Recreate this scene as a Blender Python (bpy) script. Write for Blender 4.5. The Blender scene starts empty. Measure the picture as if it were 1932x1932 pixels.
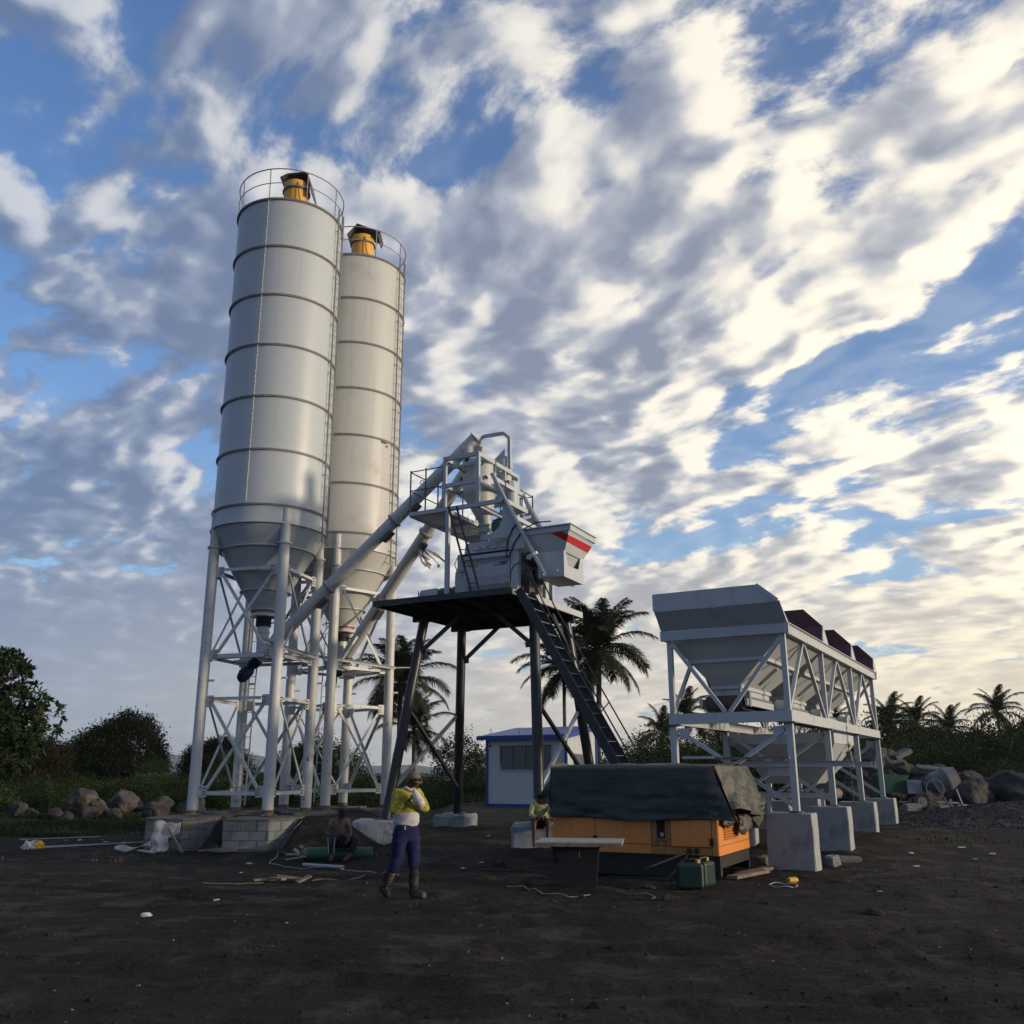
import bpy, bmesh, math, random
import numpy as np
from mathutils import Vector, Matrix, Euler
PI = math.pi
R = math.radians
sc = bpy.context.scene
COL = sc.collection
# ------------------------------------------------------------ camera
FPX = 1731.36 / 1932.0
cd = bpy.data.cameras.new('camera')
cd.sensor_width = 36.0
cd.lens = FPX * 36.0
cd.shift_y = 18.0 / 1932.0
cd.clip_start = 0.05
cd.clip_end = 30000.0
cam = bpy.data.objects.new('camera', cd)
COL.objects.link(cam)
cam.matrix_world = Matrix.Translation((0, 0, 1.71)) @ Matrix.Rotation(PI / 2 + .2665, 4, 'X') @ Matrix.Rotation(-.003, 4, 'Z')
sc.camera = cam
sc.render.resolution_x = sc.render.resolution_y = 1024
# ------------------------------------------------------------ colour management
vs = sc.view_settings
sc.display_settings.display_device = 'sRGB'
vs.view_transform = 'Standard'
vs.look = 'None'
vs.exposure = 0.0
vs.gamma = 1.0
vs.use_curve_mapping = False
# ------------------------------------------------------------ sun
SUN_AZ, SUN_EL = R(106), R(8)          # azimuth from +Y towards +X
sun_dir = Vector((math.sin(SUN_AZ) * math.cos(SUN_EL), math.cos(SUN_AZ) * math.cos(SUN_EL), math.sin(SUN_EL)))
sd = bpy.data.lights.new('sun', 'SUN')
sd.energy = 3.4
sd.angle = R(5)
sd.color = (1.0, .80, .56)
so = bpy.data.objects.new('sun', sd)
COL.objects.link(so)
so.rotation_euler = sun_dir.to_track_quat('Z', 'Y').to_euler()
so.location = (60, 0, 40)
# ------------------------------------------------------------ world: Nishita sky under a broken altocumulus layer
# cloud masses: azimuth, elevation (deg), half width, half height (rad), tilt (deg), cover, light
SKYB = [(-6.28, 36.68, 0.122, 0.029, 5, -0.2, 0), (-25.28, 29.35, 0.058, 0.019, 10, -0.22, 0), (1.73, 33.89, 0.09, 0.029, 15, -0.22, -0.05), (15.93, 35.44, 0.069, 0.037, 20, -0.34, 0), (21.45, 23.62, 0.17, 0.032, 20, -0.70, 0), (29.46, 24.85, 0.08, 0.037, 25, -0.38, 0), (14.52, 23.22, 0.058, 0.021, 10, -0.3, 0), (14.88, 19.04, 0.101, 0.03, 25, -0.42, 0), (17.82, 15.6, 0.10, 0.036, 15, -0.66, 0), (10.6, 14.14, 0.09, 0.032, 10, -0.60, 0), (7.85, 28.47, 0.08, 0.024, 10, -0.28, 0), (-3.78, 24.87, 0.069, 0.016, 5, -0.16, 0), (30.1, 28.98, 0.037, 0.032, 0, -0.3, 0), (-26.33, 9.16, 0.096, 0.016, 0, -0.14, 0), (-19.35, 11.17, 0.037, 0.021, 0, -0.16, 0), (28.81, 14.37, 0.096, 0.022, 5, -0.42, 0), (-29.03, 31.91, 0.106, 0.05, 5, 0.4, 0.35), (-23.07, 26.81, 0.08, 0.032, 0, 0.25, 0.18), (-27.69, 20.35, 0.133, 0.032, 5, 0.22, -0.02), (-26.24, 15.46, 0.138, 0.032, 0, 0.2, -0.02), (20.54, 27.11, 0.128, 0.048, 12, 0.45, 0.4), (4.07, 22.58, 0.159, 0.037, 10, 0.35, 0.22), (6.4, 18.58, 0.128, 0.048, 25, 0.36, 0.3), (25.01, 17.6, 0.138, 0.027, 12, 0.34, 0.42), (25.09, 20.63, 0.138, 0.013, 12, 0.16, 0.25), (-0.17, 31.8, 0.138, 0.037, 10, 0.25, -0.12), (13.02, 30.81, 0.128, 0.037, 15, 0.28, -0.16), (10.26, 26.74, 0.09, 0.024, 15, 0.2, -0.1), (28.48, 31.91, 0.122, 0.064, 20, 0.3, 0.12), (5.24, 37.27, 0.106, 0.032, 10, 0.25, 0.15), (21.96, 11.18, 0.223, 0.029, 3, 0.24, 0.05), (6.13, 10.37, 0.138, 0.027, 5, 0.28, -0.12), (20.78, 8.19, 0.223, 0.021, 3, 0.22, -0.05), (-20.16, 6.81, 0.266, 0.069, 0, 0.26, -0.03), (-3.96, 14.39, 0.085, 0.048, 20, 0.2, 0.15), (22.71, 4.78, 0.223, 0.027, 0, 0.2, 0.1)]

world = bpy.data.worlds.new('World')
sc.world = world
world.use_nodes = True
nt = world.node_tree
nt.nodes.clear()
L_ = nt.links

class NG:
    """tiny expression helper for a node tree"""
    def __init__(s, tree):
        s.t = tree; s.n = tree.nodes; s.l = tree.links
    def put(s, sock, v):
        if v is None: return
        if isinstance(v, bpy.types.NodeSocket): s.l.new(v, sock)
        else: sock.default_value = v
    def m(s, op, a, b=None, c=None, clamp=False):
        n = s.n.new('ShaderNodeMath'); n.operation = op; n.use_clamp = clamp
        for k, v in enumerate((a, b, c)):
            if v is not None: s.put(n.inputs[k], v)
        return n.outputs[0]
    def v(s, op, a, b=None, out=0, sc_=None):
        n = s.n.new('ShaderNodeVectorMath'); n.operation = op
        s.put(n.inputs[0], a)
        if b is not None: s.put(n.inputs[1], b)
        if sc_ is not None: s.put(n.inputs['Scale'], sc_)
        return n.outputs[out]
    def mapping(s, vec, loc=(0, 0, 0), rot=(0, 0, 0), scale=(1, 1, 1), typ='POINT'):
        n = s.n.new('ShaderNodeMapping'); n.vector_type = typ
        s.l.new(vec, n.inputs[0]); n.inputs[1].default_value = loc; n.inputs[2].default_value = rot; n.inputs[3].default_value = scale
        return n.outputs[0]
    def noise(s, vec, scale=5., detail=4., rough=.5, lac=2., dist=0., out=0, w=None, two=False):
        n = s.n.new('ShaderNodeTexNoise')
        if two: n.noise_dimensions = '2D'
        if w is not None:
            n.noise_dimensions = '4D'; n.inputs['W'].default_value = w
        if vec is not None: s.l.new(vec, n.inputs['Vector'])
        n.inputs['Scale'].default_value = scale; n.inputs['Detail'].default_value = detail
        n.inputs['Roughness'].default_value = rough; n.inputs['Lacunarity'].default_value = lac
        n.inputs['Distortion'].default_value = dist
        return n.outputs[out]
    def vor(s, vec, scale=5., feat='F1', out=0, rnd=1.):
        n = s.n.new('ShaderNodeTexVoronoi'); n.feature = feat
        s.l.new(vec, n.inputs['Vector']); n.inputs['Scale'].default_value = scale
        n.inputs['Randomness'].default_value = rnd
        return n.outputs[out]
    def ramp(s, x, a, b, lo=0., hi=1., smooth=True):
        n = s.n.new('ShaderNodeMapRange'); n.interpolation_type = 'SMOOTHSTEP' if smooth else 'LINEAR'
        s.put(n.inputs[0], x); n.inputs[1].default_value = a; n.inputs[2].default_value = b
        n.inputs[3].default_value = lo; n.inputs[4].default_value = hi
        return n.outputs[0]
    def mix(s, f, a, b, blend='MIX'):
        n = s.n.new('ShaderNodeMix'); n.data_type = 'RGBA'; n.blend_type = blend
        s.put(n.inputs[0], f)
        for k, q in ((6, a), (7, b)):
            if isinstance(q, bpy.types.NodeSocket): s.l.new(q, n.inputs[k])
            else: n.inputs[k].default_value = (*q, 1) if len(q) == 3 else q
        return n.outputs[2]
    def sep(s, v):
        n = s.n.new('ShaderNodeSeparateXYZ'); s.l.new(v, n.inputs[0]); return n.outputs
    def comb(s, x, y, z):
        n = s.n.new('ShaderNodeCombineXYZ')
        for k, q in enumerate((x, y, z)): s.put(n.inputs[k], q)
        return n.outputs[0]

def build_sky():
    g = NG(nt)
    tc = nt.nodes.new('ShaderNodeTexCoord')
    d = g.v('NORMALIZE', tc.outputs['Generated'])
    sx, sy, sz = g.sep(d)
    sky = nt.nodes.new('ShaderNodeTexSky')
    sky.sky_type = 'NISHITA'; sky.sun_disc = False
    sky.sun_elevation = SUN_EL; sky.sun_rotation = SUN_AZ
    sky.altitude = 50; sky.air_density = 1.0; sky.dust_density = 1.2; sky.ozone_density = 2.0
    # height-limited plane projection of the cloud layer
    zz = g.m('MAXIMUM', sz, 0.0)
    den = g.m('ADD', zz, 0.21)
    px = g.m('DIVIDE', sx, den); py = g.m('DIVIDE', sy, den)
    p = g.comb(px, py, 0.0)
    # bands run from lower left to upper right of the view
    pr_ = g.mapping(p, rot=(0, 0, R(-43)))
    pw = g.v('ADD', pr_, g.v('SCALE', g.v('SUBTRACT', g.noise(pr_, 1.3, 2, .5, out=1, two=True), (.5, .5, .5)), sc_=.26))
    def dens(off, lo=False):
        q = g.mapping(g.v('ADD', pw, off), scale=(1.0, .72, 1))
        a = g.noise(q, 2.3, 2.0, .45, two=True)
        b = g.noise(q, 8.4, 2.0 if lo else 6.0, .62, two=True)
        vo = nt.nodes.new('ShaderNodeTexVoronoi'); vo.voronoi_dimensions = '2D'; vo.feature = 'SMOOTH_F1'; vo.inputs['Scale'].default_value = 9.4; vo.inputs['Smoothness'].default_value = .55
        wv = g.v('ADD', q, g.v('SCALE', g.v('SUBTRACT', wn, (.5, .5, .5)), sc_=.16)); L_.new(wv, vo.inputs['Vector'])
        c = g.m('SUBTRACT', .86, vo.outputs['Distance'])
        return g.m('ADD', g.m('ADD', g.m('MULTIPLY', a, .42), g.m('MULTIPLY', b, .40)), g.m('MULTIPLY', c, .20))
    wn = g.noise(pr_, 7.0, 3, .55, out=1, two=True)
    cov = None; lit = None
    for az, el, rx, ry, tilt, dn, br in SKYB:
        a, e = R(az), R(el)
        c = Vector((math.sin(a) * math.cos(e), math.cos(a) * math.cos(e), math.sin(e)))
        right = Vector((math.cos(a), -math.sin(a), 0)); up = right.cross(c)
        t = R(tilt)
        ax = right * math.cos(t) + up * math.sin(t); ay = -right * math.sin(t) + up * math.cos(t)
        M = Matrix((ax, c, ay)).transposed()
        eu = M.to_euler('XYZ')
        mp = g.mapping(d, loc=c, rot=eu, scale=(rx * 1.25, 1.0, ry * 1.25), typ='TEXTURE')
        gr = nt.nodes.new('ShaderNodeTexGradient'); gr.gradient_type = 'SPHERICAL'
        L_.new(mp, gr.inputs[0]); f = gr.outputs['Fac']
        if dn: cov = g.m('MULTIPLY_ADD', f, dn, cov if cov is not None else 0.0)
        if br: lit = g.m('MULTIPLY_ADD', f, br, lit if lit is not None else 0.0)
    # side towards the sun
    side = g.ramp(g.v('DOT_PRODUCT', d, (math.sin(R(66)), math.cos(R(66)), .05), out=1), -.38, 1.12)
    d0 = dens((0, 0, 0))
    sl = Vector((math.sin(SUN_AZ), math.cos(SUN_AZ), 0)); sl.rotate(Euler((0, 0, R(-43))))
    d1 = dens(tuple(sl * .055), True); d0b = dens((0, 0, 0), True)
    covw = g.m('ADD', g.m('ADD', d0, g.m('MULTIPLY', cov, .27)), .078)
    # horizon: layers close up
    hz = g.ramp(sz, .02, .30, .07, 0.)
    covw = g.m('ADD', g.m('ADD', covw, hz), g.m('MULTIPLY', g.m('SUBTRACT', .55, side), .055))
    mask = g.m('MAXIMUM', g.ramp(covw, .435, .555), .14)
    thick = g.ramp(covw, .54, .74)
    grad = g.m('MULTIPLY', g.m('ADD', g.m('SUBTRACT', d0b, d1), g.m('MULTIPLY', g.m('SUBTRACT', d0, d0b), .9)), 6.2)
    grad = g.m('MULTIPLY', grad, g.ramp(sz, .0, .30, .40, 1.))
    lum = g.m('ADD', g.m('ADD', .54, grad), g.m('MULTIPLY', g.m('ADD', lit, 0.0), .95))
    lum = g.m('ADD', lum, g.m('MULTIPLY', g.m('SUBTRACT', side, .5), .62))
    lum = g.m('SUBTRACT', lum, g.m('MULTIPLY', thick, .42))
    lum = g.ramp(lum, -.28, 1.22)
    dark = g.mix(side, (.115, .178, .325), (.38, .395, .45))
    light = g.mix(side, (.56, .60, .69), (1.42, 1.27, .98))
    mid = g.mix(side, (.205, .278, .435), (.74, .72, .69))
    c1 = g.mix(g.ramp(lum, 0., .5, smooth=False), dark, mid)
    ccol = g.mix(g.ramp(lum, .5, 1., smooth=False), c1, light)
    # thin warm haze towards the horizon on the sun side
    warm = g.m('MULTIPLY', g.ramp(sz, .0, .30, 1., 0.), .62)
    ccol = g.mix(warm, ccol, g.mix(side, (.37, .46, .60), (1.42, 1.12, .66)))
    skc = g.mix(1.0, sky.outputs[0], (.155, .20, .275), 'MULTIPLY')
    skc = g.mix(g.m('MULTIPLY', g.ramp(sz, .05, .55, 1, 0), .34), skc, (.50, .72, .90))
    ccol = g.mix(.93, skc, ccol)
    allc = g.mix(mask, skc, ccol)
    low = g.ramp(sz, -.06, -.005)
    allc = g.mix(low, (.035, .034, .033), allc)
    bg = nt.nodes.new('ShaderNodeBackground'); bg.inputs[1].default_value = 1.0
    L_.new(allc, bg.inputs[0])
    out = nt.nodes.new('ShaderNodeOutputWorld'); L_.new(bg.outputs[0], out.inputs[0])
build_sky()
world.cycles.sampling_method = 'MANUAL'
world.cycles.sample_map_resolution = 1024

# ------------------------------------------------------------ materials (all procedural)
MATS = {}
def new_mat(name):
    m = bpy.data.materials.new(name); m.use_nodes = True
    g = NG(m.node_tree); b = m.node_tree.nodes['Principled BSDF']
    MATS[name] = m
    return m, g, b
def coords(g, kind='Object'):
    n = g.n.new('ShaderNodeTexCoord'); return n.outputs[kind]
def bump(g, b, h, strength=.3, dist=.02):
    n = g.n.new('ShaderNodeBump'); n.inputs['Strength'].default_value = strength; n.inputs['Distance'].default_value = dist
    g.l.new(h, n.inputs['Height']); g.l.new(n.outputs[0], b.inputs['Normal'])
def scale3(c, k): return tuple(min(1, x * k) for x in c)
def paint(name, col, rough=.45, dirt=(.12, .10, .08), amount=.35, streak=.3, chips=0.0, chipcol=(.05, .035, .025), metal=0.0, bmp=.08, tone=.12, spec=.5, bs=3.0, grime=1.0):
    m, g, b = new_mat(name)
    o = coords(g)
    big = g.noise(o, bs * .35, 4, .6)
    c = g.mix(big, scale3(col, 1 - tone), scale3(col, 1 + tone))
    blot = g.ramp(g.noise(o, bs, 6, .65), .52, .78)
    st = g.noise(g.mapping(o, scale=(9, 9, .55)), 1.0, 5, .6)
    st = g.ramp(st, .52, .80)
    f = g.m('ADD', g.m('MULTIPLY', blot, amount), g.m('MULTIPLY', st, streak), clamp=True)
    c = g.mix(g.m('MULTIPLY', f, grime), c, dirt)
    sp = g.ramp(g.noise(o, 90, 2, .5), .66, .74)
    c = g.mix(g.m('MULTIPLY', sp, .3 * grime), c, dirt)
    if chips > 0:
        ch = g.ramp(g.noise(g.mapping(o, scale=(1, 1, .45)), 11, 5, .7), .80 - chips, .805 - chips + .012)
        c = g.mix(ch, c, chipcol)
    g.l.new(c, b.inputs['Base Color'])
    r = g.m('ADD', rough, g.m('MULTIPLY', f, .3), clamp=True)
    r2 = g.m('ADD', r, g.m('MULTIPLY', g.m('SUBTRACT', g.noise(o, 14, 3, .6), .5), .15), clamp=True)
    g.l.new(r2, b.inputs['Roughness'])
    b.inputs['Metallic'].default_value = metal
    b.inputs['Specular IOR Level'].default_value = spec
    if bmp: bump(g, b, g.noise(o, bs * 1.3, 4, .55), bmp, .03)
    return m
def plain(name, col, rough=.6, var=.25, sc_=6., metal=0., bmp=.2, bd=.01, spec=.4):
    m, g, b = new_mat(name)
    o = coords(g)
    n = g.noise(o, sc_, 5, .6)
    c = g.mix(n, scale3(col, 1 - var), scale3(col, 1 + var))
    g.l.new(c, b.inputs['Base Color']); b.inputs['Roughness'].default_value = rough
    b.inputs['Metallic'].default_value = metal; b.inputs['Specular IOR Level'].default_value = spec
    if bmp: bump(g, b, g.noise(o, sc_ * 4, 4, .6), bmp, bd)
    return m
def two_tone(name, c1, c2, s, lo, hi, rough=.8, s2=30, bmp=.4, bd=.02, detail=6, speck=None):
    m, g, b = new_mat(name)
    o = coords(g)
    n = g.ramp(g.noise(o, s, detail, .62), lo, hi)
    c = g.mix(n, c1, c2)
    c = g.mix(g.m('MULTIPLY', g.noise(o, s2, 3, .6), .5), c, scale3(c1, .6))
    if speck is not None:
        c = g.mix(g.ramp(g.noise(o, s2 * 2.3, 2, .5), .66, .72), c, speck)
    g.l.new(c, b.inputs['Base Color']); b.inputs['Roughness'].default_value = rough
    b.inputs['Specular IOR Level'].default_value = .25
    if bmp: bump(g, b, g.noise(o, s2, 5, .65), bmp, bd)
    return m
def leafmat(name, col, col2, var=.35, sheen=.0):
    m, g, b = new_mat(name)
    o = coords(g)
    oi = g.n.new('ShaderNodeObjectInfo')
    n = g.ramp(g.noise(o, 1.1, 3, .6), .35, .65)
    c = g.mix(n, col, col2)
    c = g.mix(g.m('MULTIPLY', g.noise(o, 9, 2, .5), .6), c, scale3(col, .45))
    hsv = g.n.new('ShaderNodeHueSaturation')
    g.l.new(c, hsv.inputs['Color'])
    g.l.new(g.ramp(oi.outputs['Random'], 0, 1, 1 - var, 1 + var, smooth=False), hsv.inputs['Value'])
    g.l.new(g.ramp(oi.outputs['Random'], 0, 1, .485, .515, smooth=False), hsv.inputs['Hue'])
    g.l.new(hsv.outputs[0], b.inputs['Base Color'])
    b.inputs['Roughness'].default_value = .7; b.inputs['Specular IOR Level'].default_value = .12
    # thin leaves let some light through
    tr = g.n.new('ShaderNodeBsdfTranslucent'); g.l.new(hsv.outputs[0], tr.inputs['Color'])
    mx = g.n.new('ShaderNodeMixShader'); mx.inputs[0].default_value = .15
    g.l.new(b.outputs[0], mx.inputs[1]); g.l.new(tr.outputs[0], mx.inputs[2])
    outn = [n_ for n_ in g.n if n_.type == 'OUTPUT_MATERIAL'][0]
    g.l.new(mx.outputs[0], outn.inputs['Surface'])
    return m

M_SILO = paint('silo_paint_fresh', (.44, .485, .52), .34, (.33, .33, .33), .25, .40, .0, tone=.07, spec=.6, bmp=.05, bs=1.2, grime=.8)
M_SILO2 = paint('silo_paint_aged', (.49, .50, .49), .42, (.30, .28, .24), .40, .40, .02, (.10, .08, .06), tone=.09, bmp=.06, bs=1.2)
M_FLG = paint('flange_steel', (.30, .30, .30), .5, (.06, .05, .045), .6, .3, .02, tone=.2, bmp=.1)
M_WHITE = paint('white_steel_paint', (.43, .465, .495), .46, (.17, .165, .155), .35, .25, .035, (.045, .035, .03), tone=.09)
M_LEG = paint('silo_leg_paint', (.53, .545, .545), .48, (.20, .185, .16), .40, .35, .150, (.03, .028, .028), tone=.10, bs=4)
M_RUST = two_tone('rusty_steel', (.30, .27, .23), (.085, .042, .026), 16, .30, .62, .8, 40, .3, .01)
M_GREY = paint('grey_steel', (.22, .23, .24), .5, (.08, .07, .06), .5, .3, .02)
M_BLACK = paint('black_tower_paint', (.012, .015, .020), .38, (.035, .033, .03), .35, .25, .02, (.10, .09, .08), spec=.5)
M_BLKUND = plain('platform_underside', (.012, .012, .013), .8, .3)
M_NAVY = paint('navy_rail_paint', (.012, .022, .075), .4, (.05, .05, .05), .2, .2)
M_YEL = paint('collector_yellow', (.74, .38, .055), .5, (.20, .10, .03), .5, .5, .02)
M_SHEET = paint('dark_sheet_metal', (.085, .082, .08), .55, (.04, .035, .03), .5, .4, .02)
M_RED = paint('red_stripe_paint', (.42, .012, .014), .4, (.12, .03, .03), .3, .3)
M_MAROON = paint('maroon_primer', (.070, .024, .030), .7, (.10, .07, .065), .4, .4, .02, bmp=.1)
M_ORANGE = paint('orange_enclosure_paint', (.66, .24, .055), .5, (.22, .10, .035), .45, .30, .0, tone=.06, bs=7)
M_ODIRT = paint('stained_orange_panel', (.36, .17, .05), .6, (.07, .045, .03), .7, .6, .03, tone=.15, bs=7)
M_SKID = plain('generator_skid_paint', (.020, .019, .018), .7, .3)
M_RUBBER = plain('black_rubber', (.018, .018, .018), .75, .3)
M_BELT = plain('conveyor_belt_rubber', (.075, .062, .055), .85, .35)
M_GREEN = paint('green_motor_paint', (.012, .095, .070), .45, (.04, .05, .04), .4, .2)
M_SLAM = two_tone('bagged_blue_plastic', (.010, .020, .048), (.018, .038, .085), 8, .4, .6, .4, 24, .6, .03)
M_ORG = plain('orange_flange_ring', (.52, .10, .045), .6, .3)
M_PVC = plain('galvanised_pipe', (.33, .35, .37), .5, .2, 12, .2)
M_WOOD = two_tone('weathered_wood', (.17, .13, .095), (.26, .21, .16), 9, .4, .6, .85, 40, .5, .01)
M_PLY = two_tone('dusty_plywood_top', (.30, .29, .28), (.38, .37, .36), 5, .4, .6, .9, 30, .3, .01)
M_CONC = two_tone('grey_concrete_pier', (.36, .38, .405), (.19, .20, .215), 2.3, .50, .70, .9, 22, .6, .03)
M_CONCW = two_tone('whitewashed_concrete', (.32, .355, .38), (.15, .165, .18), 2.2, .52, .66, .85, 18, .6, .03)
M_CMU = [two_tone('block_grey_a', (.17, .195, .21), (.25, .265, .27), 3, .4, .6, .92, 40, .7, .012),
         two_tone('block_grey_b', (.20, .225, .235), (.14, .16, .17), 4, .4, .6, .92, 40, .7, .012),
         two_tone('block_brown', (.17, .155, .135), (.22, .20, .175), 3, .4, .6, .92, 40, .7, .012)]
M_MORTAR = two_tone('mortar_and_screed', (.12, .12, .115), (.19, .18, .165), 5, .4, .6, .95, 40, .7, .02)
M_ROCK = two_tone('volcanic_boulder', (.040, .038, .039), (.085, .080, .076), 1.6, .38, .62, .92, 9, .9, .06)
M_ROCKL = two_tone('pale_boulder', (.075, .072, .070), (.15, .13, .105), 1.4, .42, .68, .92, 10, .9, .06)
M_SLAB = two_tone('broken_concrete_slab', (.10, .105, .11), (.16, .165, .17), 2, .4, .6, .92, 20, .7, .03)
M_TARP = None
M_BARK = two_tone('palm_bark', (.10, .085, .07), (.17, .15, .125), 3, .4, .6, .95, 16, .8, .03)
M_FROND = leafmat('palm_frond_leaf', (.026, .036, .016), (.048, .056, .024), .15)
M_LEAFD = leafmat('leaf_dark', (.013, .024, .009), (.022, .037, .012))
M_LEAFM = leafmat('leaf_mid', (.024, .043, .012), (.040, .060, .017))
M_LEAFL = leafmat('leaf_light', (.048, .080, .022), (.075, .105, .030))
M_LEAFB = leafmat('leaf_rusty_new_growth', (.085, .055, .026), (.10, .075, .030))
M_DRY = plain('dry_grass_blades', (.10, .085, .045), .9, .4)
M_GRASS = leafmat('grass_blade', (.024, .036, .011), (.045, .056, .018))
M_SKIN = plain('brown_skin', (.085, .040, .024), .55, .12, 30, bmp=.05)
M_CABW = paint('cabin_panel_white', (.46, .50, .52), .5, (.30, .30, .30), .25, .25, tone=.05)
M_CABB = paint('cabin_blue_trim', (.010, .050, .26), .4, (.03, .05, .12), .2, .2)
M_DARKIN = plain('dark_interior', (.02, .02, .02), .9, .2)
M_TEAL = plain('jerrycan_green_plastic', (.008, .027, .024), .42, .3, 5, bmp=.1)
M_PALE = plain('pale_plastic', (.40, .40, .38), .6, .2)
M_YCAP = plain('yellow_cap', (.50, .30, .03), .5, .2)
M_BINP = plain('black_plastic_tub', (.014, .017, .019), .5, .3, 5)
M_SACK = two_tone('woven_sack_white', (.55, .50, .47), (.66, .62, .60), 6, .4, .6, .8, 60, .4, .01)
M_MIXER = paint('dusty_mixer_steel', (.13, .14, .155), .7, (.11, .10, .095), .6, .5, .04, tone=.2)
def glass():
    m, g, b = new_mat('window_glass')
    b.inputs['Base Color'].default_value = (.12, .14, .15, 1); b.inputs['Roughness'].default_value = .04
    b.inputs['Transmission Weight'].default_value = .55; b.inputs['IOR'].default_value = 1.45
    return m
M_GLASS = glass()
def tarpmat():
    m, g, b = new_mat('tarpaulin_cloth')
    o = coords(g)
    c = g.mix(g.ramp(g.noise(o, 2.2, 6, .65), .35, .7), (.013, .029, .028), (.027, .042, .038))
    x, y, z = g.sep(o)
    w = g.m('ADD', g.noise(o, 3.2, 6, .7), g.m('MULTIPLY', g.noise(o, 13, 4, .6), .25))
    # dried mud lies where rain pooled: the top and the folded end
    dm = g.ramp(w, .52, .72)
    n = g.n.new('ShaderNodeNewGeometry'); nz = g.sep(n.outputs['True Normal'])[2]
    dm = g.m('MULTIPLY', dm, g.m('ADD', .12, g.ramp(x, 2.75, 3.05)), clamp=True)
    top = g.m('MULTIPLY', g.ramp(z, 1.72, 1.79), .75)
    c = g.mix(g.m('MAXIMUM', dm, top), c, (.105, .093, .078))
    g.l.new(c, b.inputs['Base Color']); b.inputs['Roughness'].default_value = .62
    bump(g, b, g.m('ADD', g.noise(o, 5, 5, .6, dist=.6), g.m('MULTIPLY', g.noise(o, 60, 2, .5), .15)), .5, .05)
    return m
M_TARP = tarpmat()
def soil(name='volcanic_sand', grassy=True):
    m, g, b = new_mat(name)
    geo = g.n.new('ShaderNodeNewGeometry'); p = geo.outputs['Position']
    a = g.noise(p, .35, 6, .6); fine = g.noise(p, 7, 7, .7); grit = g.noise(p, 55, 3, .6)
    c = g.mix(g.ramp(a, .38, .64), (.016, .014, .013), (.031, .027, .024))
    c = g.mix(g.ramp(fine, .42, .70), c, (.016, .014, .0135))
    c = g.mix(g.ramp(grit, .60, .72), c, (.095, .086, .078))
    c = g.mix(g.ramp(g.m('ADD', g.noise(p, 1.3, 5, .7), g.m('MULTIPLY', g.noise(p, .18, 3, .5), .35)), .67, .86), c, (.060, .053, .047))
    if grassy:
        x, y, z = g.sep(p)
        far = g.ramp(g.m('ADD', y, g.m('MULTIPLY', g.noise(p, .22, 4, .6), 12)), 36, 46)
        lft = g.m('MULTIPLY', g.ramp(g.m('ADD', x, g.m('MULTIPLY', g.noise(p, .5, 4, .6), 3)), -7.2, -9.4), g.ramp(y, 23, 31))
        gm = g.m('MAXIMUM', far, lft)
        gm = g.m('MULTIPLY', gm, g.ramp(g.noise(p, 1.1, 5, .65), .35, .6))
        c = g.mix(gm, c, (.028, .036, .014))
    g.l.new(c, b.inputs['Base Color']); b.inputs['Roughness'].default_value = .95; b.inputs['Specular IOR Level'].default_value = .15
    h = g.m('ADD', g.m('MULTIPLY', fine, .7), g.m('MULTIPLY', g.noise(p, 2.2, 5, .6), 1.0))
    h = g.m('ADD', h, g.m('MULTIPLY', grit, .18))
    bump(g, b, h, 1.0, .13)
    return m
M_SOIL = soil()
M_GRAVEL = two_tone('crushed_dark_gravel', (.022, .023, .026), (.050, .050, .054), 12, .4, .6, .9, 60, .6, .01)
M_HILL = plain('forested_hill', (.030, .045, .030), .95, .3, .01, bmp=0)

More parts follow.
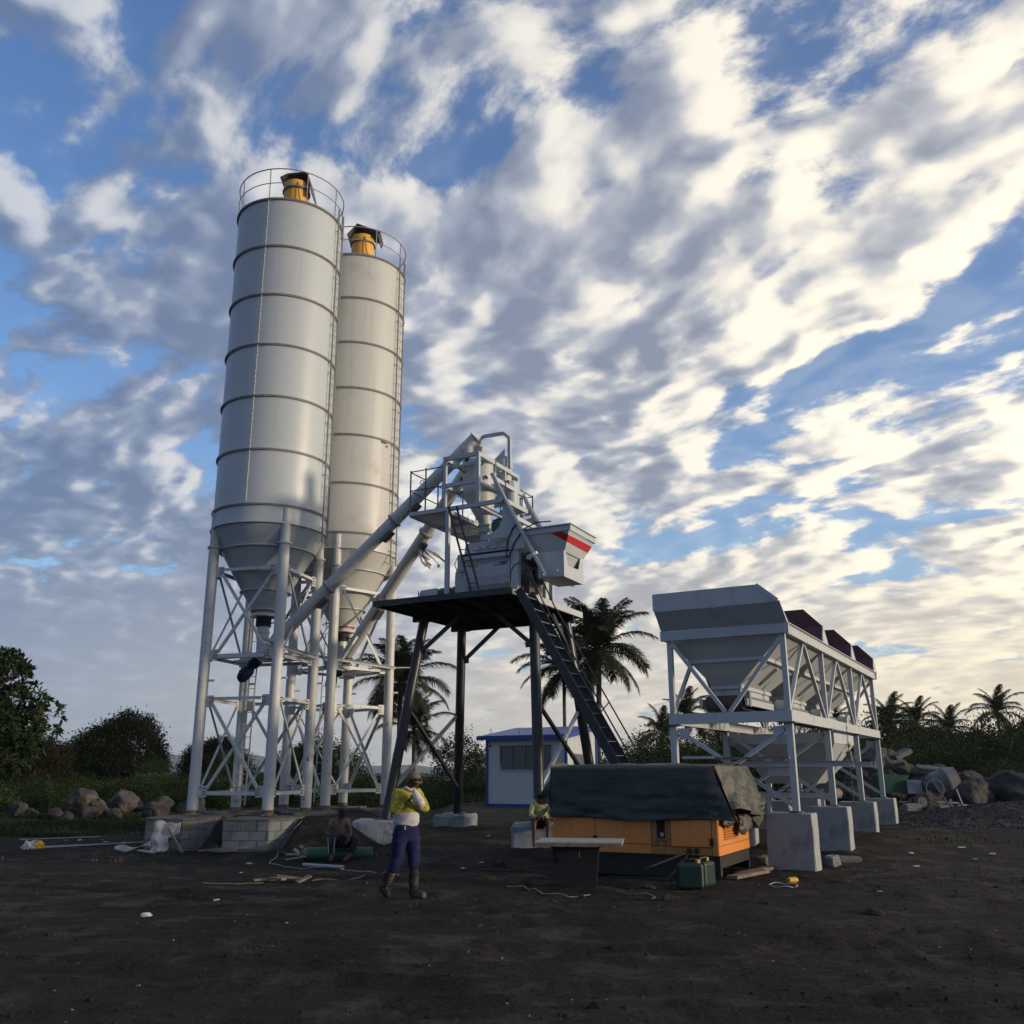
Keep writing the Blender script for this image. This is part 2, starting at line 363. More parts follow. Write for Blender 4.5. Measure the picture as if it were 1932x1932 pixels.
# ------------------------------------------------------------ mesh builder
def rotz(v, a):
    c, s = math.cos(a), math.sin(a)
    return (v[0] * c - v[1] * s, v[0] * s + v[1] * c, v[2])
class MB:
    def __init__(s): s.v = []; s.f = []; s.sm = []; s.mi = []; s.cur = 0
    def add(s, vs_, fs, smooth=False):
        o = len(s.v); s.v += [tuple(map(float, q)) for q in vs_]
        for f in fs: s.f.append(tuple(o + k for k in f)); s.sm.append(smooth); s.mi.append(s.cur)
        return s
    def box(s, c, d, rz=0., rx=0., ry=0., bev=0.):
        hx, hy, hz = d[0] / 2, d[1] / 2, d[2] / 2
        E = Euler((rx, ry, rz)).to_matrix(); c = Vector(c)
        if bev <= 0:
            vs_ = [c + E @ Vector((x, y, z)) for z in (-hz, hz) for x, y in ((-hx, -hy), (hx, -hy), (hx, hy), (-hx, hy))]
            fs = [(3, 2, 1, 0), (4, 5, 6, 7), (0, 1, 5, 4), (1, 2, 6, 5), (2, 3, 7, 6), (3, 0, 4, 7)]
            return s.add(vs_, fs)
        b = min(bev, hx * .45, hy * .45, hz * .45)
        bmx = bmesh.new(); bmesh.ops.create_cube(bmx, size=1.0)
        for v in bmx.verts: v.co = Vector((v.co.x * 2 * hx, v.co.y * 2 * hy, v.co.z * 2 * hz))
        bmesh.ops.bevel(bmx, geom=bmx.edges[:], offset=b, segments=3 if bev > .025 else 1, affect='EDGES', profile=.5)
        bmx.verts.index_update()
        vs_ = [c + E @ v.co for v in bmx.verts]; fs = [[v.index for v in f.verts] for f in bmx.faces]
        bmx.free(); return s.add(vs_, fs)
    def basis(s, p, q, up=(0, 0, 1)):
        p, q = Vector(p), Vector(q); d = (q - p).normalized(); u = Vector(up)
        if abs(d.dot(u)) > .98: u = Vector((0, 1, 0)) if abs(d.y) < .9 else Vector((1, 0, 0))
        r = d.cross(u).normalized(); u = r.cross(d).normalized()
        return p, q, d, r, u
    def beam(s, p, q, w=.1, h=None, up=(0, 0, 1), ro=0., uo=0.):
        h = w if h is None else h
        p, q, d, r, u = s.basis(p, q, up)
        p = p + r * ro + u * uo; q = q + r * ro + u * uo
        vs_ = [a + r * x + u * y for a in (p, q) for x, y in ((-w / 2, -h / 2), (w / 2, -h / 2), (w / 2, h / 2), (-w / 2, h / 2))]
        return s.add(vs_, [(0, 1, 2, 3), (7, 6, 5, 4), (1, 0, 4, 5), (2, 1, 5, 6), (3, 2, 6, 7), (0, 3, 7, 4)])
    def angle(s, p, q, w=.07, t=.008, up=(0, 0, 1)):
        s.beam(p, q, w, t, up); s.beam(p, q, t, w - t - .002, up, ro=w / 2 - t / 2, uo=-(w / 2) - .001); return s
    def chan(s, p, q, w=.1, h=.05, t=.008, up=(0, 0, 1)):
        s.beam(p, q, t, w, up); s.beam(p, q, h, t, up, ro=h / 2 + t / 2 + .001, uo=w / 2 - t / 2); s.beam(p, q, h, t, up, ro=h / 2 + t / 2 + .001, uo=-w / 2 + t / 2); return s
    def cyl(s, p, q, r1, r2=None, n=20, caps=True, smooth=True):
        r2 = r1 if r2 is None else r2
        p, q, d, r, u = s.basis(p, q)
        ring = lambda c, rr: [c + (r * math.cos(2 * PI * k / n) + u * math.sin(2 * PI * k / n)) * rr for k in range(n)]
        A, B = ring(p, r1), ring(q, r2)
        s.add(A + B, [(k, (k + 1) % n, n + (k + 1) % n, n + k) for k in range(n)], smooth)
        if caps:
            s.add(A, [tuple(range(n - 1, -1, -1))]); s.add(B, [tuple(range(n))])
        return s
    def pipe(s, p, q, r, t=.01, n=20):
        s.cyl(p, q, r, r, n, caps=False)
        p, q, d, rr, u = s.basis(p, q)
        s.cyl(q, p, r - t, r - t, n, caps=False)
        for c, fl in ((p, 0), (q, 1)):
            A = [c + (rr * math.cos(2 * PI * k / n) + u * math.sin(2 * PI * k / n)) * r for k in range(n)]
            B = [c + (rr * math.cos(2 * PI * k / n) + u * math.sin(2 * PI * k / n)) * (r - t) for k in range(n)]
            s.add(A + B, [(k, (k + 1) % n, n + (k + 1) % n, n + k) for k in range(n)])
        return s
    def tube(s, pts, r, n=8, closed=False):
        pts = [Vector(q) for q in pts]; N = len(pts); rings = []
        rad = r if isinstance(r, (list, tuple)) else [r] * N
        prev = None
        for i, q in enumerate(pts):
            a = pts[i - 1] if (i > 0 or closed) else q; b = pts[(i + 1) % N] if (i < N - 1 or closed) else q
            d = (b - a).normalized()
            if prev is None:
                u = Vector((0, 0, 1)) if abs(d.z) < .9 else Vector((0, 1, 0))
                x = d.cross(u).normalized()
            else:
                x = (prev - d * prev.dot(d)).normalized()
            y = d.cross(x); prev = x
            rings.append([q + (x * math.cos(2 * PI * k / n) + y * math.sin(2 * PI * k / n)) * rad[i] for k in range(n)])
        vs_ = [w for rg in rings for w in rg]; fs = []
        for i in range(N if closed else N - 1):
            j = (i + 1) % N
            for k in range(n): fs.append((i * n + k, i * n + (k + 1) % n, j * n + (k + 1) % n, j * n + k))
        s.add(vs_, fs, True)
        if not closed:
            s.add(rings[0], [tuple(range(n - 1, -1, -1))]); s.add(rings[-1], [tuple(range(n))])
        return s
    def lathe(s, prof, c=(0, 0, 0), n=32, smooth=True, a0=0., a1=2 * PI):
        full = abs(a1 - a0 - 2 * PI) < 1e-6
        m = n if full else n + 1
        for (r1, z1), (r2, z2) in zip(prof[:-1], prof[1:]):
            A = [(c[0] + r1 * math.cos(a0 + (a1 - a0) * k / n), c[1] + r1 * math.sin(a0 + (a1 - a0) * k / n), c[2] + z1) for k in range(m)]
            B = [(c[0] + r2 * math.cos(a0 + (a1 - a0) * k / n), c[1] + r2 * math.sin(a0 + (a1 - a0) * k / n), c[2] + z2) for k in range(m)]
            s.add(A + B, [(k, (k + 1) % m, m + (k + 1) % m, m + k) for k in range(n)], smooth)
        return s
    def ring(s, c, r0, r1, h, n=48):
        return s.lathe([(r0, -h / 2), (r1, -h / 2), (r1, h / 2), (r0, h / 2), (r0, -h / 2)], c, n, True)
    def poly(s, pts, off):
        """closed prism: polygon pts (3D, planar) extruded by vector off"""
        n = len(pts); A = [Vector(q) for q in pts]; B = [q + Vector(off) for q in A]
        s.add(A + B, [tuple(range(n - 1, -1, -1)), tuple(range(n, 2 * n))] + [(k, (k + 1) % n, n + (k + 1) % n, n + k) for k in range(n)])
        return s
    def frust(s, lo, hi, z0, z1):
        """lo/hi = (x0,y0,x1,y1)"""
        f = lambda r, z: [(r[0], r[1], z), (r[2], r[1], z), (r[2], r[3], z), (r[0], r[3], z)]
        return s.add(f(lo, z0) + f(hi, z1), [(3, 2, 1, 0), (4, 5, 6, 7), (0, 1, 5, 4), (1, 2, 6, 5), (2, 3, 7, 6), (3, 0, 4, 7)])
    def sphere(s, c, r, nu=16, nv=10):
        r = r if isinstance(r, (tuple, list)) else (r, r, r); vs_ = []; fs = []
        for j in range(1, nv):
            t = PI * j / nv
            for i in range(nu): p = 2 * PI * i / nu; vs_.append((c[0] + r[0] * math.sin(t) * math.cos(p), c[1] + r[1] * math.sin(t) * math.sin(p), c[2] + r[2] * math.cos(t)))
        for j in range(nv - 2):
            for i in range(nu): fs.append((j * nu + i, (j + 1) * nu + i, (j + 1) * nu + (i + 1) % nu, j * nu + (i + 1) % nu))
        a = len(vs_); vs_ += [(c[0], c[1], c[2] + r[2]), (c[0], c[1], c[2] - r[2])]
        for i in range(nu): fs.append((a, i, (i + 1) % nu)); fs.append((a + 1, (nv - 2) * nu + (i + 1) % nu, (nv - 2) * nu + i))
        return s.add(vs_, fs, True)
    def mesh(s, name, mats):
        me = bpy.data.meshes.new(name)
        me.from_pydata(s.v, [], s.f)
        for m in (mats if isinstance(mats, (list, tuple)) else [mats]): me.materials.append(m)
        me.polygons.foreach_set('use_smooth', s.sm)
        me.polygons.foreach_set('material_index', s.mi)
        me.update(); return me
    def split(s, name, mats, parent=None):
        """one object per connected piece"""
        par = list(range(len(s.v)))
        def fnd(a):
            while par[a] != a: par[a] = par[par[a]]; a = par[a]
            return a
        for f in s.f:
            for k in f[1:]: par[fnd(k)] = fnd(f[0])
        # vertices at the same spot belong together (caps of cylinders)
        seen = {}
        for i, q in enumerate(s.v):
            key = (round(q[0], 5), round(q[1], 5), round(q[2], 5))
            if key in seen: par[fnd(i)] = fnd(seen[key])
            else: seen[key] = i
        groups = {}
        for j, f in enumerate(s.f): groups.setdefault(fnd(f[0]), []).append(j)
        out = []
        for js in groups.values():
            m = MB(); idx = {}
            for j in js:
                for k in s.f[j]:
                    if k not in idx: idx[k] = len(m.v); m.v.append(s.v[k])
                m.f.append(tuple(idx[k] for k in s.f[j])); m.sm.append(s.sm[j]); m.mi.append(s.mi[j])
            out.append(m.build(name, mats, parent))
        return out
    def build(s, name, mats, parent=None, loc=None, rz=None, **tags):
        o = bpy.data.objects.new(name, s.mesh(name, mats)); COL.objects.link(o)
        if parent: o.parent = parent
        if loc is not None: o.location = loc
        if rz is not None: o.rotation_euler = (0, 0, rz)
        return tag(o, **tags)
def tag(o, label=None, cat=None, group=None, kind=None):
    if label: o['label'] = label
    if cat: o['category'] = cat
    if group: o['group'] = group
    if kind: o['kind'] = kind
    return o
def empty(name, label, cat, loc=(0, 0, 0), rz=0., group=None):
    o = bpy.data.objects.new(name, None); COL.objects.link(o)
    o.empty_display_size = .3; o.location = loc; o.rotation_euler = (0, 0, rz)
    return tag(o, label, cat, group)
def kids(o, table):
    return table.get(o.name, [])
def copy_tree(o, loc, rz=None, label=None, scale=None):
    c = o.copy(); COL.objects.link(c); c.location = loc
    if rz is not None: c.rotation_euler = (0, 0, rz)
    if scale: c.scale = (scale, scale, scale)
    if label: c['label'] = label
    for ch in list(o.children):
        d = ch.copy(); COL.objects.link(d); d.parent = c
        for gch in list(ch.children):
            e = gch.copy(); COL.objects.link(e); e.parent = d
    return c
def inst(name, me, parent=None, loc=(0, 0, 0), rot=(0, 0, 0), scale=(1, 1, 1), **tags):
    o = bpy.data.objects.new(name, me); COL.objects.link(o); o.location = loc; o.rotation_euler = rot
    o.scale = scale if isinstance(scale, (tuple, list)) else (scale,) * 3
    if parent: o.parent = parent
    return tag(o, **tags)
def fast_mesh(name, verts, faces_n, mats, midx=None, smooth=False):
    """verts (N,k,3) numpy: N separate k-gons"""
    N, k, _ = verts.shape
    me = bpy.data.meshes.new(name)
    me.vertices.add(N * k); me.vertices.foreach_set('co', verts.reshape(-1).astype(np.float32))
    me.loops.add(N * k); me.loops.foreach_set('vertex_index', np.arange(N * k, dtype=np.int32))
    me.polygons.add(N); me.polygons.foreach_set('loop_start', np.arange(0, N * k, k, dtype=np.int32))
    for m in (mats if isinstance(mats, (list, tuple)) else [mats]): me.materials.append(m)
    if midx is not None: me.polygons.foreach_set('material_index', midx.astype(np.int32))
    me.update(calc_edges=True); me.validate()
    return me

# ------------------------------------------------------------ terrain
rngT = np.random.RandomState(7)
_tab = rngT.rand(256, 256)
def vnoise(x, y):
    xi = np.floor(x).astype(int); yi = np.floor(y).astype(int); fx = x - xi; fy = y - yi
    fx = fx * fx * (3 - 2 * fx); fy = fy * fy * (3 - 2 * fy)
    t = lambda a, b: _tab[a % 256, b % 256]
    return (t(xi, yi) * (1 - fx) + t(xi + 1, yi) * fx) * (1 - fy) + (t(xi, yi + 1) * (1 - fx) + t(xi + 1, yi + 1) * fx) * fy
def fbm(x, y, s, o=4):
    a = 0; amp = 1; tot = 0
    for k in range(o): a = a + vnoise(x * s + 17.3 * k, y * s + 5.1 * k) * amp; tot += amp; amp *= .5; s *= 2.03
    return a / tot - .5
def sst(x, a, b):
    t = np.clip((x - a) / (b - a), 0, 1); return t * t * (3 - 2 * t)
_FOOT = []
_rf = random.Random(44)
for _k in range(46):
    _x, _y, _a = _rf.uniform(-8, 9), _rf.uniform(6.5, 19), _rf.uniform(0, 2 * PI)
    for _j in range(5):
        _FOOT.append((_x, _y, _a)); _x += .62 * math.cos(_a) + (.12 if _j % 2 else -.12) * math.sin(_a); _y += .62 * math.sin(_a) - (.12 if _j % 2 else -.12) * math.cos(_a); _a += _rf.uniform(-.2, .2)
def terrain(x, y, rough=True):
    x = np.asarray(x, float); y = np.asarray(y, float)
    # pad of tipped sand round the silo legs
    padx = sst(x, -9.2, -8.3) * (1 - sst(x, -4.2, -2.6))
    n1 = fbm(x, y, .9, 3)
    ys0 = 22.45 - 1.15 * sst(x, -7.15, -6.95) + .75 * sst(x, -6.62, -6.50) - 1.25 * sst(x, -5.35, -4.9)
    slump = np.clip((y - ys0 + n1 * .25) / 1.55, 0, 1)
    pad = padx * (slump ** 1.15) * (1 - sst(y, 30, 34)) * .66
    mid = sst(x, -3.6, -2.4) * (1 - sst(x, 2.5, 4.5)) * (sst(y, 17.6, 20.6) * .18 + sst(y, 21.5, 27) * .17)
    right = sst(x, 2.5, 4.5) * (sst(y, 18.5, 24.5) * .25 + sst(y, 26, 40) * .10)
    left = (1 - sst(x, -9.9, -8.6)) * sst(y, 28, 45) * .12
    far = sst(y, 36, 60) * .15
    z = np.maximum(pad, mid) + right + left + far * .5
    d = np.sqrt(x * x + y * y)
    if rough:
        k = np.clip(1.4 - d / 60, .25, 1)
        z = z + fbm(x, y, .33, 4) * .11 * k + fbm(x, y, 1.4, 4) * .085 * k * (.4 + 1.2 * sst(fbm(x + 31, y, .22, 2), -.15, .15)) + np.abs(fbm(x, y + 9, 3.6, 3)) * .06 * k
        # tyre ruts across the yard
        for a0, a1, a2, w in ((9.6, .10, .012, .16), (11.3, .10, .012, .16), (8.2, -.16, .006, .15), (9.9, -.16, .006, .15), (16.1, .03, -.010, .13)):
            dd = y - (a0 + a1 * x + a2 * x * x); m_ = np.exp(-(x / 13.) ** 2)
            z = z + m_ * (-.055 * np.exp(-(dd / w) ** 2) + .034 * np.exp(-((np.abs(dd) - w * 1.9) / .10) ** 2)) * (.6 + .8 * fbm(x, y, 1.1, 2))
        # footprints
        for fx, fy, fa in _FOOT:
            near = (np.abs(x - fx) < .5) & (np.abs(y - fy) < .5)
            if near.any():
                xx, yy = x - fx, y - fy; u = xx * math.cos(fa) + yy * math.sin(fa); v = -xx * math.sin(fa) + yy * math.cos(fa)
                r2 = (u / .17) ** 2 + (v / .085) ** 2
                z = z - near * .034 * np.exp(-r2) + near * .016 * np.exp(-(np.sqrt(r2) - 1.7) ** 2 * 5)
    z = z + np.where(d > 200, np.clip((d - 200) / 800, 0, 1) * 0, 0)
    return z
def tz(x, y): return float(terrain(np.array([x]), np.array([y]))[0])
def build_ground():
    def axis(segs):
        out = []
        for a, b, st in segs: out += list(np.arange(a, b, st))
        return np.array(out + [segs[-1][1]])
    xs = axis([(-9000, -1000, 1000), (-1000, -200, 100), (-200, -60, 10), (-60, -24, 1.5), (-24, -11, .3), (-11, 12, .11), (12, 26, .3), (26, 60, 1.5), (60, 200, 10), (200, 1000, 100), (1000, 9000, 1000)])
    ys = axis([(-3000, -200, 400), (-200, -20, 20), (-20, 4, 1.), (4, 9, .15), (9, 27, .09), (27, 45, .25), (45, 90, 1.2), (90, 300, 12), (300, 1000, 70), (1000, 12000, 1000)])
    X, Y = np.meshgrid(xs, ys); Z = terrain(X, Y)
    V = np.stack([X, Y, Z], -1).reshape(-1, 3)
    nx, ny = len(xs), len(ys)
    i = np.arange(nx * ny).reshape(ny, nx)
    F = np.stack([i[:-1, :-1], i[:-1, 1:], i[1:, 1:], i[1:, :-1]], -1).reshape(-1, 4)
    me = bpy.data.meshes.new('ground')
    me.vertices.add(len(V)); me.vertices.foreach_set('co', V.reshape(-1).astype(np.float32))
    me.loops.add(F.size); me.loops.foreach_set('vertex_index', F.reshape(-1).astype(np.int32))
    me.polygons.add(len(F)); me.polygons.foreach_set('loop_start', np.arange(0, F.size, 4, dtype=np.int32))
    me.polygons.foreach_set('use_smooth', np.ones(len(F), bool))
    me.materials.append(M_SOIL); me.update(calc_edges=True)
    o = bpy.data.objects.new('ground', me); COL.objects.link(o); tag(o, kind='structure')
build_ground()

# ============================================================ CEMENT SILOS
def cement_silo(loc, phi, label, mp, seed, seam, lad_a, hood, plank_n, legm):
    rnd = random.Random(seed)
    t = empty('cement_silo', label, 'silo', loc, 0., 'cement silos of the batching plant')
    RS = 1.494; ZT = 16.676
    # shell
    for k in range(6):
        z1 = ZT - 1.5 * k; z0 = z1 - 1.5
        mb = MB().lathe([(RS, z0 + .003), (RS, z1 - .003)], n=72)
        mb.build('shell_section', mp, t)
    MB().lathe([(RS, 7.177), (RS, 7.676)], n=72).ring((0, 0, 7.19), RS - .01, RS + .055, .03, 72).build('skirt', mp, t)
    for k in range(7):
        z = ZT - 1.5 * k
        MB().ring((0, 0, z), RS - .01, RS + .055, .022, 72).ring((0, 0, z - .03), RS - .01, RS + .045, .018, 72).build('stiffener_ring', M_FLG, t)
    MB().lathe([(0, ZT + .14), (RS, ZT + .008)], n=72).build('roof', mp, t)
    cone = [(1.49, 7.17), (1.215, 6.646), (.605, 5.60), (.31, 5.125)]
    for (ra, za), (rb, zb_) in zip(cone[:-1], cone[1:]):
        c = MB().lathe([(ra, za), (rb, zb_)], n=64).build('cone_section', mp, t)
        MB().ring((0, 0, zb_), rb - .01, rb + .07, .02, 56).build('cone_flange', mp, c)
    # outlet
    MB().ring((0, 0, 5.10), .28, .345, .022).build('outlet_gasket', M_ORG, t)
    MB().lathe([(.29, 5.09), (.36, 4.96), (.18, 4.95)], n=32).build('outlet_skirt', mp, t)
    v = MB(); v.cyl((0, 0, 4.93), (0, 0, 4.82), .20, n=24).cyl((0, 0, 4.80), (0, 0, 4.70), .20, n=24).cyl((.15, -.05, 4.78), (.36, -.12, 4.80), .018, n=8).sphere((.36, -.12, 4.80), .055, 10, 8)
    v.build('butterfly_valve', M_RUBBER, t)
    v = MB(); v.cyl((0, 0, 4.70), (0, 0, 4.38), .165, n=24).cyl((0, 0, 4.56), (0, 0, 4.53), .185, n=24).cyl((0, 0, 4.38), (0, 0, 3.9), .145, n=24)
    v.build('discharge_pipe', mp, t)
    # fill pipe with clamps up the front
    a = seam; px, py = math.cos(a) * (RS + .03), math.sin(a) * (RS + .03)
    f = MB().cyl((px, py, 7.72), (px, py, ZT + .02), .013, n=8)
    fp = f.build('fill_pipe', mp, t)
    cl = MB()
    for k in range(58): cl.box((px * 1.006, py * 1.006, 7.8 + k * .152), (.035, .045, .010), rz=a)
    tag(cl.build('clamp', mp, fp), kind='stuff')
    # long ladder
    ca, sa = math.cos(lad_a), math.sin(lad_a); tx, ty = -sa, ca
    P = lambda r, w, z: (ca * r + tx * w, sa * r + ty * w, z)
    ld = MB()
    for w in (-.19, .19): ld.beam(P(RS + .075, w, 6.9), P(RS + .075, w, ZT + .35), .045, .02)
    for k in range(33): ld.cyl(P(RS + .075, -.19, 7.0 + .3 * k), P(RS + .075, .19, 7.0 + .3 * k), .011, n=6)
    for k in range(7):
        for w in (-.19, .19): ld.beam(P(RS, w, 7.3 + 1.5 * k), P(RS + .075, w, 7.3 + 1.5 * k), .03, .01)
    ld.build('side_ladder', M_FLG, t)
    # legs
    LP = [(1.4285 * math.cos(phi + PI + k * PI / 2), 1.4285 * math.sin(phi + PI + k * PI / 2)) for k in range(4)]
    for k, (x, y) in enumerate(LP):
        lg = MB().cyl((x, y, .03), (x, y, 6.66), .135, n=28).build('leg', legm, t)
        up = MB().cyl((x, y, 6.70), (x, y, 7.574), .125, n=28).cyl((x, y, 7.574), (x, y, 7.60), .13, n=28)
        d = Vector((-x, -y, 0)).normalized()
        up.box((x + d.x * .1, y + d.y * .1, 7.2), (.02, .3, .6), rz=math.atan2(d.y, d.x))
        up.build('leg_sleeve', legm, lg)
        MB().cyl((x, y, 6.655), (x, y, 6.705), .175, n=28).build('leg_flange', legm, lg)
        MB().box((x, y, .012), (.34, .34, .022), rz=phi).cyl((x, y, .022), (x, y, .10 + .03 * rnd.random()), .1385, n=28, caps=False).build('base_plate', M_RUST, lg)
        tx_, ty_ = -d.y, d.x
        MB().box((x + .19, y, 3.22 + rnd.uniform(-.1, .1)), (.17, .05, .05), rz=rnd.uniform(-.3, .3)).build('step_stub', legm, lg)
        # small gussets under the base, half buried in sand
    lv = [.489, 2.767, 3.822, 6.069]
    bolts = MB()
    for k in range(4):
        A = Vector((*LP[k], 0)); B = Vector((*LP[(k + 1) % 4], 0)); d = (B - A).normalized(); n = Vector((d.y, -d.x, 0))
        if n.dot(A + B) < 0: n = -n
        for li, z in enumerate(lv):
            zz = Vector((0, 0, z))
            q = A + d * .36; r_ = B - d * .36
            MB().beam(q + zz + n * .012, r_ + zz + n * .012, .012, .075).beam(q + zz + Vector((0, 0, .038)) - n * .024, r_ + zz + Vector((0, 0, .038)) - n * .024, .06, .01).build('horizontal_brace', legm, t)
            for E_, sg in ((A, 1), (B, -1)):
                c = E_ + d * sg * .225 + zz
                dz = .05 if li in (0, 2) else -.05
                MB().box(c + Vector((0, 0, dz)), (.24, .012, .27), rz=math.atan2(d.y, d.x)).build('gusset_plate', legm, t)
                for bx_ in (.03, .09):
                    for bz in (-.07, -.01, .07):
                        qq = c + d * sg * bx_ + Vector((0, 0, dz + bz)) + n * .006
                        bolts.cyl(qq, qq + n * .018, .016, n=6, smooth=False)
        for z0, z1 in ((lv[0], lv[1]), (lv[2], lv[3])):
            for s_ in (0, 1):
                p, q = (A, B) if s_ == 0 else (B, A)
                dd = d if s_ == 0 else -d
                P0 = p + dd * .30 + Vector((0, 0, z0 + .11)); P1 = q - dd * .30 + Vector((0, 0, z1 - .11))
                off = n * (.028 if s_ else -.034)
                MB().angle(P0 + off, P1 + off, .065, .009, up=n).build('diagonal_brace', legm, t)
    tag(bolts.build('bolt', M_RUBBER, t), kind='stuff')
    # working deck of loose planks at the outlet
    for k in range(plank_n):
        f_ = (k + .5) / plank_n * 2 - 1
        a = phi + PI / 4
        u = Vector((math.cos(a), math.sin(a), 0)); w = Vector((-u.y, u.x, 0))
        c = u * (f_ * .88) + Vector((0, 0, 3.875 + rnd.uniform(0, .03)))
        if abs(f_) < .22: continue
        L2 = .98 + rnd.uniform(-.05, .12)
        MB().chan(c - w * L2 + Vector((0, 0, rnd.uniform(0, .05))), c + w * L2 + u * rnd.uniform(-.1, .1), .10, .045, .008, up=(u.x, u.y, .2)).build('deck_plank', legm, t)
    # ladder up to the deck at the back
    lx, ly = -.62, 1.02
    al = MB()
    for w in (-.17, .17): al.beam((lx + w, ly, .15), (lx + w + .12, ly, 6.3), .03, .03)
    for k in range(19): 
        xx = lx + .12 * (.32 * k + .2) / 6.3
        al.cyl((xx - .17, ly, .3 + .32 * k), (xx + .17, ly, .3 + .32 * k), .011, n=6)
    al.ring((lx + .1, ly + .3, 5.4), .33, .345, .03, 24)
    al.build('access_ladder', M_WHITE, t)
    # guard rail
    n = 9
    for k in range(n):
        a = .35 + 2 * PI * k / n
        MB().cyl((RS * math.cos(a) * 1.005, RS * math.sin(a) * 1.005, ZT), (RS * math.cos(a) * 1.02, RS * math.sin(a) * 1.02, ZT + .96), .016, n=8).build('rail_post', M_FLG, t)
    arc = lambda r, z, a0, a1, m=60: [(r * math.cos(a0 + (a1 - a0) * i / m), r * math.sin(a0 + (a1 - a0) * i / m), z) for i in range(m + 1)]
    g0 = R(100)
    MB().tube(arc(RS * 1.02, ZT + .96, g0 + .05, g0 + 2 * PI - .03, 72), .017).build('top_rail', M_FLG, t)
    MB().tube(arc(RS * 1.015, ZT + .50, g0 + .35, g0 + 2 * PI - .35, 64), .013).build('mid_rail', M_FLG, t)
    # dust collector
    dc = MB().cyl((.08, .1, ZT + .1), (.08, .1, ZT + 1.25), .37, n=32).cyl((.08, .1, ZT + 1.27), (.08, .1, ZT + 1.52), .385, n=32).build('dust_collector', M_YEL, t)
    MB().ring((.08, .1, ZT + 1.26), .36, .415, .035, 32).build('collector_band', M_SHEET, dc)
    h = MB()
    pts = hood
    for (xa, za), (xb, zb2) in zip(pts[:-1], pts[1:]):
        h.poly([(xa, -.24, ZT + za), (xb, -.24, ZT + zb2), (xb, .55, ZT + zb2), (xa, .55, ZT + za)], (0, 0, -.03) if abs(xb - xa) > abs(zb2 - za) * .5 else (-.03, 0, 0))
    h.build('collector_hood', M_SHEET, dc)
    MB().tube([(.2, -.28, ZT + 1.4), (.27, -.3, ZT + .9), (.38, -.3, ZT + .5), (.5, -.35, ZT + .12)], .012).build('hose', M_RUBBER, dc)
    MB().cyl((.62, -.5, ZT + .08), (.62, -.5, ZT + .3), .07, n=16).cyl((.62, -.5, ZT + .3), (.62, -.5, ZT + .33), .1, n=16).build('relief_valve', M_FLG, t)
    return t, LP
S1, LP1 = cement_silo((-6.595, 24.169, .735), .5433, 'tall white cement silo nearer the camera, leftmost of the two', M_SILO, 3, R(-100), R(-9),
                 [(-.36, 1.62), (-.15, 1.74), (.34, 1.80), (.48, 1.72), (.64, 1.05)], 8, M_LEG)
S2, LP2 = cement_silo((-5.037, 27.06, .735), .0113, 'tall cream-stained cement silo standing behind and right of the nearer one', M_SILO2, 5, R(160), R(-17),
                 [(-.40, 1.52), (-.08, 1.92), (.70, 1.60), (.64, 1.46)], 8, M_LEG)
MB().chan((.42, -1.52, 4.12), (1.38, .28, 3.92), .10, .05, .008).build('loose_channel', M_LEG, S1)
MB().chan((-.95, -1.45, 4.18), (1.62, -.15, 3.90), .08, .05, .008).beam((1.5, -.1, 3.92), (3.0, .35, 3.98), .07, .03).build('loose_channel', M_LEG, S2)
# scrape marks and bird mess on the far silo
MB().box((1.19, -.94, 10.62), (.02, .18, .10), rz=R(-38)).box((1.26, -.85, 10.50), (.02, .05, .05), rz=R(-34)).build('wasp_nest', M_RUST, S2)

# ------------------------------------------------------------ foundations
def block_pad(name, label, corners, top, bottoms, seed, mats, back=None, course=.205):
    """polygonal pad faced with hollow blocks; corners listed along the visible faces"""
    rnd = random.Random(seed)
    C0 = Vector((sum(c[0] for c in corners) / len(corners), sum(c[1] for c in corners) / len(corners), 0))
    t = empty(name, label, 'foundation', (C0.x, C0.y, 0), 0., 'block-faced silo foundations')
    P = [Vector((c[0], c[1], 0)) - C0 for c in corners]
    n = len(P)
    inset = [p * .985 for p in P]
    core = MB().poly([(p.x, p.y, -.4) for p in [q * .978 for q in P]], (0, 0, top + .38))
    core.build('mortar_core', M_MORTAR, t)
    cap = MB(); m = 7
    ring = []
    for i in range(n):
        a, b = P[i], P[(i + 1) % n]
        for k in range(m):
            q = a.lerp(b, k / m) * (1.0 + rnd.uniform(-.012, .02)); ring.append((q.x, q.y, top - .045 + rnd.uniform(-.006, .006)))
    cap.poly(ring, (0, 0, .05)); cap.build('screed_cap', M_MORTAR, t)
    shared = {}
    for (i, zlo) in bottoms:
        a, b = P[i], P[(i + 1) % n]; d = (b - a); L = d.length; d.normalize(); nn = Vector((d.y, -d.x, 0))
        if nn.dot(a + b) < 0: nn = -nn
        rows = 4
        for r_ in range(rows):
            z = top - .05 - course * (r_ + .5)
            if z < zlo - .1: break
            x = -.2 if r_ % 2 else 0.
            while x < L:
                x0, x1 = max(x, 0), min(x + .4, L)
                if x1 - x0 > .06:
                    w = x1 - x0 - .007; key = (round(w, 2), rnd.randrange(3))
                    if key not in shared:
                        shared[key] = MB().box((0, 0, 0), (w, .15, course - .007), bev=.009).mesh('brick', mats[key[1] % len(mats)])
                    c = a + d * (x0 + x1) / 2 - nn * (.072 + rnd.uniform(-.004, .008))
                    inst('brick', shared[key], t, (c.x, c.y, z), (rnd.uniform(-.01, .01), 0, math.atan2(d.y, d.x) + rnd.uniform(-.012, .012)))
                x += .4
    return t
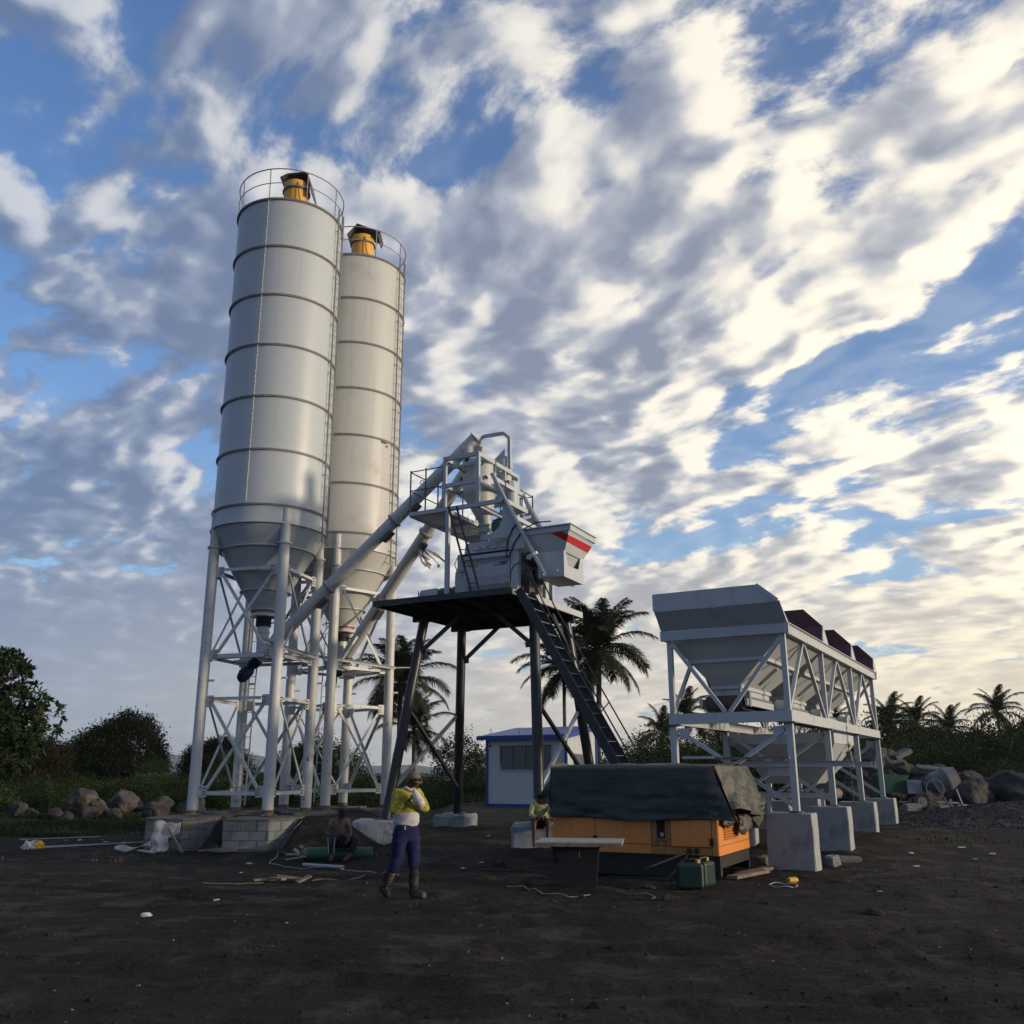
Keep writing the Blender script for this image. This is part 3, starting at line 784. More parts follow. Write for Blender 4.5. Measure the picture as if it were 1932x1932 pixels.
block_pad('silo_foundation', 'low block-faced foundation under the leftmost silo leg, white sack leaning on it',
          [(-8.66, 22.75), (-8.42, 22.16), (-7.58, 22.08), (-7.02, 22.60), (-6.98, 24.1), (-8.5, 24.2)], .70, [(5, 0), (0, 0), (1, 0), (2, 0), (3, .3)], 4, M_CMU)
block_pad('silo_foundation', 'block-faced foundation under the front silo leg, sand heaped on both sides',
          [(-6.52, 23.2), (-6.52, 21.70), (-5.46, 21.62), (-4.98, 22.55), (-5.1, 23.7)], .70, [(0, .1), (1, 0), (2, .1), (3, .3)], 9, M_CMU[:2])
def rough_slab(name, label, cat, c, d, rz, seed, m, group=None, amp=.03, bev=.03):
    mb = bmesh.new(); bmesh.ops.create_cube(mb, size=1)
    for v in mb.verts: v.co = Vector((v.co.x * d[0], v.co.y * d[1], v.co.z * d[2]))
    bmesh.ops.bevel(mb, geom=mb.edges[:], offset=bev, segments=1, affect='EDGES')
    bmesh.ops.subdivide_edges(mb, edges=mb.edges[:], cuts=3, use_grid_fill=True)
    rn = np.random.RandomState(seed)
    for v in mb.verts:
        s_ = Vector((math.sin(v.co.x * 9 + seed) + math.sin(v.co.z * 13 + seed * 2), math.cos(v.co.y * 11 + seed), math.sin(v.co.x * 7 + v.co.y * 6 + seed))) * amp * .35
        v.co += s_ + Vector(rn.uniform(-amp, amp, 3)) * .35
    me = bpy.data.meshes.new(name); mb.to_mesh(me); mb.free(); me.materials.append(m)
    return inst(name, me, None, c, (0, 0, rz), label=label, cat=cat, group=group)
for (x, y, sx, sy, rz, lb) in [(-7.33, 25.42, 1.5, 1.3, .54, 'flat concrete slab under the back leg of the nearer silo'), (-5.25, 24.95, 1.3, 1.2, .54, 'flat concrete slab under the right leg of the nearer silo'),
                           (-5.02, 25.62, .9, .7, .05, 'pale concrete slab under the front leg of the farther silo, behind the seated worker'), (-3.62, 27.08, 1.2, 1.2, .0, 'concrete slab under the right leg of the farther silo'), (-5.02, 28.5, 1.2, 1.2, .0, 'concrete slab under the back leg of the farther silo'), (-6.46, 27.05, 1.1, 1.2, .0, 'concrete slab under the left leg of the farther silo')]:
    rough_slab('leg_slab', lb, 'concrete slab', (x, y, .60), (sx, sy, .26), rz, int(abs(x) * 10), M_MORTAR, 'concrete slabs under the silo legs')

# ============================================================ SCREW CONVEYORS
def screw_conveyor(A, B, label, seed, r=.165, wrap=True):
    rnd = random.Random(seed)
    A = Vector(A); B = Vector(B); d = (B - A).normalized(); L = (B - A).length
    t = empty('screw_conveyor', label, 'conveyor', A, 0., 'inclined screw conveyors feeding the mixer')
    q = lambda s_: d * s_
    side = d.cross(Vector((0, 0, 1))).normalized(); dn = side.cross(d).normalized()
    if dn.z > 0: dn = -dn
    segs = [-.12, 2.55, 5.0, L]
    for a, b in zip(segs[:-1], segs[1:]):
        sg = MB().cyl(q(a + .012), q(b - .012), r, n=32).build('tube_section', M_LEG if seed % 2 else M_SILO2, t)
    for a in segs[1:-1]:
        MB().cyl(q(a - .03), q(a - .006), r + .045, n=28).cyl(q(a + .006), q(a + .03), r + .045, n=28).build('pipe_flange', M_FLG, t)
    for a in [.25, 2.15, 4.6, 5.6]:
        c = q(a) + dn * (r + .03)
        MB().beam(c - d * .17, c + d * .17, .19, .09, up=dn).build('inspection_hatch', M_SHEET, t)
    for a in [1.2, 3.6, 6.2]:
        c = q(a) - dn * (r + .05)
        MB().tube([c + d * .05 * math.cos(k * PI / 6) - dn * .05 * math.sin(k * PI / 6) for k in range(12)], .012, 6, closed=True).build('lifting_eye', M_FLG, t)
    # head: capped with a discharge spout
    MB().cyl(q(L), q(L + .02), r + .03, n=28).build('end_plate', M_FLG, t)
    MB().cyl(q(L - .25), q(L - .25) + Vector((0, 0, -.62)), .15, n=24).build('discharge_spout', M_SILO2, t)
    # motor wrapped in plastic at the foot
    mb = MB(); pts = []; rad = []
    for k, (s_, rr) in enumerate([(-.12, .14), (-.22, .17), (-.32, .165), (-.42, .11), (-.50, .15), (-.66, .165), (-.82, .13), (-.86, .06)]):
        pts.append(q(s_) + Vector((rnd.uniform(-.02, .02), rnd.uniform(-.02, .02), -.02 * k * .6))); rad.append(rr * rnd.uniform(.92, 1.06))
    mb.tube(pts, rad, 14); mb.build('wrapped_motor', M_SLAM, t)
    MB().tube([q(-.42) + (side * math.cos(k * PI / 8) + dn * math.sin(k * PI / 8)) * .118 for k in range(16)], .015, 6, closed=True).build('tie_rope', M_RUBBER, t)
    return t, d, dn
TF = Vector((-.447, 23.303, 0)); TR = -.474
def tw(x, y, z=0.):
    c, s_ = math.cos(TR), math.sin(TR); return Vector((TF.x + x * c - y * s_, TF.y + x * s_ + y * c, z))
cv1, cd1, _ = screw_conveyor((-6.57, 24.15, 4.70), tw(.16, -1.35, 9.93), 'white screw conveyor rising from the nearer silo to the mixer tower', 3)
cv2, cd2, cdn2 = screw_conveyor((-5.02, 27.04, 4.78), tw(-.30, -.55, 9.75), 'white screw conveyor rising from the farther silo, torn plastic hanging off it', 4)
# torn plastic rag on the second conveyor
rg = MB(); rnd = random.Random(5)
base = cd2 * 4.55 + cdn2 * .18
for k in range(7):
    a = base + Vector((rnd.uniform(-.12, .2), rnd.uniform(-.1, .1), 0)); pts = [a]
    for j in range(4): pts.append(pts[-1] + Vector((rnd.uniform(-.02, .16), rnd.uniform(-.05, .05), -rnd.uniform(.06, .17))))
    for p, q in zip(pts[:-1], pts[1:]): rg.beam(p, q, rnd.uniform(.03, .10), .006, up=(rnd.uniform(-1, 1), -1, .2))
rgo = rg.build('plastic_rag', M_SACK, None, loc=Vector((-5.02, 27.04, 4.78)))
tag(rgo, 'torn strip of pale plastic caught on the conveyor behind', 'rag')

# ============================================================ MIXER TOWER
def text_mesh(s, size, shear=0., extr=.002, bold=0.):
    cu = bpy.data.curves.new('lettering', 'FONT'); cu.body = s; cu.size = size; cu.shear = shear; cu.extrude = extr; cu.offset = bold; cu.resolution_u = 3
    o = bpy.data.objects.new('tmp_text', cu); COL.objects.link(o)
    dg = bpy.context.evaluated_depsgraph_get(); me = bpy.data.meshes.new_from_object(o.evaluated_get(dg))
    bpy.data.objects.remove(o); return me
def tower():
    t = empty('steel_tower', 'black steel tower on four splayed tube legs carrying the mixer', 'tower', TF, TR)
    ZT = 5.695
    X0, X1, Y0, Y1 = -1.946, 1.826, -2.62, 1.414
    MB().box(((X0 + X1) / 2, (Y0 + Y1) / 2, ZT - .006), (X1 - X0, Y1 - Y0, .012)).build('deck_plate', M_BLACK, t)
    for p, q, m in (((X0, Y0 + .03, ZT - .075), (X1, Y0 + .03, ZT - .075), M_BLACK), ((X0, Y1 - .03, ZT - .075), (X1, Y1 - .03, ZT - .075), M_BLACK),
                 ((X0 + .03, Y0 + .07, ZT - .075), (X0 + .03, Y1 - .07, ZT - .075), M_BLACK)):
        MB().beam(p, q, .05, .12).split('edge_channel', m, t)
    MB().beam((X1 + .012, Y0 + .9, ZT - .055), (X1 + .012, Y1 - .02, ZT - .055), .022, .15).beam((X1 - .03, Y0 + .07, ZT - .075), (X1 - .03, Y1 - .07, ZT - .075), .05, .12).split('edge_channel', M_WHITE, t)  # right edge white, not black: light on that side put into the colour
    for x in (-1.55, -.9, -.2, .5, 1.1, 1.52):
        MB().beam((x, Y0 + .08, ZT - .08), (x, Y1 - .08, ZT - .08), .06, .12).build('joist', M_BLKUND, t)
    for y in (-.952, .952):
        MB().beam((X0 + .1, y, ZT - .22), (X1 - .05, y, ZT - .22), .10, .14).build('main_beam', M_BLKUND, t)
    for k, (x, y) in enumerate([(X0 + .35, Y0 + .02), (X0 + 1.3, Y0 + .02), (X0 + 2.6, Y0 + .02), (X0 + 3.1, Y0 + .03), (X1 - .06, Y0 + .03), (X1 - .02, Y0 + .15), (X1 - .01, Y1 - .5), (X1 - .01, Y1 - .05), (X0 + .05, Y1 - .4)]):
        MB().cyl((x, y, ZT), (x, y, ZT + .13), .012, n=6).build('rebar_stub', M_BLACK, t)
    B = {}; 
    for sx in (-1, 1):
        for sy in (-1, 1):
            b = Vector((2.013 * sx, 1.664 * sy, .66)); a = Vector((.02 + 1.55 * sx, .952 * sy, ZT - .29))
            B[sx, sy] = (b, a)
            lg = MB().cyl(b, a, .122, .122, n=28).build('leg', M_BLACK, t)
            MB().box((a.x, a.y, a.z + .01), (.34, .34, .02)).build('head_plate', M_BLACK, lg)
            MB().box((b.x, b.y, b.z - .01), (.42, .42, .022)).build('base_plate', M_BLACK, lg)
    P = lambda k, z: B[k][0].lerp(B[k][1], (z - .66) / (ZT - .29 - .66))
    # knee braces
    def knee(k, tx, ty, z=4.55):
        a = P(k, z); b = Vector((tx, ty, ZT - .16)); d = (b - a).normalized()
        a2 = a + d * .14
        kb = MB().beam(a2, b, .085, .085).build('knee_brace', M_BLACK, t)
        MB().box(a + d * .16, (.24, .02, .2) if abs(d.x) > abs(d.y) else (.02, .24, .2)).build('brace_lug', M_BLACK, kb)
    knee((-1, -1), -.35, -1.0); knee((1, -1), .45, -1.0); knee((-1, 1), -.3, .97); knee((1, 1), .5, .97)
    knee((1, -1), 1.55, -.1); knee((1, 1), 1.55, .1, 4.5)
    # cross braces on the two sides
    for sx, mats in ((-1, (M_BLACK, M_GREY)), (1, (M_BLACK, M_WHITE))):  # white brace on the right: the light falling on it is painted in
        for (s0, s1), m in zip((((sx, -1), (sx, 1)), ((sx, 1), (sx, -1))), mats):
            a = P(s0, 3.22); b = P(s1, 1.25); d = (b - a).normalized(); n = Vector((1, 0, 0)) * (.045 if m is M_BLACK else -.045) * 1
            MB().beam(a + d * .13 + n, b - d * .13 + n, .075, .075).build('cross_brace', m, t)
    # stair ladder off the right edge
    A0, A1 = Vector((1.90, -2.4, ZT - .02)), Vector((5.05, -2.4, .18))
    d = (A1 - A0).normalized()
    for y in (-2.43, -1.83):
        MB().beam(A0 + Vector((0, y + 2.4, 0)), A1 + Vector((0, y + 2.4, 0)), .014, .20, up=(-d.z, 0, d.x)).build('stringer', M_BLACK, t)
    for k in range(19):
        f = (k + .6) / 19
        c = A0.lerp(A1, f)
        MB().box((c.x, -2.13, c.z), (.16, .575, .012), ry=0).build('tread', M_GREY, t)
    up = Vector((-d.z, 0, d.x)) ; up = up if up.z > 0 else -up
    for y in (-2.43, -1.83):
        r0 = A0 + Vector((-.30, y + 2.4, .05))
        pts = [A0 + Vector((-.18, y + 2.4, .0)), A0 + Vector((-.18, y + 2.4, .42)), A0 + Vector((-.10, y + 2.4, .56)), A0 + Vector((.06, y + 2.4, .60)), A0 + Vector((.22, y + 2.4, .50))]
        pts += [A0 + Vector((0, y + 2.4, 0)) + up * .36 + d * s_ for s_ in (.6, 2, 4, 5.6)]
        hr = MB().tube(pts, .017, 8).build('handrail', M_BLACK, t)
        for s_ in (1.5, 3.2, 4.9):
            p = A0 + Vector((0, y + 2.4, 0)) + d * s_
            MB().beam(p + up * .08, p + up * .36 - d * .08, .02).build('baluster', M_BLACK, hr)
    return t
tower()
for sx, sy, lb, m, d in ((-1, -1, 'whitewashed concrete block under the front left tower leg, behind the standing worker', M_CONCW, (1.35, .95, .95)), (1, -1, 'whitewashed concrete block with dark drips, seat of the worker in pale shirt', M_CONCW, (1.15, 1.0, .95)),
                     (-1, 1, 'low pale concrete block under the rear left tower leg', M_CONCW, (.95, .8, .7)), (1, 1, 'concrete block under the rear right tower leg, behind the generator', M_CONC, (.9, .9, .8))):
    c = tw(2.013 * sx + (-.05 if sx < 0 else -.02), 1.664 * sy, .645 - d[2] / 2)
    rough_slab('footing_block', lb, 'concrete block', c, d, TR * .2 if sy < 0 else TR, 7 + sx + 2 * sy, m, 'concrete footings of the mixer tower', .035, .06)

def mixer():
    t = empty('concrete_mixer', 'white twin-shaft concrete mixer standing on the black tower deck', 'mixer', TF, TR)
    zt = 5.70
    prof = [(-1.70, zt), (-1.86, 5.80), (-1.96, 5.96), (-1.995, 6.16), (-2.0, 6.34), (-1.96, 6.52), (-1.88, 6.62), (-1.84, 6.80), (-.5, 6.80), (-.40, 6.6), (-.34, 6.3), (-.4, 5.95), (-.62, zt)]
    MB().poly([(.25, y, z) for y, z in prof], (1.21, 0, 0)).build('mixing_drum', M_WHITE, t)
    rv = MB()
    for r_, (y, z) in enumerate([(-1.975, 6.47), (-2.003, 6.28), (-1.99, 6.10), (-1.935, 5.92), (-1.82, 5.78)]):
        for c in range(6):
            x = .36 + c * .205 + (.02 if r_ % 2 else 0)
            rv.cyl((x, y - .008, z), (x, y + .02, z), .011, n=6, smooth=False)
    tag(rv.build('liner_bolt', M_SHEET, t), kind='stuff')
    MB().cyl((.26, -2.03, 6.60), (1.48, -2.03, 6.60), .055, n=20).build('torsion_tube', M_WHITE, t)
    MB().cyl((.24, -2.06, 6.70), (1.50, -2.06, 6.70), .028, n=12).build('drive_shaft', M_RUBBER, t)
    cov = MB().frust((.15, -1.84, 1.45, -.5), (.15, -1.78, 1.42, -.52), 6.80, 7.06).box((1.10, -1.15, 7.13), (.62, 1.2, .14)).build('cover', M_WHITE, t)
    MB().box((.74, -1.832, 6.93), (.62, .012, .17), rx=R(-12)).split('access_door', M_WHITE, cov)
    MB().box((1.25, -1.825, 6.93), (.30, .012, .19), rx=R(-12)).split('access_door', M_WHITE, cov)
    for x in (.60, .80): MB().box((x, -1.855, 6.90), (.08, .02, .02)).build('latch', M_GREY, cov)
    # bearing end columns
    MB().box((1.59, -1.94, 6.245), (.19, .17, 1.09), bev=.01).box((1.59, -.42, 6.245), (.19, .17, 1.09), bev=.01).split('end_column', M_WHITE, t)
    MB().box((1.56, -1.18, 6.2), (.10, 1.3, .98)).build('end_plate', M_GREY, t)
    for y in (-1.55, -.85):
        MB().cyl((1.61, y, 6.15), (1.72, y, 6.15), .17, n=24).cyl((1.72, y, 6.15), (1.80, y, 6.15), .09, n=20).build('shaft_bearing', M_GREY, t)
    MB().tube([(1.76, -1.6, 6.5), (1.8, -1.4, 6.35), (1.77, -1.25, 6.1), (1.8, -1.0, 6.3), (1.78, -.8, 6.55)], .018).tube([(1.76, -1.65, 6.3), (1.82, -1.5, 5.95), (1.78, -1.3, 5.8)], .015).build('grease_hose', M_RUBBER, t)
    MB().box((1.74, -1.25, 6.62), (.18, .5, .22)).box((1.75, -.75, 6.45), (.16, .3, .35)).box((1.72, -1.55, 5.9), (.2, .28, .3)).split('grease_pump', M_SHEET, t)
    # gearbox hood at the left end
    a = [(-.05, zt)] + [(-.05, 6.25)] + [(.25 - .30 * math.cos(k * PI / 12), 6.25 + .30 * math.sin(k * PI / 12)) for k in range(1, 7)] + [(.25, zt)]
    MB().poly([(x, -1.93, z) for x, z in a], (0, 1.5, 0)).build('gearbox_hood', M_WHITE, t)
    MB().box((.13, -1.86, 6.55), (.2, .2, .42)).build('control_box', M_WHITE, t)
    MB().tube([(-.02, -1.9, 6.4), (-.07, -1.92, 6.55), (.0, -1.9, 6.72), (.05, -1.9, 6.6)], .012).build('cable_loop', M_RUBBER, t)
    # lettering and sticker
    me = text_mesh('1000', .105, .45, .0015, .002); me.materials.append(M_NAVY)
    o = inst('model_lettering', me, t, (1.16, -2.006, 6.40), (PI / 2, 0, 0))
    me = text_mesh('JS', .085, .45, .0015); me.materials.append(M_FLG)
    o = inst('model_lettering', me, t, (1.05, -2.004, 6.40), (PI / 2, 0, 0))
    MB().box((1.24, -2.007, 6.385), (.38, .002, .007)).build('lettering_rule', M_NAVY, t)
    MB().box((.50, -1.998, 6.43), (.22, .004, .075), rz=0, ry=0).build('warning_sticker', M_YCAP, t)
    # skip track: two pierced side plates and their cross ties
    for y in (-2.02, -.46):
        pts = [(.97, 8.66), (1.05, 8.68), (1.40, 7.95), (1.66, 7.38), (1.90, 6.78), (1.90, 6.72), (1.50, 6.70), (1.50, 7.02), (.78, 7.02), (.78, 7.12), (1.05, 7.18), (1.20, 7.28), (1.29, 7.46), (1.30, 7.95), (1.16, 8.02), (1.20, 8.10)]
        MB().poly([(x, y, z) for x, z in pts], (0, -.03, 0)).build('track_plate', M_WHITE, t)
        MB().chan((1.0, y - .03, 8.62), (2.36, y - .03, 6.02), .13, .05, .01, up=(0, 1, 0)).build('track_rail', M_WHITE, t)
        MB().poly([(x, y - .035, z) for x, z in [(1.98, 6.50), (2.14, 6.56), (2.16, 6.52), (2.04, 6.40), (1.96, 6.42)]], (0, -.09, 0)).build('roller_guard', M_WHITE, t)
    for x, z in ((1.06, 8.52), (1.22, 8.02), (1.45, 7.58), (1.60, 7.2)):
        MB().beam((x, -2.0, z), (x, -.44, z), .07, .10).build('cross_tie', M_WHITE, t)
    MB().box((1.0, -1.2, 8.62), (.16, .26, .12), rz=.2).tube([(.98, -1.0, 8.6), (1.02, -.95, 8.75), (1.08, -.9, 8.55)], .02).build('pulley_block', M_GREY, t)
    w = MB().cyl((.98, -1.62, 7.44), (.98, -1.34, 7.44), .215, n=28).build('hoist_brake', M_GREEN, t)
    MB().cyl((.98, -1.80, 7.44), (.98, -1.64, 7.44), .12, n=24).build('hoist_motor', M_GREEN, t)
    MB().tube([(2.5, -1.92, 7.30), (2.15, -1.98, 7.30), (1.85, -2.06, 7.15), (1.62, -2.07, 6.85), (1.50, -2.08, 6.55), (1.44, -2.08, 6.52), (1.42, -2.08, 6.65), (1.46, -2.08, 6.95), (1.58, -2.07, 7.2), (1.72, -2.06, 7.34)], .016).build('cable_loop', M_RUBBER, t)
    MB().tube([(1.2, -1.72, 8.5), (1.24, -1.7, 8.1), (1.34, -1.7, 7.7), (1.5, -1.7, 7.35)], .014).build('cable_loop', M_RUBBER, t)
    # drive motor with guard on the left of the deck
    g_ = [(-1.0, zt + .02)] + [(-.98, zt + .18)] + [(-.93, zt + .26), (-.5, zt + .28), (-.46, zt + .02)]
    MB().poly([(x, -2.05, z) for x, z in g_], (0, .5, 0)).build('belt_guard', M_WHITE, t)
    MB().cyl((-.48, -1.85, zt + .17), (-.22, -1.85, zt + .17), .14, n=24).box((-.34, -1.85, zt + .04), (.3, .26, .08)).build('drive_motor', M_GREEN, t)
    MB().cyl((-.16, -1.75, zt + .17), (-.02, -1.75, zt + .17), .17, n=24).build('drive_motor', M_GREEN, t)
    MB().tube([(-.1, -1.75, zt + .34), (-.1, -1.75, zt + .40), (-.07, -1.75, zt + .42), (-.05, -1.75, zt + .38)], .01).build('lifting_eye', M_SHEET, t)
    for x, y in ((1.66, -.95), (1.66, -.12)):
        MB().beam((x, y, zt), (x, y, 6.75), .09).beam((x, y - .05, 6.4), (x + .12, y - .2, 6.15), .05).split('hopper_stop', M_WHITE, t)
    return t
mixer()

def skip():
    t = empty('skip_hopper', 'white skip hopper with a red stripe, hoisted beside the mixer', 'skip hopper', TF, TR)
    xl, xr = 1.72, 2.97; yf, yb = -1.92, -.44; zr = 7.16
    lo = (2.14, -1.78, 2.77, -.72); hi = (1.76, yf, xr - .02, yb)
    body = MB().frust(lo, hi, 6.58, 7.04).build('funnel', M_WHITE, t)
    MB().box(((xl + xr) / 2, yf - .012, 7.10), (xr - xl + .04, .02, .13)).box(((xl + xr) / 2, yb + .012, 7.10), (xr - xl + .04, .02, .13)).box((xr + .012, (yf + yb) / 2, 7.10), (.02, yb - yf, .13)).box((xl - .012, (yf + yb) / 2, 7.10), (.02, yb - yf, .13)).box(((xl + xr) / 2, yf - .03, 7.175), (xr - xl + .1, .06, .02)).box((xr + .03, (yf + yb) / 2, 7.175), (.06, yb - yf + .0, .02)).build('rim', M_WHITE, t)
    # lower box with notched end plate
    MB().box((2.455, -1.855, 6.30), (.64, .02, .60)).box((2.455, -.76, 6.30), (.64, .02, .60)).box((2.15, -1.31, 6.30), (.02, 1.07, .60)).box((2.455, -1.31, 5.995), (.62, 1.06, .02)).build('lower_box', M_WHITE, t)
    pts = [(-1.866, 6.60), (-1.76, 6.58), (-1.64, 6.27), (-1.03, 6.29), (-.90, 6.60), (-.75, 6.60), (-.75, 5.985), (-1.866, 5.985)]
    MB().poly([(2.765, y, z) for y, z in pts], (.02, 0, 0)).build('end_plate', M_WHITE, t)
    MB().frust((2.2, -1.5, 2.50, -1.1), (2.18, -1.76, 2.74, -.74), 6.02, 6.57).build('bucket', M_WHITE, t)
    # red stripe, lying 3 mm proud of the front and right faces of the funnel
    def F(s_, z):   # front face: s 0..1 left-right
        k = (z - 6.58) / .46; xa = lo[0] + (hi[0] - lo[0]) * k; xb = lo[2] + (hi[2] - lo[2]) * k; y = lo[1] + (hi[1] - lo[1]) * k
        return (xa + (xb - xa) * s_, y - .006, z - .001)
    def Rr(s_, z):
        k = (z - 6.58) / .46; ya = lo[1] + (hi[1] - lo[1]) * k; yb_ = lo[3] + (hi[3] - lo[3]) * k; x = lo[2] + (hi[2] - lo[2]) * k
        return (x + .006, ya + (yb_ - ya) * s_, z - .001)
    st = MB()
    st.poly([F(.62, 7.02), F(.86, 7.02), F(1.004, 6.935), F(1.004, 6.79)], (0, .003, 0))
    st.poly([Rr(-.004, 6.935), Rr(1, 6.95), Rr(1, 6.78), Rr(-.004, 6.79)], (-.003, 0, 0))
    st.build('red_stripe', M_RED, t)
    for y in (-1.95, -.66):
        MB().ring((0, 0, 0), .03, .065, .05, 20)
        MB().cyl((2.26, y, 6.14), (2.26, y - .05 if y < -1 else y + .05, 6.14), .07, n=20).cyl((2.30, y, 6.14), (2.30, y - .07 if y < -1 else y + .07, 6.14), .03, n=12).cyl((2.62, y + .06, 6.12), (2.62, y + .02, 6.12), .03, n=10).split('guide_wheel', M_WHITE, t)
    return t
skip()

def batching_head():
    t = empty('weighing_frame', 'open white steel frame with cement weighing hopper above the mixer', 'weighing frame', TF, TR)
    xl, xr, yf, yb = -.27, .66, -2.10, .0; z0, z1 = 7.90, 9.25; zm = 8.50
    for x in (xl, xr):
        for y in (yf, yb): MB().beam((x, y, z0 + .05), (x, y, z1), .085, .085, up=(0, 1, 0)).build('upright', M_WHITE, t)
    for y in (yf, yb):
        for z, h in ((z1 - .05, .10), (zm, .09)): MB().beam((xl + .045, y, z), (xr - .045, y, z), .08, h).split('cross_beam', M_WHITE, t)
    for x in (xl, xr):
        for z, h in ((z1 - .05, .10), (zm, .09)): MB().beam((x, yf + .045, z), (x, yb - .045, z), .08, h).split('cross_beam', M_WHITE, t)
    for y in (-1.25, -.7): MB().beam((xr, y, z1 - .1), (xr, y, zm + .05), .05).build('stud', M_WHITE, t)
    MB().beam((xl, -1.8, z1 - .18), (xr - .1, -1.8, z1 - .18), .08, .06).beam((xl + .04, -.85, z1 - .12), (xr - .04, -.85, z1 - .12), .07, .06).split('hanger_beam', M_WHITE, t)
    # ties from frame right out to the skip track
    MB().beam((xr, yf, z0), (1.32, yf, z0 + .02), .08, .10).beam((xr, -.0, z0), (1.32, -.3, z0), .08, .1).split('cross_beam', M_WHITE, t)
    MB().beam((xr, yf, z0), (xr, .55, z0), .08, .10).beam((xl, yf, z0), (xl, .55, z0), .08, .10).beam((-1.28, yf, z0), (xr, yf, z0), .08, .10, uo=0).split('cross_beam', M_WHITE, t)
    # posts to the deck
    for x, y in ((-.15, -2.13), (-.15, .35), (.95, .35)): MB().beam((x, y, 5.70), (x, y, z0 - .055), .095, .095, up=(0, 1, 0)).build('deck_post', M_WHITE, t)
    # hopper
    n = 40; hp = MB()
    hp.lathe([(.0, 9.32), (.40, 9.28), (.415, 9.24), (.415, 8.40)], (.245, -1.3, 0), n)
    hop = hp.build('cement_hopper', M_WHITE, t)
    tc_, bc = (.245, 8.40, .415), (.44, 7.60, .135)
    cm = MB(); A = [(tc_[0] + tc_[2] * math.cos(2 * PI * k / n), -1.3 + tc_[2] * math.sin(2 * PI * k / n), tc_[1]) for k in range(n)]
    Bq = [(bc[0] + bc[2] * math.cos(2 * PI * k / n), -1.3 + bc[2] * math.sin(2 * PI * k / n), bc[1]) for k in range(n)]
    cm.add(Bq + A, [(k, (k + 1) % n, n + (k + 1) % n, n + k) for k in range(n)], True); cm.build('hopper_cone', M_WHITE, t)
    MB().cyl((.44, -1.3, 7.62), (.44, -1.3, 7.56), .19, n=28).cyl((.44, -1.3, 7.56), (.44, -1.3, 7.44), .165, n=28).cyl((.44, -1.3, 7.44), (.44, -1.3, 7.40), .175, n=28).cyl((.44, -1.3, 7.40), (.44, -1.3, 7.2), .13, n=28).build('outlet_valve', M_WHITE, t)
    for x, y, z, s_ in ((.02, -1.66, 8.95, .04), (.50, -1.64, 9.12, .05), (.60, -1.58, 8.75, .05), (.46, -1.66, 8.56, .045), (-.1, -1.55, 8.48, .04), (-.17, -1.45, 8.85, .05)):
        MB().box((x, y, z), (s_ * 2.0, .03, s_ * 1.2), rz=.3, ry=.9 if s_ > .045 else .1).build('lug', M_SHEET, hop)
    MB().cyl((.12, -1.62, 9.22), (.12, -1.62, 9.30), .10, n=20).build('inlet_sleeve', M_RUBBER, t)
    # water weigher behind
    MB().cyl((.45, -.35, 8.62), (.45, -.35, 9.58), .20, n=28).lathe([(.20, 8.62), (.33, 8.50), (.30, 8.46), (0, 8.46)], (.45, -.35, 0), 28).build('water_tank', M_WHITE, t)
    MB().box((.45, -.35, 9.50), (.36, .30, .28)).poly([(.30, -.5, 9.65), (.56, -.5, 9.65), (.56, -.5, 9.86)], (0, .03, 0)).build('tank_head', M_WHITE, t)
    MB().cyl((.95, -.9, 8.1), (.95, -.9, 8.75), .17, n=24).lathe([(.17, 8.1), (.30, 7.98), (.0, 7.96)], (.95, -.9, 0), 24).build('dust_bag_can', M_WHITE, t)
    for p in ((.35, -1.0, 9.34), (.48, -.9, 9.34), (.55, -.7, 9.34), (.60, -.62, 9.30)): MB().box(p, (.07, .07, .07)).build('load_cell', M_SHEET, t)
    # vent pipe arch
    pts = [(.10, -1.2, 9.66), (.29, -1.2, 10.0), (.88, -1.2, 9.99), (1.05, -1.2, 9.83), (1.06, -1.2, 9.02)]
    vb = MB()
    for p, q in zip(pts[:-1], pts[1:]): vb.beam(p, q, .075, .075, up=(0, 1, 0))
    vb.build('vent_duct', M_WHITE, t)
    MB().tube([(.12, -1.2, 9.62), (.2, -1.25, 9.72), (.28, -1.25, 9.68), (.24, -1.2, 9.6)], [.07, .085, .08, .06], 10).build('wrapped_elbow', M_SACK, t)
    # walkway
    wz = 7.93
    for (xa, ya, xb, yb_) in ((-1.28, -2.1, -.32, .55), (-1.28, .55, .52, 1.25)):
        w = MB().box(((xa + xb) / 2, ya + .03, wz - .05), (xb - xa, .05, .10)).box(((xa + xb) / 2, yb_ - .03, wz - .05), (xb - xa, .05, .10)).box((xa + .03, (ya + yb_) / 2, wz - .052), (.05, yb_ - ya - .1, .10)).box((xb - .03, (ya + yb_) / 2, wz - .052), (.05, yb_ - ya - .1, .10)).box(((xa + xb) / 2, (ya + yb_) / 2, wz - .055), (xb - xa - .1, .06, .08)).build('walkway_frame', M_WHITE, t)
        gr_ = MB()
        k = xa + .08
        while k < xb - .05: gr_.box((k, (ya + yb_) / 2, wz - .012), (.006, yb_ - ya - .1, .024)); k += .045
        k = ya + .1
        while k < yb_ - .05: gr_.box(((xa + xb) / 2, k, wz - .018), (xb - xa - .1, .008, .012)); k += .13
        tag(gr_.build('grating_bar', M_FLG, w), kind='stuff')
    posts = [(-1.28, -2.1), (-1.28, -.8), (-1.28, .5), (-1.28, 1.25), (-.82, -2.12), (-.32, -2.12), (-.5, 1.25), (.12, 1.25), (.50, 1.25), (.50, .6)]
    for x, y in posts: MB().beam((x, y, wz - .05), (x, y, wz + 1.12), .028).build('railing_post', M_NAVY, t)
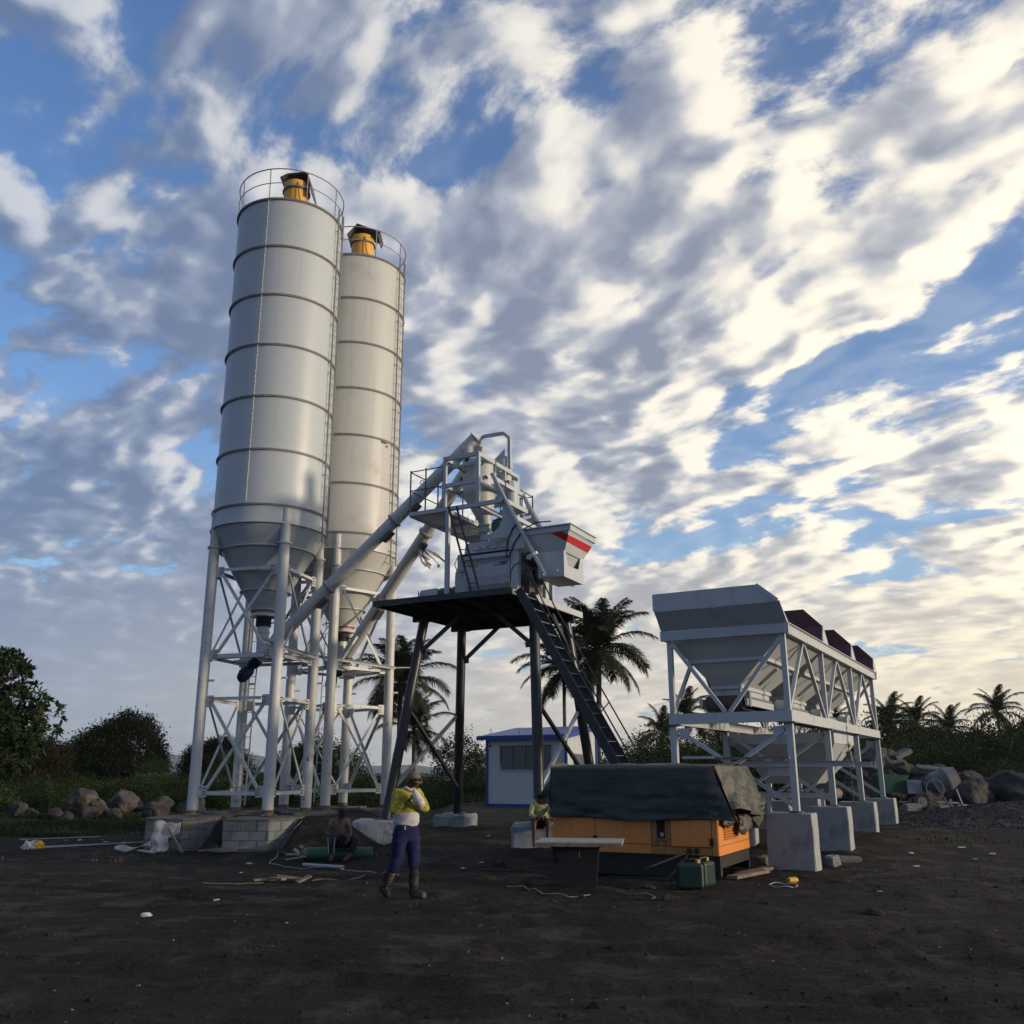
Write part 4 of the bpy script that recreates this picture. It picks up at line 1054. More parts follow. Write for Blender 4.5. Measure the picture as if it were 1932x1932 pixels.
    for z in (wz + 1.08, wz + .58):
        MB().beam((-1.28, -2.12, z), (-.32, -2.12, z), .022).beam((-1.28, -2.1, z - .003), (-1.28, 1.25, z - .003), .022).beam((-1.28, 1.25, z), (.5, 1.25, z), .022).beam((.5, 1.25, z - .003), (.5, .6, z - .003), .022).split('railing_rail', M_NAVY, t)
    # cat ladder from the deck
    a0, a1 = Vector((-.10, -2.2, 7.93)), Vector((.70, -2.46, 5.72)); off = Vector((.225, 0, -.03))
    cl = [MB().beam(a0 + off * k, a1 + off * k, .035, .05, up=(0, 1, 0)).build('ladder_rail', M_BLACK, t) for k in (0, 1)]
    for k in range(5):
        c = a0.lerp(a1, (k + .7) / 5.2); MB().cyl(c, c + off, .012, n=6).build('ladder_rung', M_BLACK, t)
    MB().tube([(.1, -1.6, 7.85), (.13, -1.6, 7.5), (.10, -1.6, 7.3), (.14, -1.6, 7.05)], .006, 5).build('loose_wire', M_SHEET, t)
    return t
batching_head()

# ============================================================ AGGREGATE BATCHER
SB = 1.015
BRZ = -.511
BO = Vector((3.117, 18.70, 1.71 * (1 - SB)))
def bw(x, y, z=0.):
    c, s_ = math.cos(BRZ), math.sin(BRZ); return Vector((BO.x + SB * (x * c - y * s_), BO.y + SB * (x * s_ + y * c), BO.z + SB * z))
def batcher():
    t = empty('aggregate_batcher', 'long white steel aggregate batcher with three hoppers on concrete piers', 'aggregate batcher', BO, BRZ)
    t.scale = (SB, SB, SB)
    W, Lg = 2.38, 10.6; D = Lg / 3
    zb0, zb1, zt0, zt1 = 2.60, 2.80, 4.23, 4.41
    for y in (0.0, Lg):
        MB().box((W / 2, y + .05, (zb0 + zb1) / 2), (W, .10, zb1 - zb0)).split('base_beam', M_WHITE, t)
        MB().box((W / 2, y + (.0 if y else -.02), (zt0 + zt1) / 2), (W + .16, .08, zt1 - zt0)).split('top_beam', M_WHITE, t)
    for x in (.05, W - .05):
        MB().box((x, Lg / 2 + .05, (zb0 + zb1) / 2 - .001), (.10, Lg - .12, zb1 - zb0)).split('base_beam', M_WHITE, t)
        MB().box((x + (.05 if x > 1 else -.05), Lg / 2, (zt0 + zt1) / 2 - .001), (.09, Lg - .10, zt1 - zt0)).box((x + (.09 if x > 1 else -.09), Lg / 2, zt1 + .008), (.10, Lg + .1, .014)).split('top_beam', M_WHITE, t)
    for k in (1, 2): MB().box((W / 2, D * k, zt0 + .06), (W - .2, .08, .12)).split('cross_beam', M_WHITE, t)
    for x in (.07, W - .07):
        for k in range(4):
            y = min(max(D * k, .07), Lg - .07)
            MB().box((x, y, (zb1 + zt0) / 2), (.10, .10, zt0 - zb1)).build('post', M_WHITE, t)
            MB().box((x, y, (1.0 + zb0) / 2 - .015), (.12, .12, zb0 - 1.03)).build('lower_leg', M_WHITE, t)
            MB().box((x, y, zb0 - .018), (.24, .24, .03)).box((x, y, 1.005), (.22, .22, .02)).split('leg_plate', M_SHEET, t)
        for k in range(3):
            y0, y1 = D * k + .10, D * (k + 1) - .10; ym = (y0 + y1) / 2
            MB().beam((x, y0, zb1), (x, ym - .05, zt0), .06, .07, up=(1, 0, 0)).build('truss_diagonal', M_WHITE, t)
            MB().beam((x, y1, zb1), (x, ym + .05, zt0), .06, .07, up=(1, 0, 0)).build('truss_diagonal', M_WHITE, t)
    for y in (.05, Lg - .05):
        MB().beam((.10, y, zt0 - .02), (W / 2 - .06, y, zb1), .07, .07, up=(0, 1, 0)).build('truss_diagonal', M_WHITE, t)
        MB().beam((W - .10, y, zt0 - .06), (W / 2 + .02, y, zb1), .07, .07, up=(0, 1, 0)).build('truss_diagonal', M_WHITE, t)
    for k in range(4):
        y = min(max(D * k, .06), Lg - .06)
        MB().angle((.16, y - .03, 2.50), (W - .12, y - .03, 1.12), .08, .01, up=(0, -1, 0)).build('leg_brace', M_WHITE, t)
        MB().angle((W - .12, y + .05, 2.50), (.16, y + .05, 1.12), .08, .01, up=(0, 1, 0)).build('leg_brace', M_WHITE, t)
        MB().box((.30, y - .02, 2.42), (.2, .01, .2)).box((W - .28, y + .02, 2.42), (.2, .01, .2)).split('gusset_plate', M_WHITE, t)
    # hoppers
    for k in range(3):
        y0, y1 = D * k + .06, D * (k + 1) - .06
        yb0, yb1 = D * k + .75, D * (k + 1) - .55
        x0b, x1b = .70, 1.24
        hz0, hz1 = 3.36, zt0 + .02
        f = .47; zm = hz1 + (hz0 - hz1) * f
        mid = (.06 + (x0b - .06) * f, y0 + (yb0 - y0) * f, W - .06 + (x1b - W + .06) * f, y1 + (yb1 - y1) * f)
        h = MB().frust(mid, (.06, y0, W - .06, y1), zm, hz1).build('hopper_bin', M_WHITE, t)
        MB().frust((x0b, yb0, x1b, yb1), mid, hz0, zm).build('hopper_throat', M_WHITE, h)
        e = .03
        MB().box(((mid[0] + mid[2]) / 2, mid[1] - e, zm), (mid[2] - mid[0] + .12, .05, .07)).box(((mid[0] + mid[2]) / 2, mid[3] + e, zm), (mid[2] - mid[0] + .12, .05, .07)).box((mid[0] - e, (mid[1] + mid[3]) / 2, zm), (.05, mid[3] - mid[1], .07)).box((mid[2] + e, (mid[1] + mid[3]) / 2, zm), (.05, mid[3] - mid[1], .07)).build('stiffener', M_WHITE, h)
        MB().box(((x0b + x1b) / 2, (yb0 + yb1) / 2, hz0 - .03), (x1b - x0b + .10, yb1 - yb0 + .1, .07)).box(((x0b + x1b) / 2, (yb0 + yb1) / 2, hz0 - .13), (x1b - x0b + .02, yb1 - yb0, .13)).build('hopper_skirt', M_WHITE, h)
        # vibrator on the right slope
        a = math.atan2(x1b - mid[2], hz0 - zm)
        cx, cz = (x1b + mid[2]) / 2 + .07, (hz0 + zm) / 2 + .02
        yv = (yb0 + yb1) / 2
        MB().box((cx, yv, cz), (.07, .26, .42), ry=math.atan2(mid[2] - x1b, zm - hz0)).build('vibrator', M_WHITE, h)
        # belt feeder under the throat
        xf, bz = .97, 3.02
        fa, fb = yb0 - .15, yb1 + .05
        fd = MB().box((xf, (fa + fb) / 2, bz + .135), (.70, fb - fa, .012)).box((xf, (fa + fb) / 2, bz - .125), (.70, fb - fa, .012)).lathe([(0, 0), (0, 0)], (0, 0, 0), 4)
        fd.cyl((xf - .36, fa, bz), (xf + .36, fa, bz), .135, n=28).cyl((xf - .36, fb, bz), (xf + .36, fb, bz), .135, n=28)
        fe = fd.build('feeder_belt', M_BELT, t)
        MB().box((xf + .45, (fa + fb) / 2, bz + .0), (.05, fb - fa + .2, .13)).box((xf - .45, (fa + fb) / 2, bz + .0), (.05, fb - fa + .2, .13)).split('feeder_frame', M_WHITE, fe)
        rt = MB(); yy = fa + .15
        while yy < fb - .1:
            rt.cyl((xf - .40, yy, bz + .10), (xf + .44, yy, bz + .10), .028, n=8); yy += .11
        tag(rt.build('roller', M_PVC, fe), kind='stuff')
        MB().box((xf + .45, fa + .04, bz + .06), (.10, .12, .30)).box((xf - .45, fa + .04, bz), (.14, .14, .16)).build('bearing_block', M_GREY, fe)
        MB().cyl((xf + .48, fb - .25, bz), (xf + .70, fb - .25, bz), .17, n=24).cyl((xf + .70, fb - .25, bz), (xf + .73, fb - .25, bz), .2, n=24).build('gear_motor', M_WHITE, fe)
        # upstand boards
    def board(yb, m, flare, bays=True, label=None):
        x0, x1 = -.06, W + .06; zs = zt1 + .01; z1_, z2_ = (4.78, 5.14) if flare < 0 else (4.84, 5.24)
        b = MB()
        y1_ = yb + flare
        t_ = .012 if flare > 0 else -.012
        b.poly([(x0, yb, zs), (x1, yb, zs), (x1 - .04, y1_, z1_), (x0 - .02, y1_, z1_)], (0, t_, 0))
        b.poly([(x0 - .02, y1_, z1_), (x1 - .04, y1_, z1_), (x1 - .42, y1_ , z2_), (x0 - .02, y1_, z2_)], (0, t_, 0))
        return b, y1_
    b, y1_ = board(.0, M_WHITE, -.34)
    bo = b.build('upstand_board', M_WHITE, t)
    st = MB().beam((1.10, y1_ - .015, 4.80), (1.10, y1_ - .015, 5.13), .08, .02, up=(0, 1, 0)).beam((1.12, -.02, 4.44), (1.12, y1_ - .015, 4.77), .08, .02, up=(0, 1, 0)).beam((-.06, y1_ - .015, 4.80), (-.06, y1_ - .015, 5.13), .08, .02, up=(0, 1, 0)).beam((2.36, y1_ - .015, 4.80), (1.98, y1_ - .015, 5.13), .08, .02, up=(0, 1, 0))
    st.split('board_rib', M_WHITE, bo)
    MB().poly([(-.08, 0, 4.42), (-.08, .35, 4.42), (-.08, y1_, 5.13), (-.08, y1_, 4.80)], (.012, 0, 0)).poly([(W + .02, 0, 4.42), (W + .02, .35, 4.42), (W + .02, y1_, 4.80)], (-.012, 0, 0)).build('board_return', M_WHITE, bo)
    for k in (1, 2, 3):
        yb = D * k - .25
        b, yy = board(yb, M_MAROON, .28)
        bo = b.build('upstand_board', M_MAROON, t)
        MB().poly([(W + .03, yb - .0, 4.42), (W + .03, yb + .75, 4.42), (W + .03, yy, 4.85)], (.012, 0, 0)).build('board_return', M_WHITE, bo)
        MB().box((W + .01, yb + .24, 4.60), (.03, .05, .34), rx=R(-38)).split('board_rib', M_WHITE, bo)
    # big weigh hopper slung beneath
    ya, yb = 3.75, 6.15
    wh = MB().frust((.10, ya, W + .02, yb), (.10, ya, W + .02, yb), 2.30, 2.52).build('weigh_hopper', M_WHITE, t)
    MB().frust((.50, ya + .45, 2.15, yb - .45), (.11, ya + .01, W + .01, yb - .01), 1.92, 2.295).build('hopper_side', M_WHITE, wh)
    MB().frust((.66, ya + .7, 1.80, yb - .7), (.50, ya + .45, 2.15, yb - .45), 1.44, 1.80).box((1.3, (ya + yb) / 2, 1.86), (1.70, 1.6, .12)).build('hopper_throat', M_WHITE, wh)
    MB().chan((.25, 3.05, 1.86), (2.88, 3.05, 1.86), .12, .06, .01).build('support_channel', M_WHITE, t)
    MB().chan((.25, 6.3, 1.86), (2.75, 6.3, 1.86), .12, .06, .01).build('support_channel', M_WHITE, t)
    MB().box((1.35, 3.04, 1.74), (.5, .02, .25)).box((1.35, 6.28, 1.74), (.5, .02, .25)).split('hanger_plate', M_WHITE, t)
    # discharge belt across the bottom
    cz = 1.22; yc = 4.9
    db = MB().box((.6, yc, cz + .11), (3.0, .62, .012)).box((.6, yc, cz - .11), (3.0, .62, .012)).cyl((2.08, yc - .33, cz), (2.08, yc + .33, cz), .115, n=28).cyl((-.9, yc - .33, cz), (-.9, yc + .33, cz), .115, n=28).build('discharge_belt', M_BELT, t)
    MB().box((.6, yc - .42, cz - .04), (3.1, .05, .12)).box((.6, yc + .42, cz - .04), (3.1, .05, .12)).split('feeder_frame', M_WHITE, db)
    for k in range(8): MB().cyl((-.7 + k * .37, yc - .40, cz + .06), (-.7 + k * .37, yc - .34, cz + .06), .045, n=12).build('roller', M_PVC, db)
    for x in (-.6, .7, 1.9): MB().box((x, yc - .42, cz - .25), (.08, .08, .3)).build('belt_leg', M_WHITE, db)
    MB().cyl((2.08, yc - .36, cz), (2.08, yc + .34, cz), .12, n=28).build('pulley', M_RUST, db)
    # chain block
    ch = MB(); cx, cy = W + .06, 5.15
    for k in range(34):
        z = 2.72 - k * .052
        ch.tube([(cx + (.016 * math.cos(a) if k % 2 else 0), cy + (0 if k % 2 else .016 * math.cos(a)), z + .030 * math.sin(a)) for a in [i * PI / 4 for i in range(8)]], .006, 5, closed=True)
    c_ = ch.build('hoist_chain', M_SHEET, t)
    MB().box((cx, cy, 2.05), (.12, .14, .2), bev=.02).cyl((cx - .07, cy - .1, 1.9), (cx + .07, cy - .1, 1.9), .09, n=16).build('chain_block', M_SHEET, c_)
    MB().box((cx, cy + .1, 2.28), (.06, .06, .09)).build('padlock', M_YCAP, c_)
    return t
batcher()
names = {(1, 0): 'grey concrete pier in front, directly right of the orange generator', (1, 1): 'second grey concrete pier from the front, rubble at its foot', (1, 2): 'third grey concrete pier from the front with a broken corner', (1, 3): 'farthest right grey concrete pier, close to the portable mixer',
         (0, 0): 'whitewashed concrete pier hidden behind the generator tarpaulin', (0, 1): 'second concrete pier of the left row under the batcher', (0, 2): 'third concrete pier of the left row under the batcher', (0, 3): 'farthest concrete pier of the left row under the batcher'}
for (i, k), lb in names.items():
    y = min(max(10.6 / 3 * k, .07), 10.53)
    c = bw(2.18 if i else .15, y + .12, .985 - .62)
    rough_slab('concrete_pier', lb, 'concrete pier', c, (.84, .50, 1.25), BRZ, 20 + 3 * k + i, M_CONC if (i + k) % 3 else M_CONC, 'concrete piers carrying the batcher', .012, .015)
o = MB().box((0, 0, 0), (2.0, .09, .045)).build('timber_batten', M_WOOD, None, loc=bw(1.32, -.13, 1.945), rz=BRZ + .01, label='weathered timber batten laid across the front braces of the batcher', cat='batten')
o = MB().box((0, 0, 0), (.62, .05, .05)).build('white_bar', M_PALE, None, loc=bw(.62, -.22, 1.965), rz=BRZ, label='short white bar sticking out left of the batten above the tarpaulin', cat='bar')

# ============================================================ CONTROL CABIN
def cabin():
    t = empty('site_cabin', 'white panel cabin with blue trim and a wide window behind the tower legs', 'cabin', (-1.057, 40.033, .28), -.467)
    W, Dp, H = 3.60, 3.23, 2.86; HB = 3.30
    th = .06
    # front wall round the window opening
    wx0, wx1, wz0, wz1 = .58, 2.98, 1.52, 2.50
    fw = MB().box((wx0 / 2, th / 2, H / 2), (wx0, th, H)).box(((wx1 + W) / 2, th / 2, H / 2), (W - wx1, th, H)).box(((wx0 + wx1) / 2, th / 2, wz0 / 2), (wx1 - wx0, th, wz0)).box(((wx0 + wx1) / 2, th / 2, (wz1 + H) / 2), (wx1 - wx0, th, H - wz1)).build('wall', M_CABW, t)
    # right wall (gable side) round the door
    dx0, dx1, dz = .85, 1.85, 2.20
    zt = lambda y: H + (HB - H) * y / Dp
    def side(y0, y1, z0): return [(W, y0, z0), (W, y1, z0), (W, y1, zt(y1) - .02), (W, y0, zt(y0) - .02)]
    rw = MB()
    for y0, y1, z0 in ((th, dx0, 0), (dx1, Dp, 0), (dx0, dx1, dz)): rw.poly(side(y0, y1, z0), (-th, 0, 0))
    rw.build('wall', M_CABW, t)
    lw = MB(); lw.poly([(0, th, 0), (0, Dp, 0), (0, Dp, zt(Dp) - .02), (0, th, zt(th) - .02)], (th, 0, 0)); lw.build('wall', M_CABW, t)
    MB().box((W / 2, Dp, (HB - .02) / 2), (W, th, HB - .04)).build('wall', M_CABW, t)
    for x in [W + .003 - .0]:
        for k in range(1, 7):
            y = k * .46
            if dx0 - .02 < y < dx1 + .02: MB().box((x, y, (dz + zt(y)) / 2 + .02), (.006, .02, zt(y) - dz - .1)).build('panel_joint', M_PALE, t)
            else: MB().box((x, y, zt(y) / 2), (.006, .02, zt(y) - .1)).build('panel_joint', M_PALE, t)
    for x, y in ((-.015, -.015), (W + .015, -.015), (W + .015, Dp + .015)):
        MB().box((x, y, (zt(max(y, 0)) - .03) / 2), (.10, .10, zt(max(y, 0)) - .04)).build('corner_post', M_CABB, t)
    MB().box((W / 2, -.012, .08), (W - .08, .03, .17)).build('base_rail', M_CABB, t)
    MB().box((W + .012, Dp / 2, .08), (.03, Dp - .1, .17)).build('base_rail', M_CABB, t)
    # roof sheet rising to the back, with deep fascia
    ov = .40; a = math.atan2(HB - H, Dp)
    rf = MB(); y0, y1 = -.25, Dp + .25
    z0, z1 = zt(y0), zt(y1)
    rf.poly([(-ov, y0, z0 + .02), (W + .12, y0, z0 + .02), (W + .12, y1, z1 + .02), (-ov, y1, z1 + .02)], (0, 0, .04)); rf.build('roof_sheet', M_CABB, t)
    MB().box((W / 2 - .14, y0 - .012, z0 - .01), (W + ov + .12, .025, .18)).build('fascia', M_CABB, t)
    MB().poly([(W + .13, y0, z0 - .10), (W + .13, y1, z1 - .10), (W + .13, y1, z1 + .06), (W + .13, y0, z0 + .06)], (.02, 0, 0)).build('fascia', M_CABB, t)
    for x in (1.35, 3.0): MB().cyl((x, .3, zt(.3) + .05), (x, .3, zt(.3) + .25), .015, n=6).build('roof_stub', M_SHEET, t)
    MB().tube([(.0, .2, zt(.2) + .05), (.0, .2, zt(.2) + .28), (.04, .2, zt(.2) + .33), (.09, .2, zt(.2) + .28), (.09, .2, zt(.2) + .12)], .012).build('roof_hook', M_SHEET, t)
    # window: frame, panes, curtains
    w = MB().box(((wx0 + wx1) / 2, -.012, wz1 + .02), (wx1 - wx0 + .1, .04, .05)).box(((wx0 + wx1) / 2, -.012, wz0 - .02), (wx1 - wx0 + .1, .04, .05)).box((wx0 - .01, -.010, (wz0 + wz1) / 2), (.04, .04, wz1 - wz0)).box((wx1 + .01, -.010, (wz0 + wz1) / 2), (.04, .04, wz1 - wz0)).build('window_frame', M_PALE, t)
    for k in range(1, 4):
        x = wx0 + (wx1 - wx0) * k / 4
        MB().box((x, .03, (wz0 + wz1) / 2), (.04, .03, wz1 - wz0 - .02)).build('mullion', M_SHEET, w)
    for k in range(4):
        x0 = wx0 + (wx1 - wx0) * k / 4
        MB().box((x0 + (wx1 - wx0) / 8, .045, (wz0 + wz1) / 2), ((wx1 - wx0) / 4 - .05, .006, wz1 - wz0 - .03)).build('window_pane', M_GLASS, w)
    cu = MB()
    for xa, xb in ((.64, .84), (1.35, 1.62), (2.3, 2.5)):
        k = xa
        while k < xb: cu.cyl((k, .16, wz0 + .02), (k + .02, .16, wz1 - .05), .03, .02, 8); k += .045
    cu.build('curtain', M_SLAM, t)
    MB().box((W / 2, Dp / 2, .2), (W - .2, Dp - .2, .05)).build('cabin_floor', M_DARKIN, t)
    MB().box((W * .62, Dp - .12, 1.5), (1.9, .03, 2.2)).build('wall_lining', M_DARKIN, t)
    MB().box((2.4, 1.0, 1.1), (.9, .5, 1.2)).build('desk', M_WOOD, t)
    # door
    d = MB().box((W - .03, (dx0 + dx1) / 2, dz - .03), (.10, dx1 - dx0, .06)).box((W - .03, dx0 + .025, dz / 2 - .03), (.10, .05, dz - .07)).box((W - .03, dx1 - .025, dz / 2 - .03), (.10, .05, dz - .07)).build('door_frame', M_PALE, t)
    MB().box((W + .32, dx0 + .03, dz / 2), (.64, .04, dz - .15)).box((W + .64, dx0 + .0, 1.05), (.02, .05, .15)).build('door_leaf', M_CABW, t)
    MB().cyl((.13, -.002, 2.5), (.13, -.01, 2.5), .05, n=16).build('vent_hole', M_DARKIN, t)
cabin()

# ============================================================ GENERATOR AND TARPAULIN
GO = Vector((.728, 17.28, 0)); GR = -.48
def gw(x, y, z=0.):
    c, s_ = math.cos(GR), math.sin(GR); return Vector((GO.x + x * c - y * s_, GO.y + x * s_ + y * c, z))
def generator():
    t = empty('diesel_generator', 'orange enclosed diesel generator standing on a black skid', 'generator', GO, GR)
    W, D, z0, z1 = 2.985, 2.10, .367, 1.77
    MB().box((W / 2, D / 2, (z0 + z1) / 2), (W - .03, D - .03, z1 - z0)).build('core', M_DARKIN, t)
    def fp(x0, x1, za, zb, y=0., th=.03, m=M_ORANGE, name='enclosure_panel', lab=None):
        o = MB().box(((x0 + x1) / 2, y + th / 2 - .012, (za + zb) / 2), (x1 - x0 - .008, th, zb - za - .008), bev=.006).build(name, m, t)
        if lab: o['label'] = lab
        return o
    fp(0, .81, .52, z1, -.006, name='service_door'); fp(.81, 1.83, .52, z1, -.006, name='service_door')
    fp(2.18, 2.87, .50, z1, -.022, .04, name='service_door'); fp(2.87, W, z0, z1)
    fp(0, .81, z0, .52); fp(.81, 1.83, z0, .52); fp(1.83, 2.87, z0, .50, m=M_ODIRT, lab='oil-stained lower orange panel')
    # recessed control bay with a dark window
    fp(1.83, 1.93, .50, z1, .01, m=M_ODIRT); fp(2.08, 2.18, .50, z1, .01, m=M_ODIRT)
    fp(1.93, 2.08, .50, .62, .01, m=M_ODIRT); fp(1.93, 2.08, 1.0, z1, .01, m=M_ODIRT)
    c = MB().box((2.005, .06, .81), (.16, .01, .40)).build('control_window', M_DARKIN, t)
    MB().cyl((2.02, .05, .685), (2.02, -.01, .685), .035, n=16).build('key_switch', M_PVC, c)
    MB().box((2.005, -.02, .615), (.22, .05, .02)).box((1.92, -.012, .81), (.015, .03, .40)).box((2.09, -.012, .81), (.015, .03, .40)).build('window_trim', M_ODIRT, c)
    # right end with louvre
    MB().box((W - .01, D / 2, (z0 + .52) / 2), (.03, D - .012, .148), bev=.006).build('enclosure_panel', M_ORANGE, t)
    e = MB().box((W - .012, .16, (.52 + z1) / 2), (.03, .31, z1 - .53)).box((W - .012, 1.62, (.52 + z1) / 2), (.03, .93, z1 - .53)).box((W - .012, .735, .56), (.03, .83, .07)).box((W - .012, .735, 1.32), (.03, .83, .88)).build('end_panel', M_ORANGE, t)
    for k in range(7): MB().box((W + .003, .735, .62 + .042 * k), (.03, .82, .018), ry=R(30)).build('louvre_slat', M_ORANGE, e)
    MB().box((W + .004, .735, .745), (.012, .012, .28)).build('louvre_post', M_ORANGE, e)
    for x in (0,): MB().box((0.0, D / 2, (z0 + z1) / 2), (.03, D - .012, z1 - z0), bev=.006).build('end_panel', M_ORANGE, t)
    MB().box((W / 2, D, (z0 + z1) / 2), (W, .03, z1 - z0)).build('back_panel', M_ORANGE, t)
    MB().box((W / 2, D / 2, z1 + .004), (W - .02, D - .02, .02)).build('roof_panel', M_ORANGE, t)
    for x, z in ((.81, .585), (2.88, .585), (2.88, 1.2)):
        h = MB().box((x, -.036, z), (.075, .03, .12), bev=.006).build('hinge', M_RUBBER, t)
    for x in (2.49, 2.61): MB().cyl((x, -.016, .44), (x, -.035, .44), .045, n=20).build('cable_gland', M_RUBBER, t)
    # skid
    MB().box((W / 2, D / 2, .355), (W + .02, D + .02, .02)).box((W / 2, .03, .185), (W + .0, .03, .33)).box((W / 2, D - .03, .185), (W, .03, .33)).box((W - .02, D / 2, .26), (.03, D - .08, .17)).box((W - .02, .10, .1), (.03, .12, .2)).box((W - .02, D - .1, .1), (.03, .12, .2)).box((.02, D / 2, .2), (.03, D - .08, .28)).build('skid_base', M_SKID, t)
generator()
def tarpaulin():
    rs = np.random.RandomState(3)
    vs_, fs = [], []
    def nz(a, b, s_): return float(fbm(np.array([a * s_ + 40]), np.array([b * s_ + 11]), 1.0, 4)[0])
    def sheet(fn, nu, nv):
        o = len(vs_)
        for j in range(nv + 1):
            for i in range(nu + 1): vs_.append(tuple(fn(i / nu, j / nv)))
        for j in range(nv):
            for i in range(nu):
                a = o + j * (nu + 1) + i; fs.append((a, a + 1, a + nu + 2, a + nu + 1))
    W, D, zt = 2.985, 2.10, 1.80
    # one cloth: front drop, top, back drop
    def main(u, v):
        if v < .38:
            k = 1 - v / .38                     # 1 at hem
            xr = 2.94 + .36 * k; xl = -.01 - .01 * k
            x = xl + (xr - xl) * u
            z = zt - (zt - .925 - .02 * math.sin(u * 9)) * k
            y = -.085 - .02 * k - abs(nz(u * 3, v * 9, 1.1)) * .16 * k - .03 * math.sin(u * 11 + k * 2) * k ** 2 + .02
            y -= .10 * max(0, u - .90) * 10 * k * .3
            z += nz(u * 5, 3, 1) * .03 * k
        elif v < .72:
            k = (v - .38) / .34
            x = -.01 + 2.95 * u + .01 * math.sin(v * 40); y = -.055 + (D + .1) * k
            z = zt + .012 + nz(u * 4, k * 4, 1.3) * .07 + .02 * math.sin(u * 3.1) + .02 * k
        else:
            k = (v - .72) / .28; x = -.01 + 2.96 * u; y = D + .05 + .05 * k + nz(u * 4, k * 3, 1.2) * .1 * k; z = zt + .02 - k * .8
        return (x, y, z)
    sheet(main, 90, 96)
    # right end drape with a deep pleat at the corner
    def right(u, v):                           # u along y, v down
        y = -.055 + (D + .12) * u
        low = 1.02 + .10 * math.sin(u * 5 + .6) - .18 * max(0, .25 - u) * 4 + .12 * (u > .8) * (u - .8) * 5
        z = zt + .01 - (zt - low) * v
        corner = math.exp(-((u - .10) / .10) ** 2)
        pl = math.sin(u * 26 + v * 2.) * .055 * v + math.sin(u * 11 + 1) * .05 * v
        x = 2.955 + .30 * v ** .8 + pl + nz(u * 5, v * 5, 1.) * .22 * v - .30 * corner * v
        if u < .02: x = 2.94 + .36 * v; y = -.075 - .03 * v; z = zt - (zt - .925) * v
        return (x + .04, y + .22 * v * max(0, .5 - u) * -.2, z)
    sheet(right, 70, 40)
    # left end drape with the flap that sticks out over the seated worker
    def left(u, v):
        y = D + .05 - (D + .1) * u; z = zt + .01 - .75 * v - .06 * math.sin(u * 6)
        x = -.015 - .03 * v - abs(nz(u * 5, v * 5, 1.)) * .06 * v
        return (x, y, z)
    sheet(left, 40, 24)
    def flap(u, v):                            # loose corner lifting away from the box
        A_, B_, C_, D_ = Vector((-.01, -.09, 1.55)), Vector((-.01, -.10, 1.12)), Vector((-.23, -.14, 1.30)), Vector((-.19, -.12, 1.22))
        p = A_.lerp(B_, v).lerp(C_.lerp(D_, v), u); return (p.x, p.y - .05 * math.sin(u * 3) - .03 * math.sin(v * 7), p.z + .02 * math.sin(u * 8))
    sheet(flap, 10, 12)
    # bunched cloth hanging off the right end
    def bunch(cx, cy, cz, rx, ry, rz, nu=44, nv=28, sd=0):
        def f(u, v):
            th = 2 * PI * u; ph = PI * v
            d = Vector((math.sin(ph) * math.cos(th), math.sin(ph) * math.sin(th), math.cos(ph)))
            n = nz(d.x * 1.8 + sd, d.y * 1.8 + d.z * 2.4, 1.0) * 1.1 + abs(nz(d.x * 3 + sd, d.z * 3 + d.y * 2, 1.)) * .5
            r_ = 1 + n
            return (cx + rx * d.x * r_, cy + ry * d.y * r_, cz + rz * d.z * r_)
        sheet(f, nu, nv)
    bunch(3.14, 1.90, .93, .12, .42, .22, sd=3); bunch(3.10, 1.30, .84, .09, .34, .15, sd=8); bunch(3.06, .40, .93, .07, .34, .11, sd=5)
    me = bpy.data.meshes.new('tarpaulin'); me.from_pydata(vs_, [], fs); me.materials.append(M_TARP)
    me.polygons.foreach_set('use_smooth', np.ones(len(fs), bool)); me.update()
    o = inst('tarpaulin', me, None, GO, (0, 0, GR), label='dark green tarpaulin draped over the generator, bunched at its right end', cat='tarpaulin')
    so_ = o.modifiers.new('thickness', 'SOLIDIFY'); so_.thickness = .006
tarpaulin()

# ------------------------------------------------------------ things round the generator
def jerrycan(loc, rz, label, s=1.0):
    t = empty('jerrycan', label, 'jerrycan', loc, rz, 'fuel jerrycans in front of the generator')
    b = MB().box((0, 0, .19), (.40 * s, .24, .38), bev=.05).box((0, 0, .19), (.41 * s, .10, .30), bev=.03).build('can_body', M_TEAL, t)
    h = MB(); h.tube([(-.13 * s, 0, .37), (-.12 * s, 0, .43), (.08 * s, 0, .43), (.10 * s, 0, .37)], .018, 8); h.build('handle', M_TEAL, t)
    MB().cyl((.12 * s, 0, .37), (.12 * s, 0, .43), .035, n=16).build('cap', M_YCAP, t)
jerrycan(Vector((2.72, 15.02, tz(2.72, 15.02))), -.15, 'dark green jerrycan standing nearest the camera beside the generator')
jerrycan(Vector((3.00, 15.38, tz(3.0, 15.38))), .9, 'dark green jerrycan tucked behind the front one, against the skid', .95)
def tub():
    x, y = .98, 15.02
    t = empty('storage_tub', 'black plastic tub standing under the plywood board', 'tub', (x, y, tz(x, y)), -.12)
    MB().frust((-.30, -.20, .30, .20), (-.355, -.25, .355, .25), .02, .58).build('tub_body', M_BINP, t)
    MB().box((0, 0, .60), (.76, .55, .05), bev=.015).build('tub_lid', M_BINP, t)
    MB().box((-.12, -.262, .50), (.36, .02, .13), bev=.01).box((-.12, -.275, .42), (.30, .02, .03)).build('latch_plate', M_BINP, t)
    for sx in (-1, 1): MB().cyl((sx * .24, .16, .04), (sx * .24, .22, .04), .05, n=16).build('wheel', M_RUBBER, t)
tub()
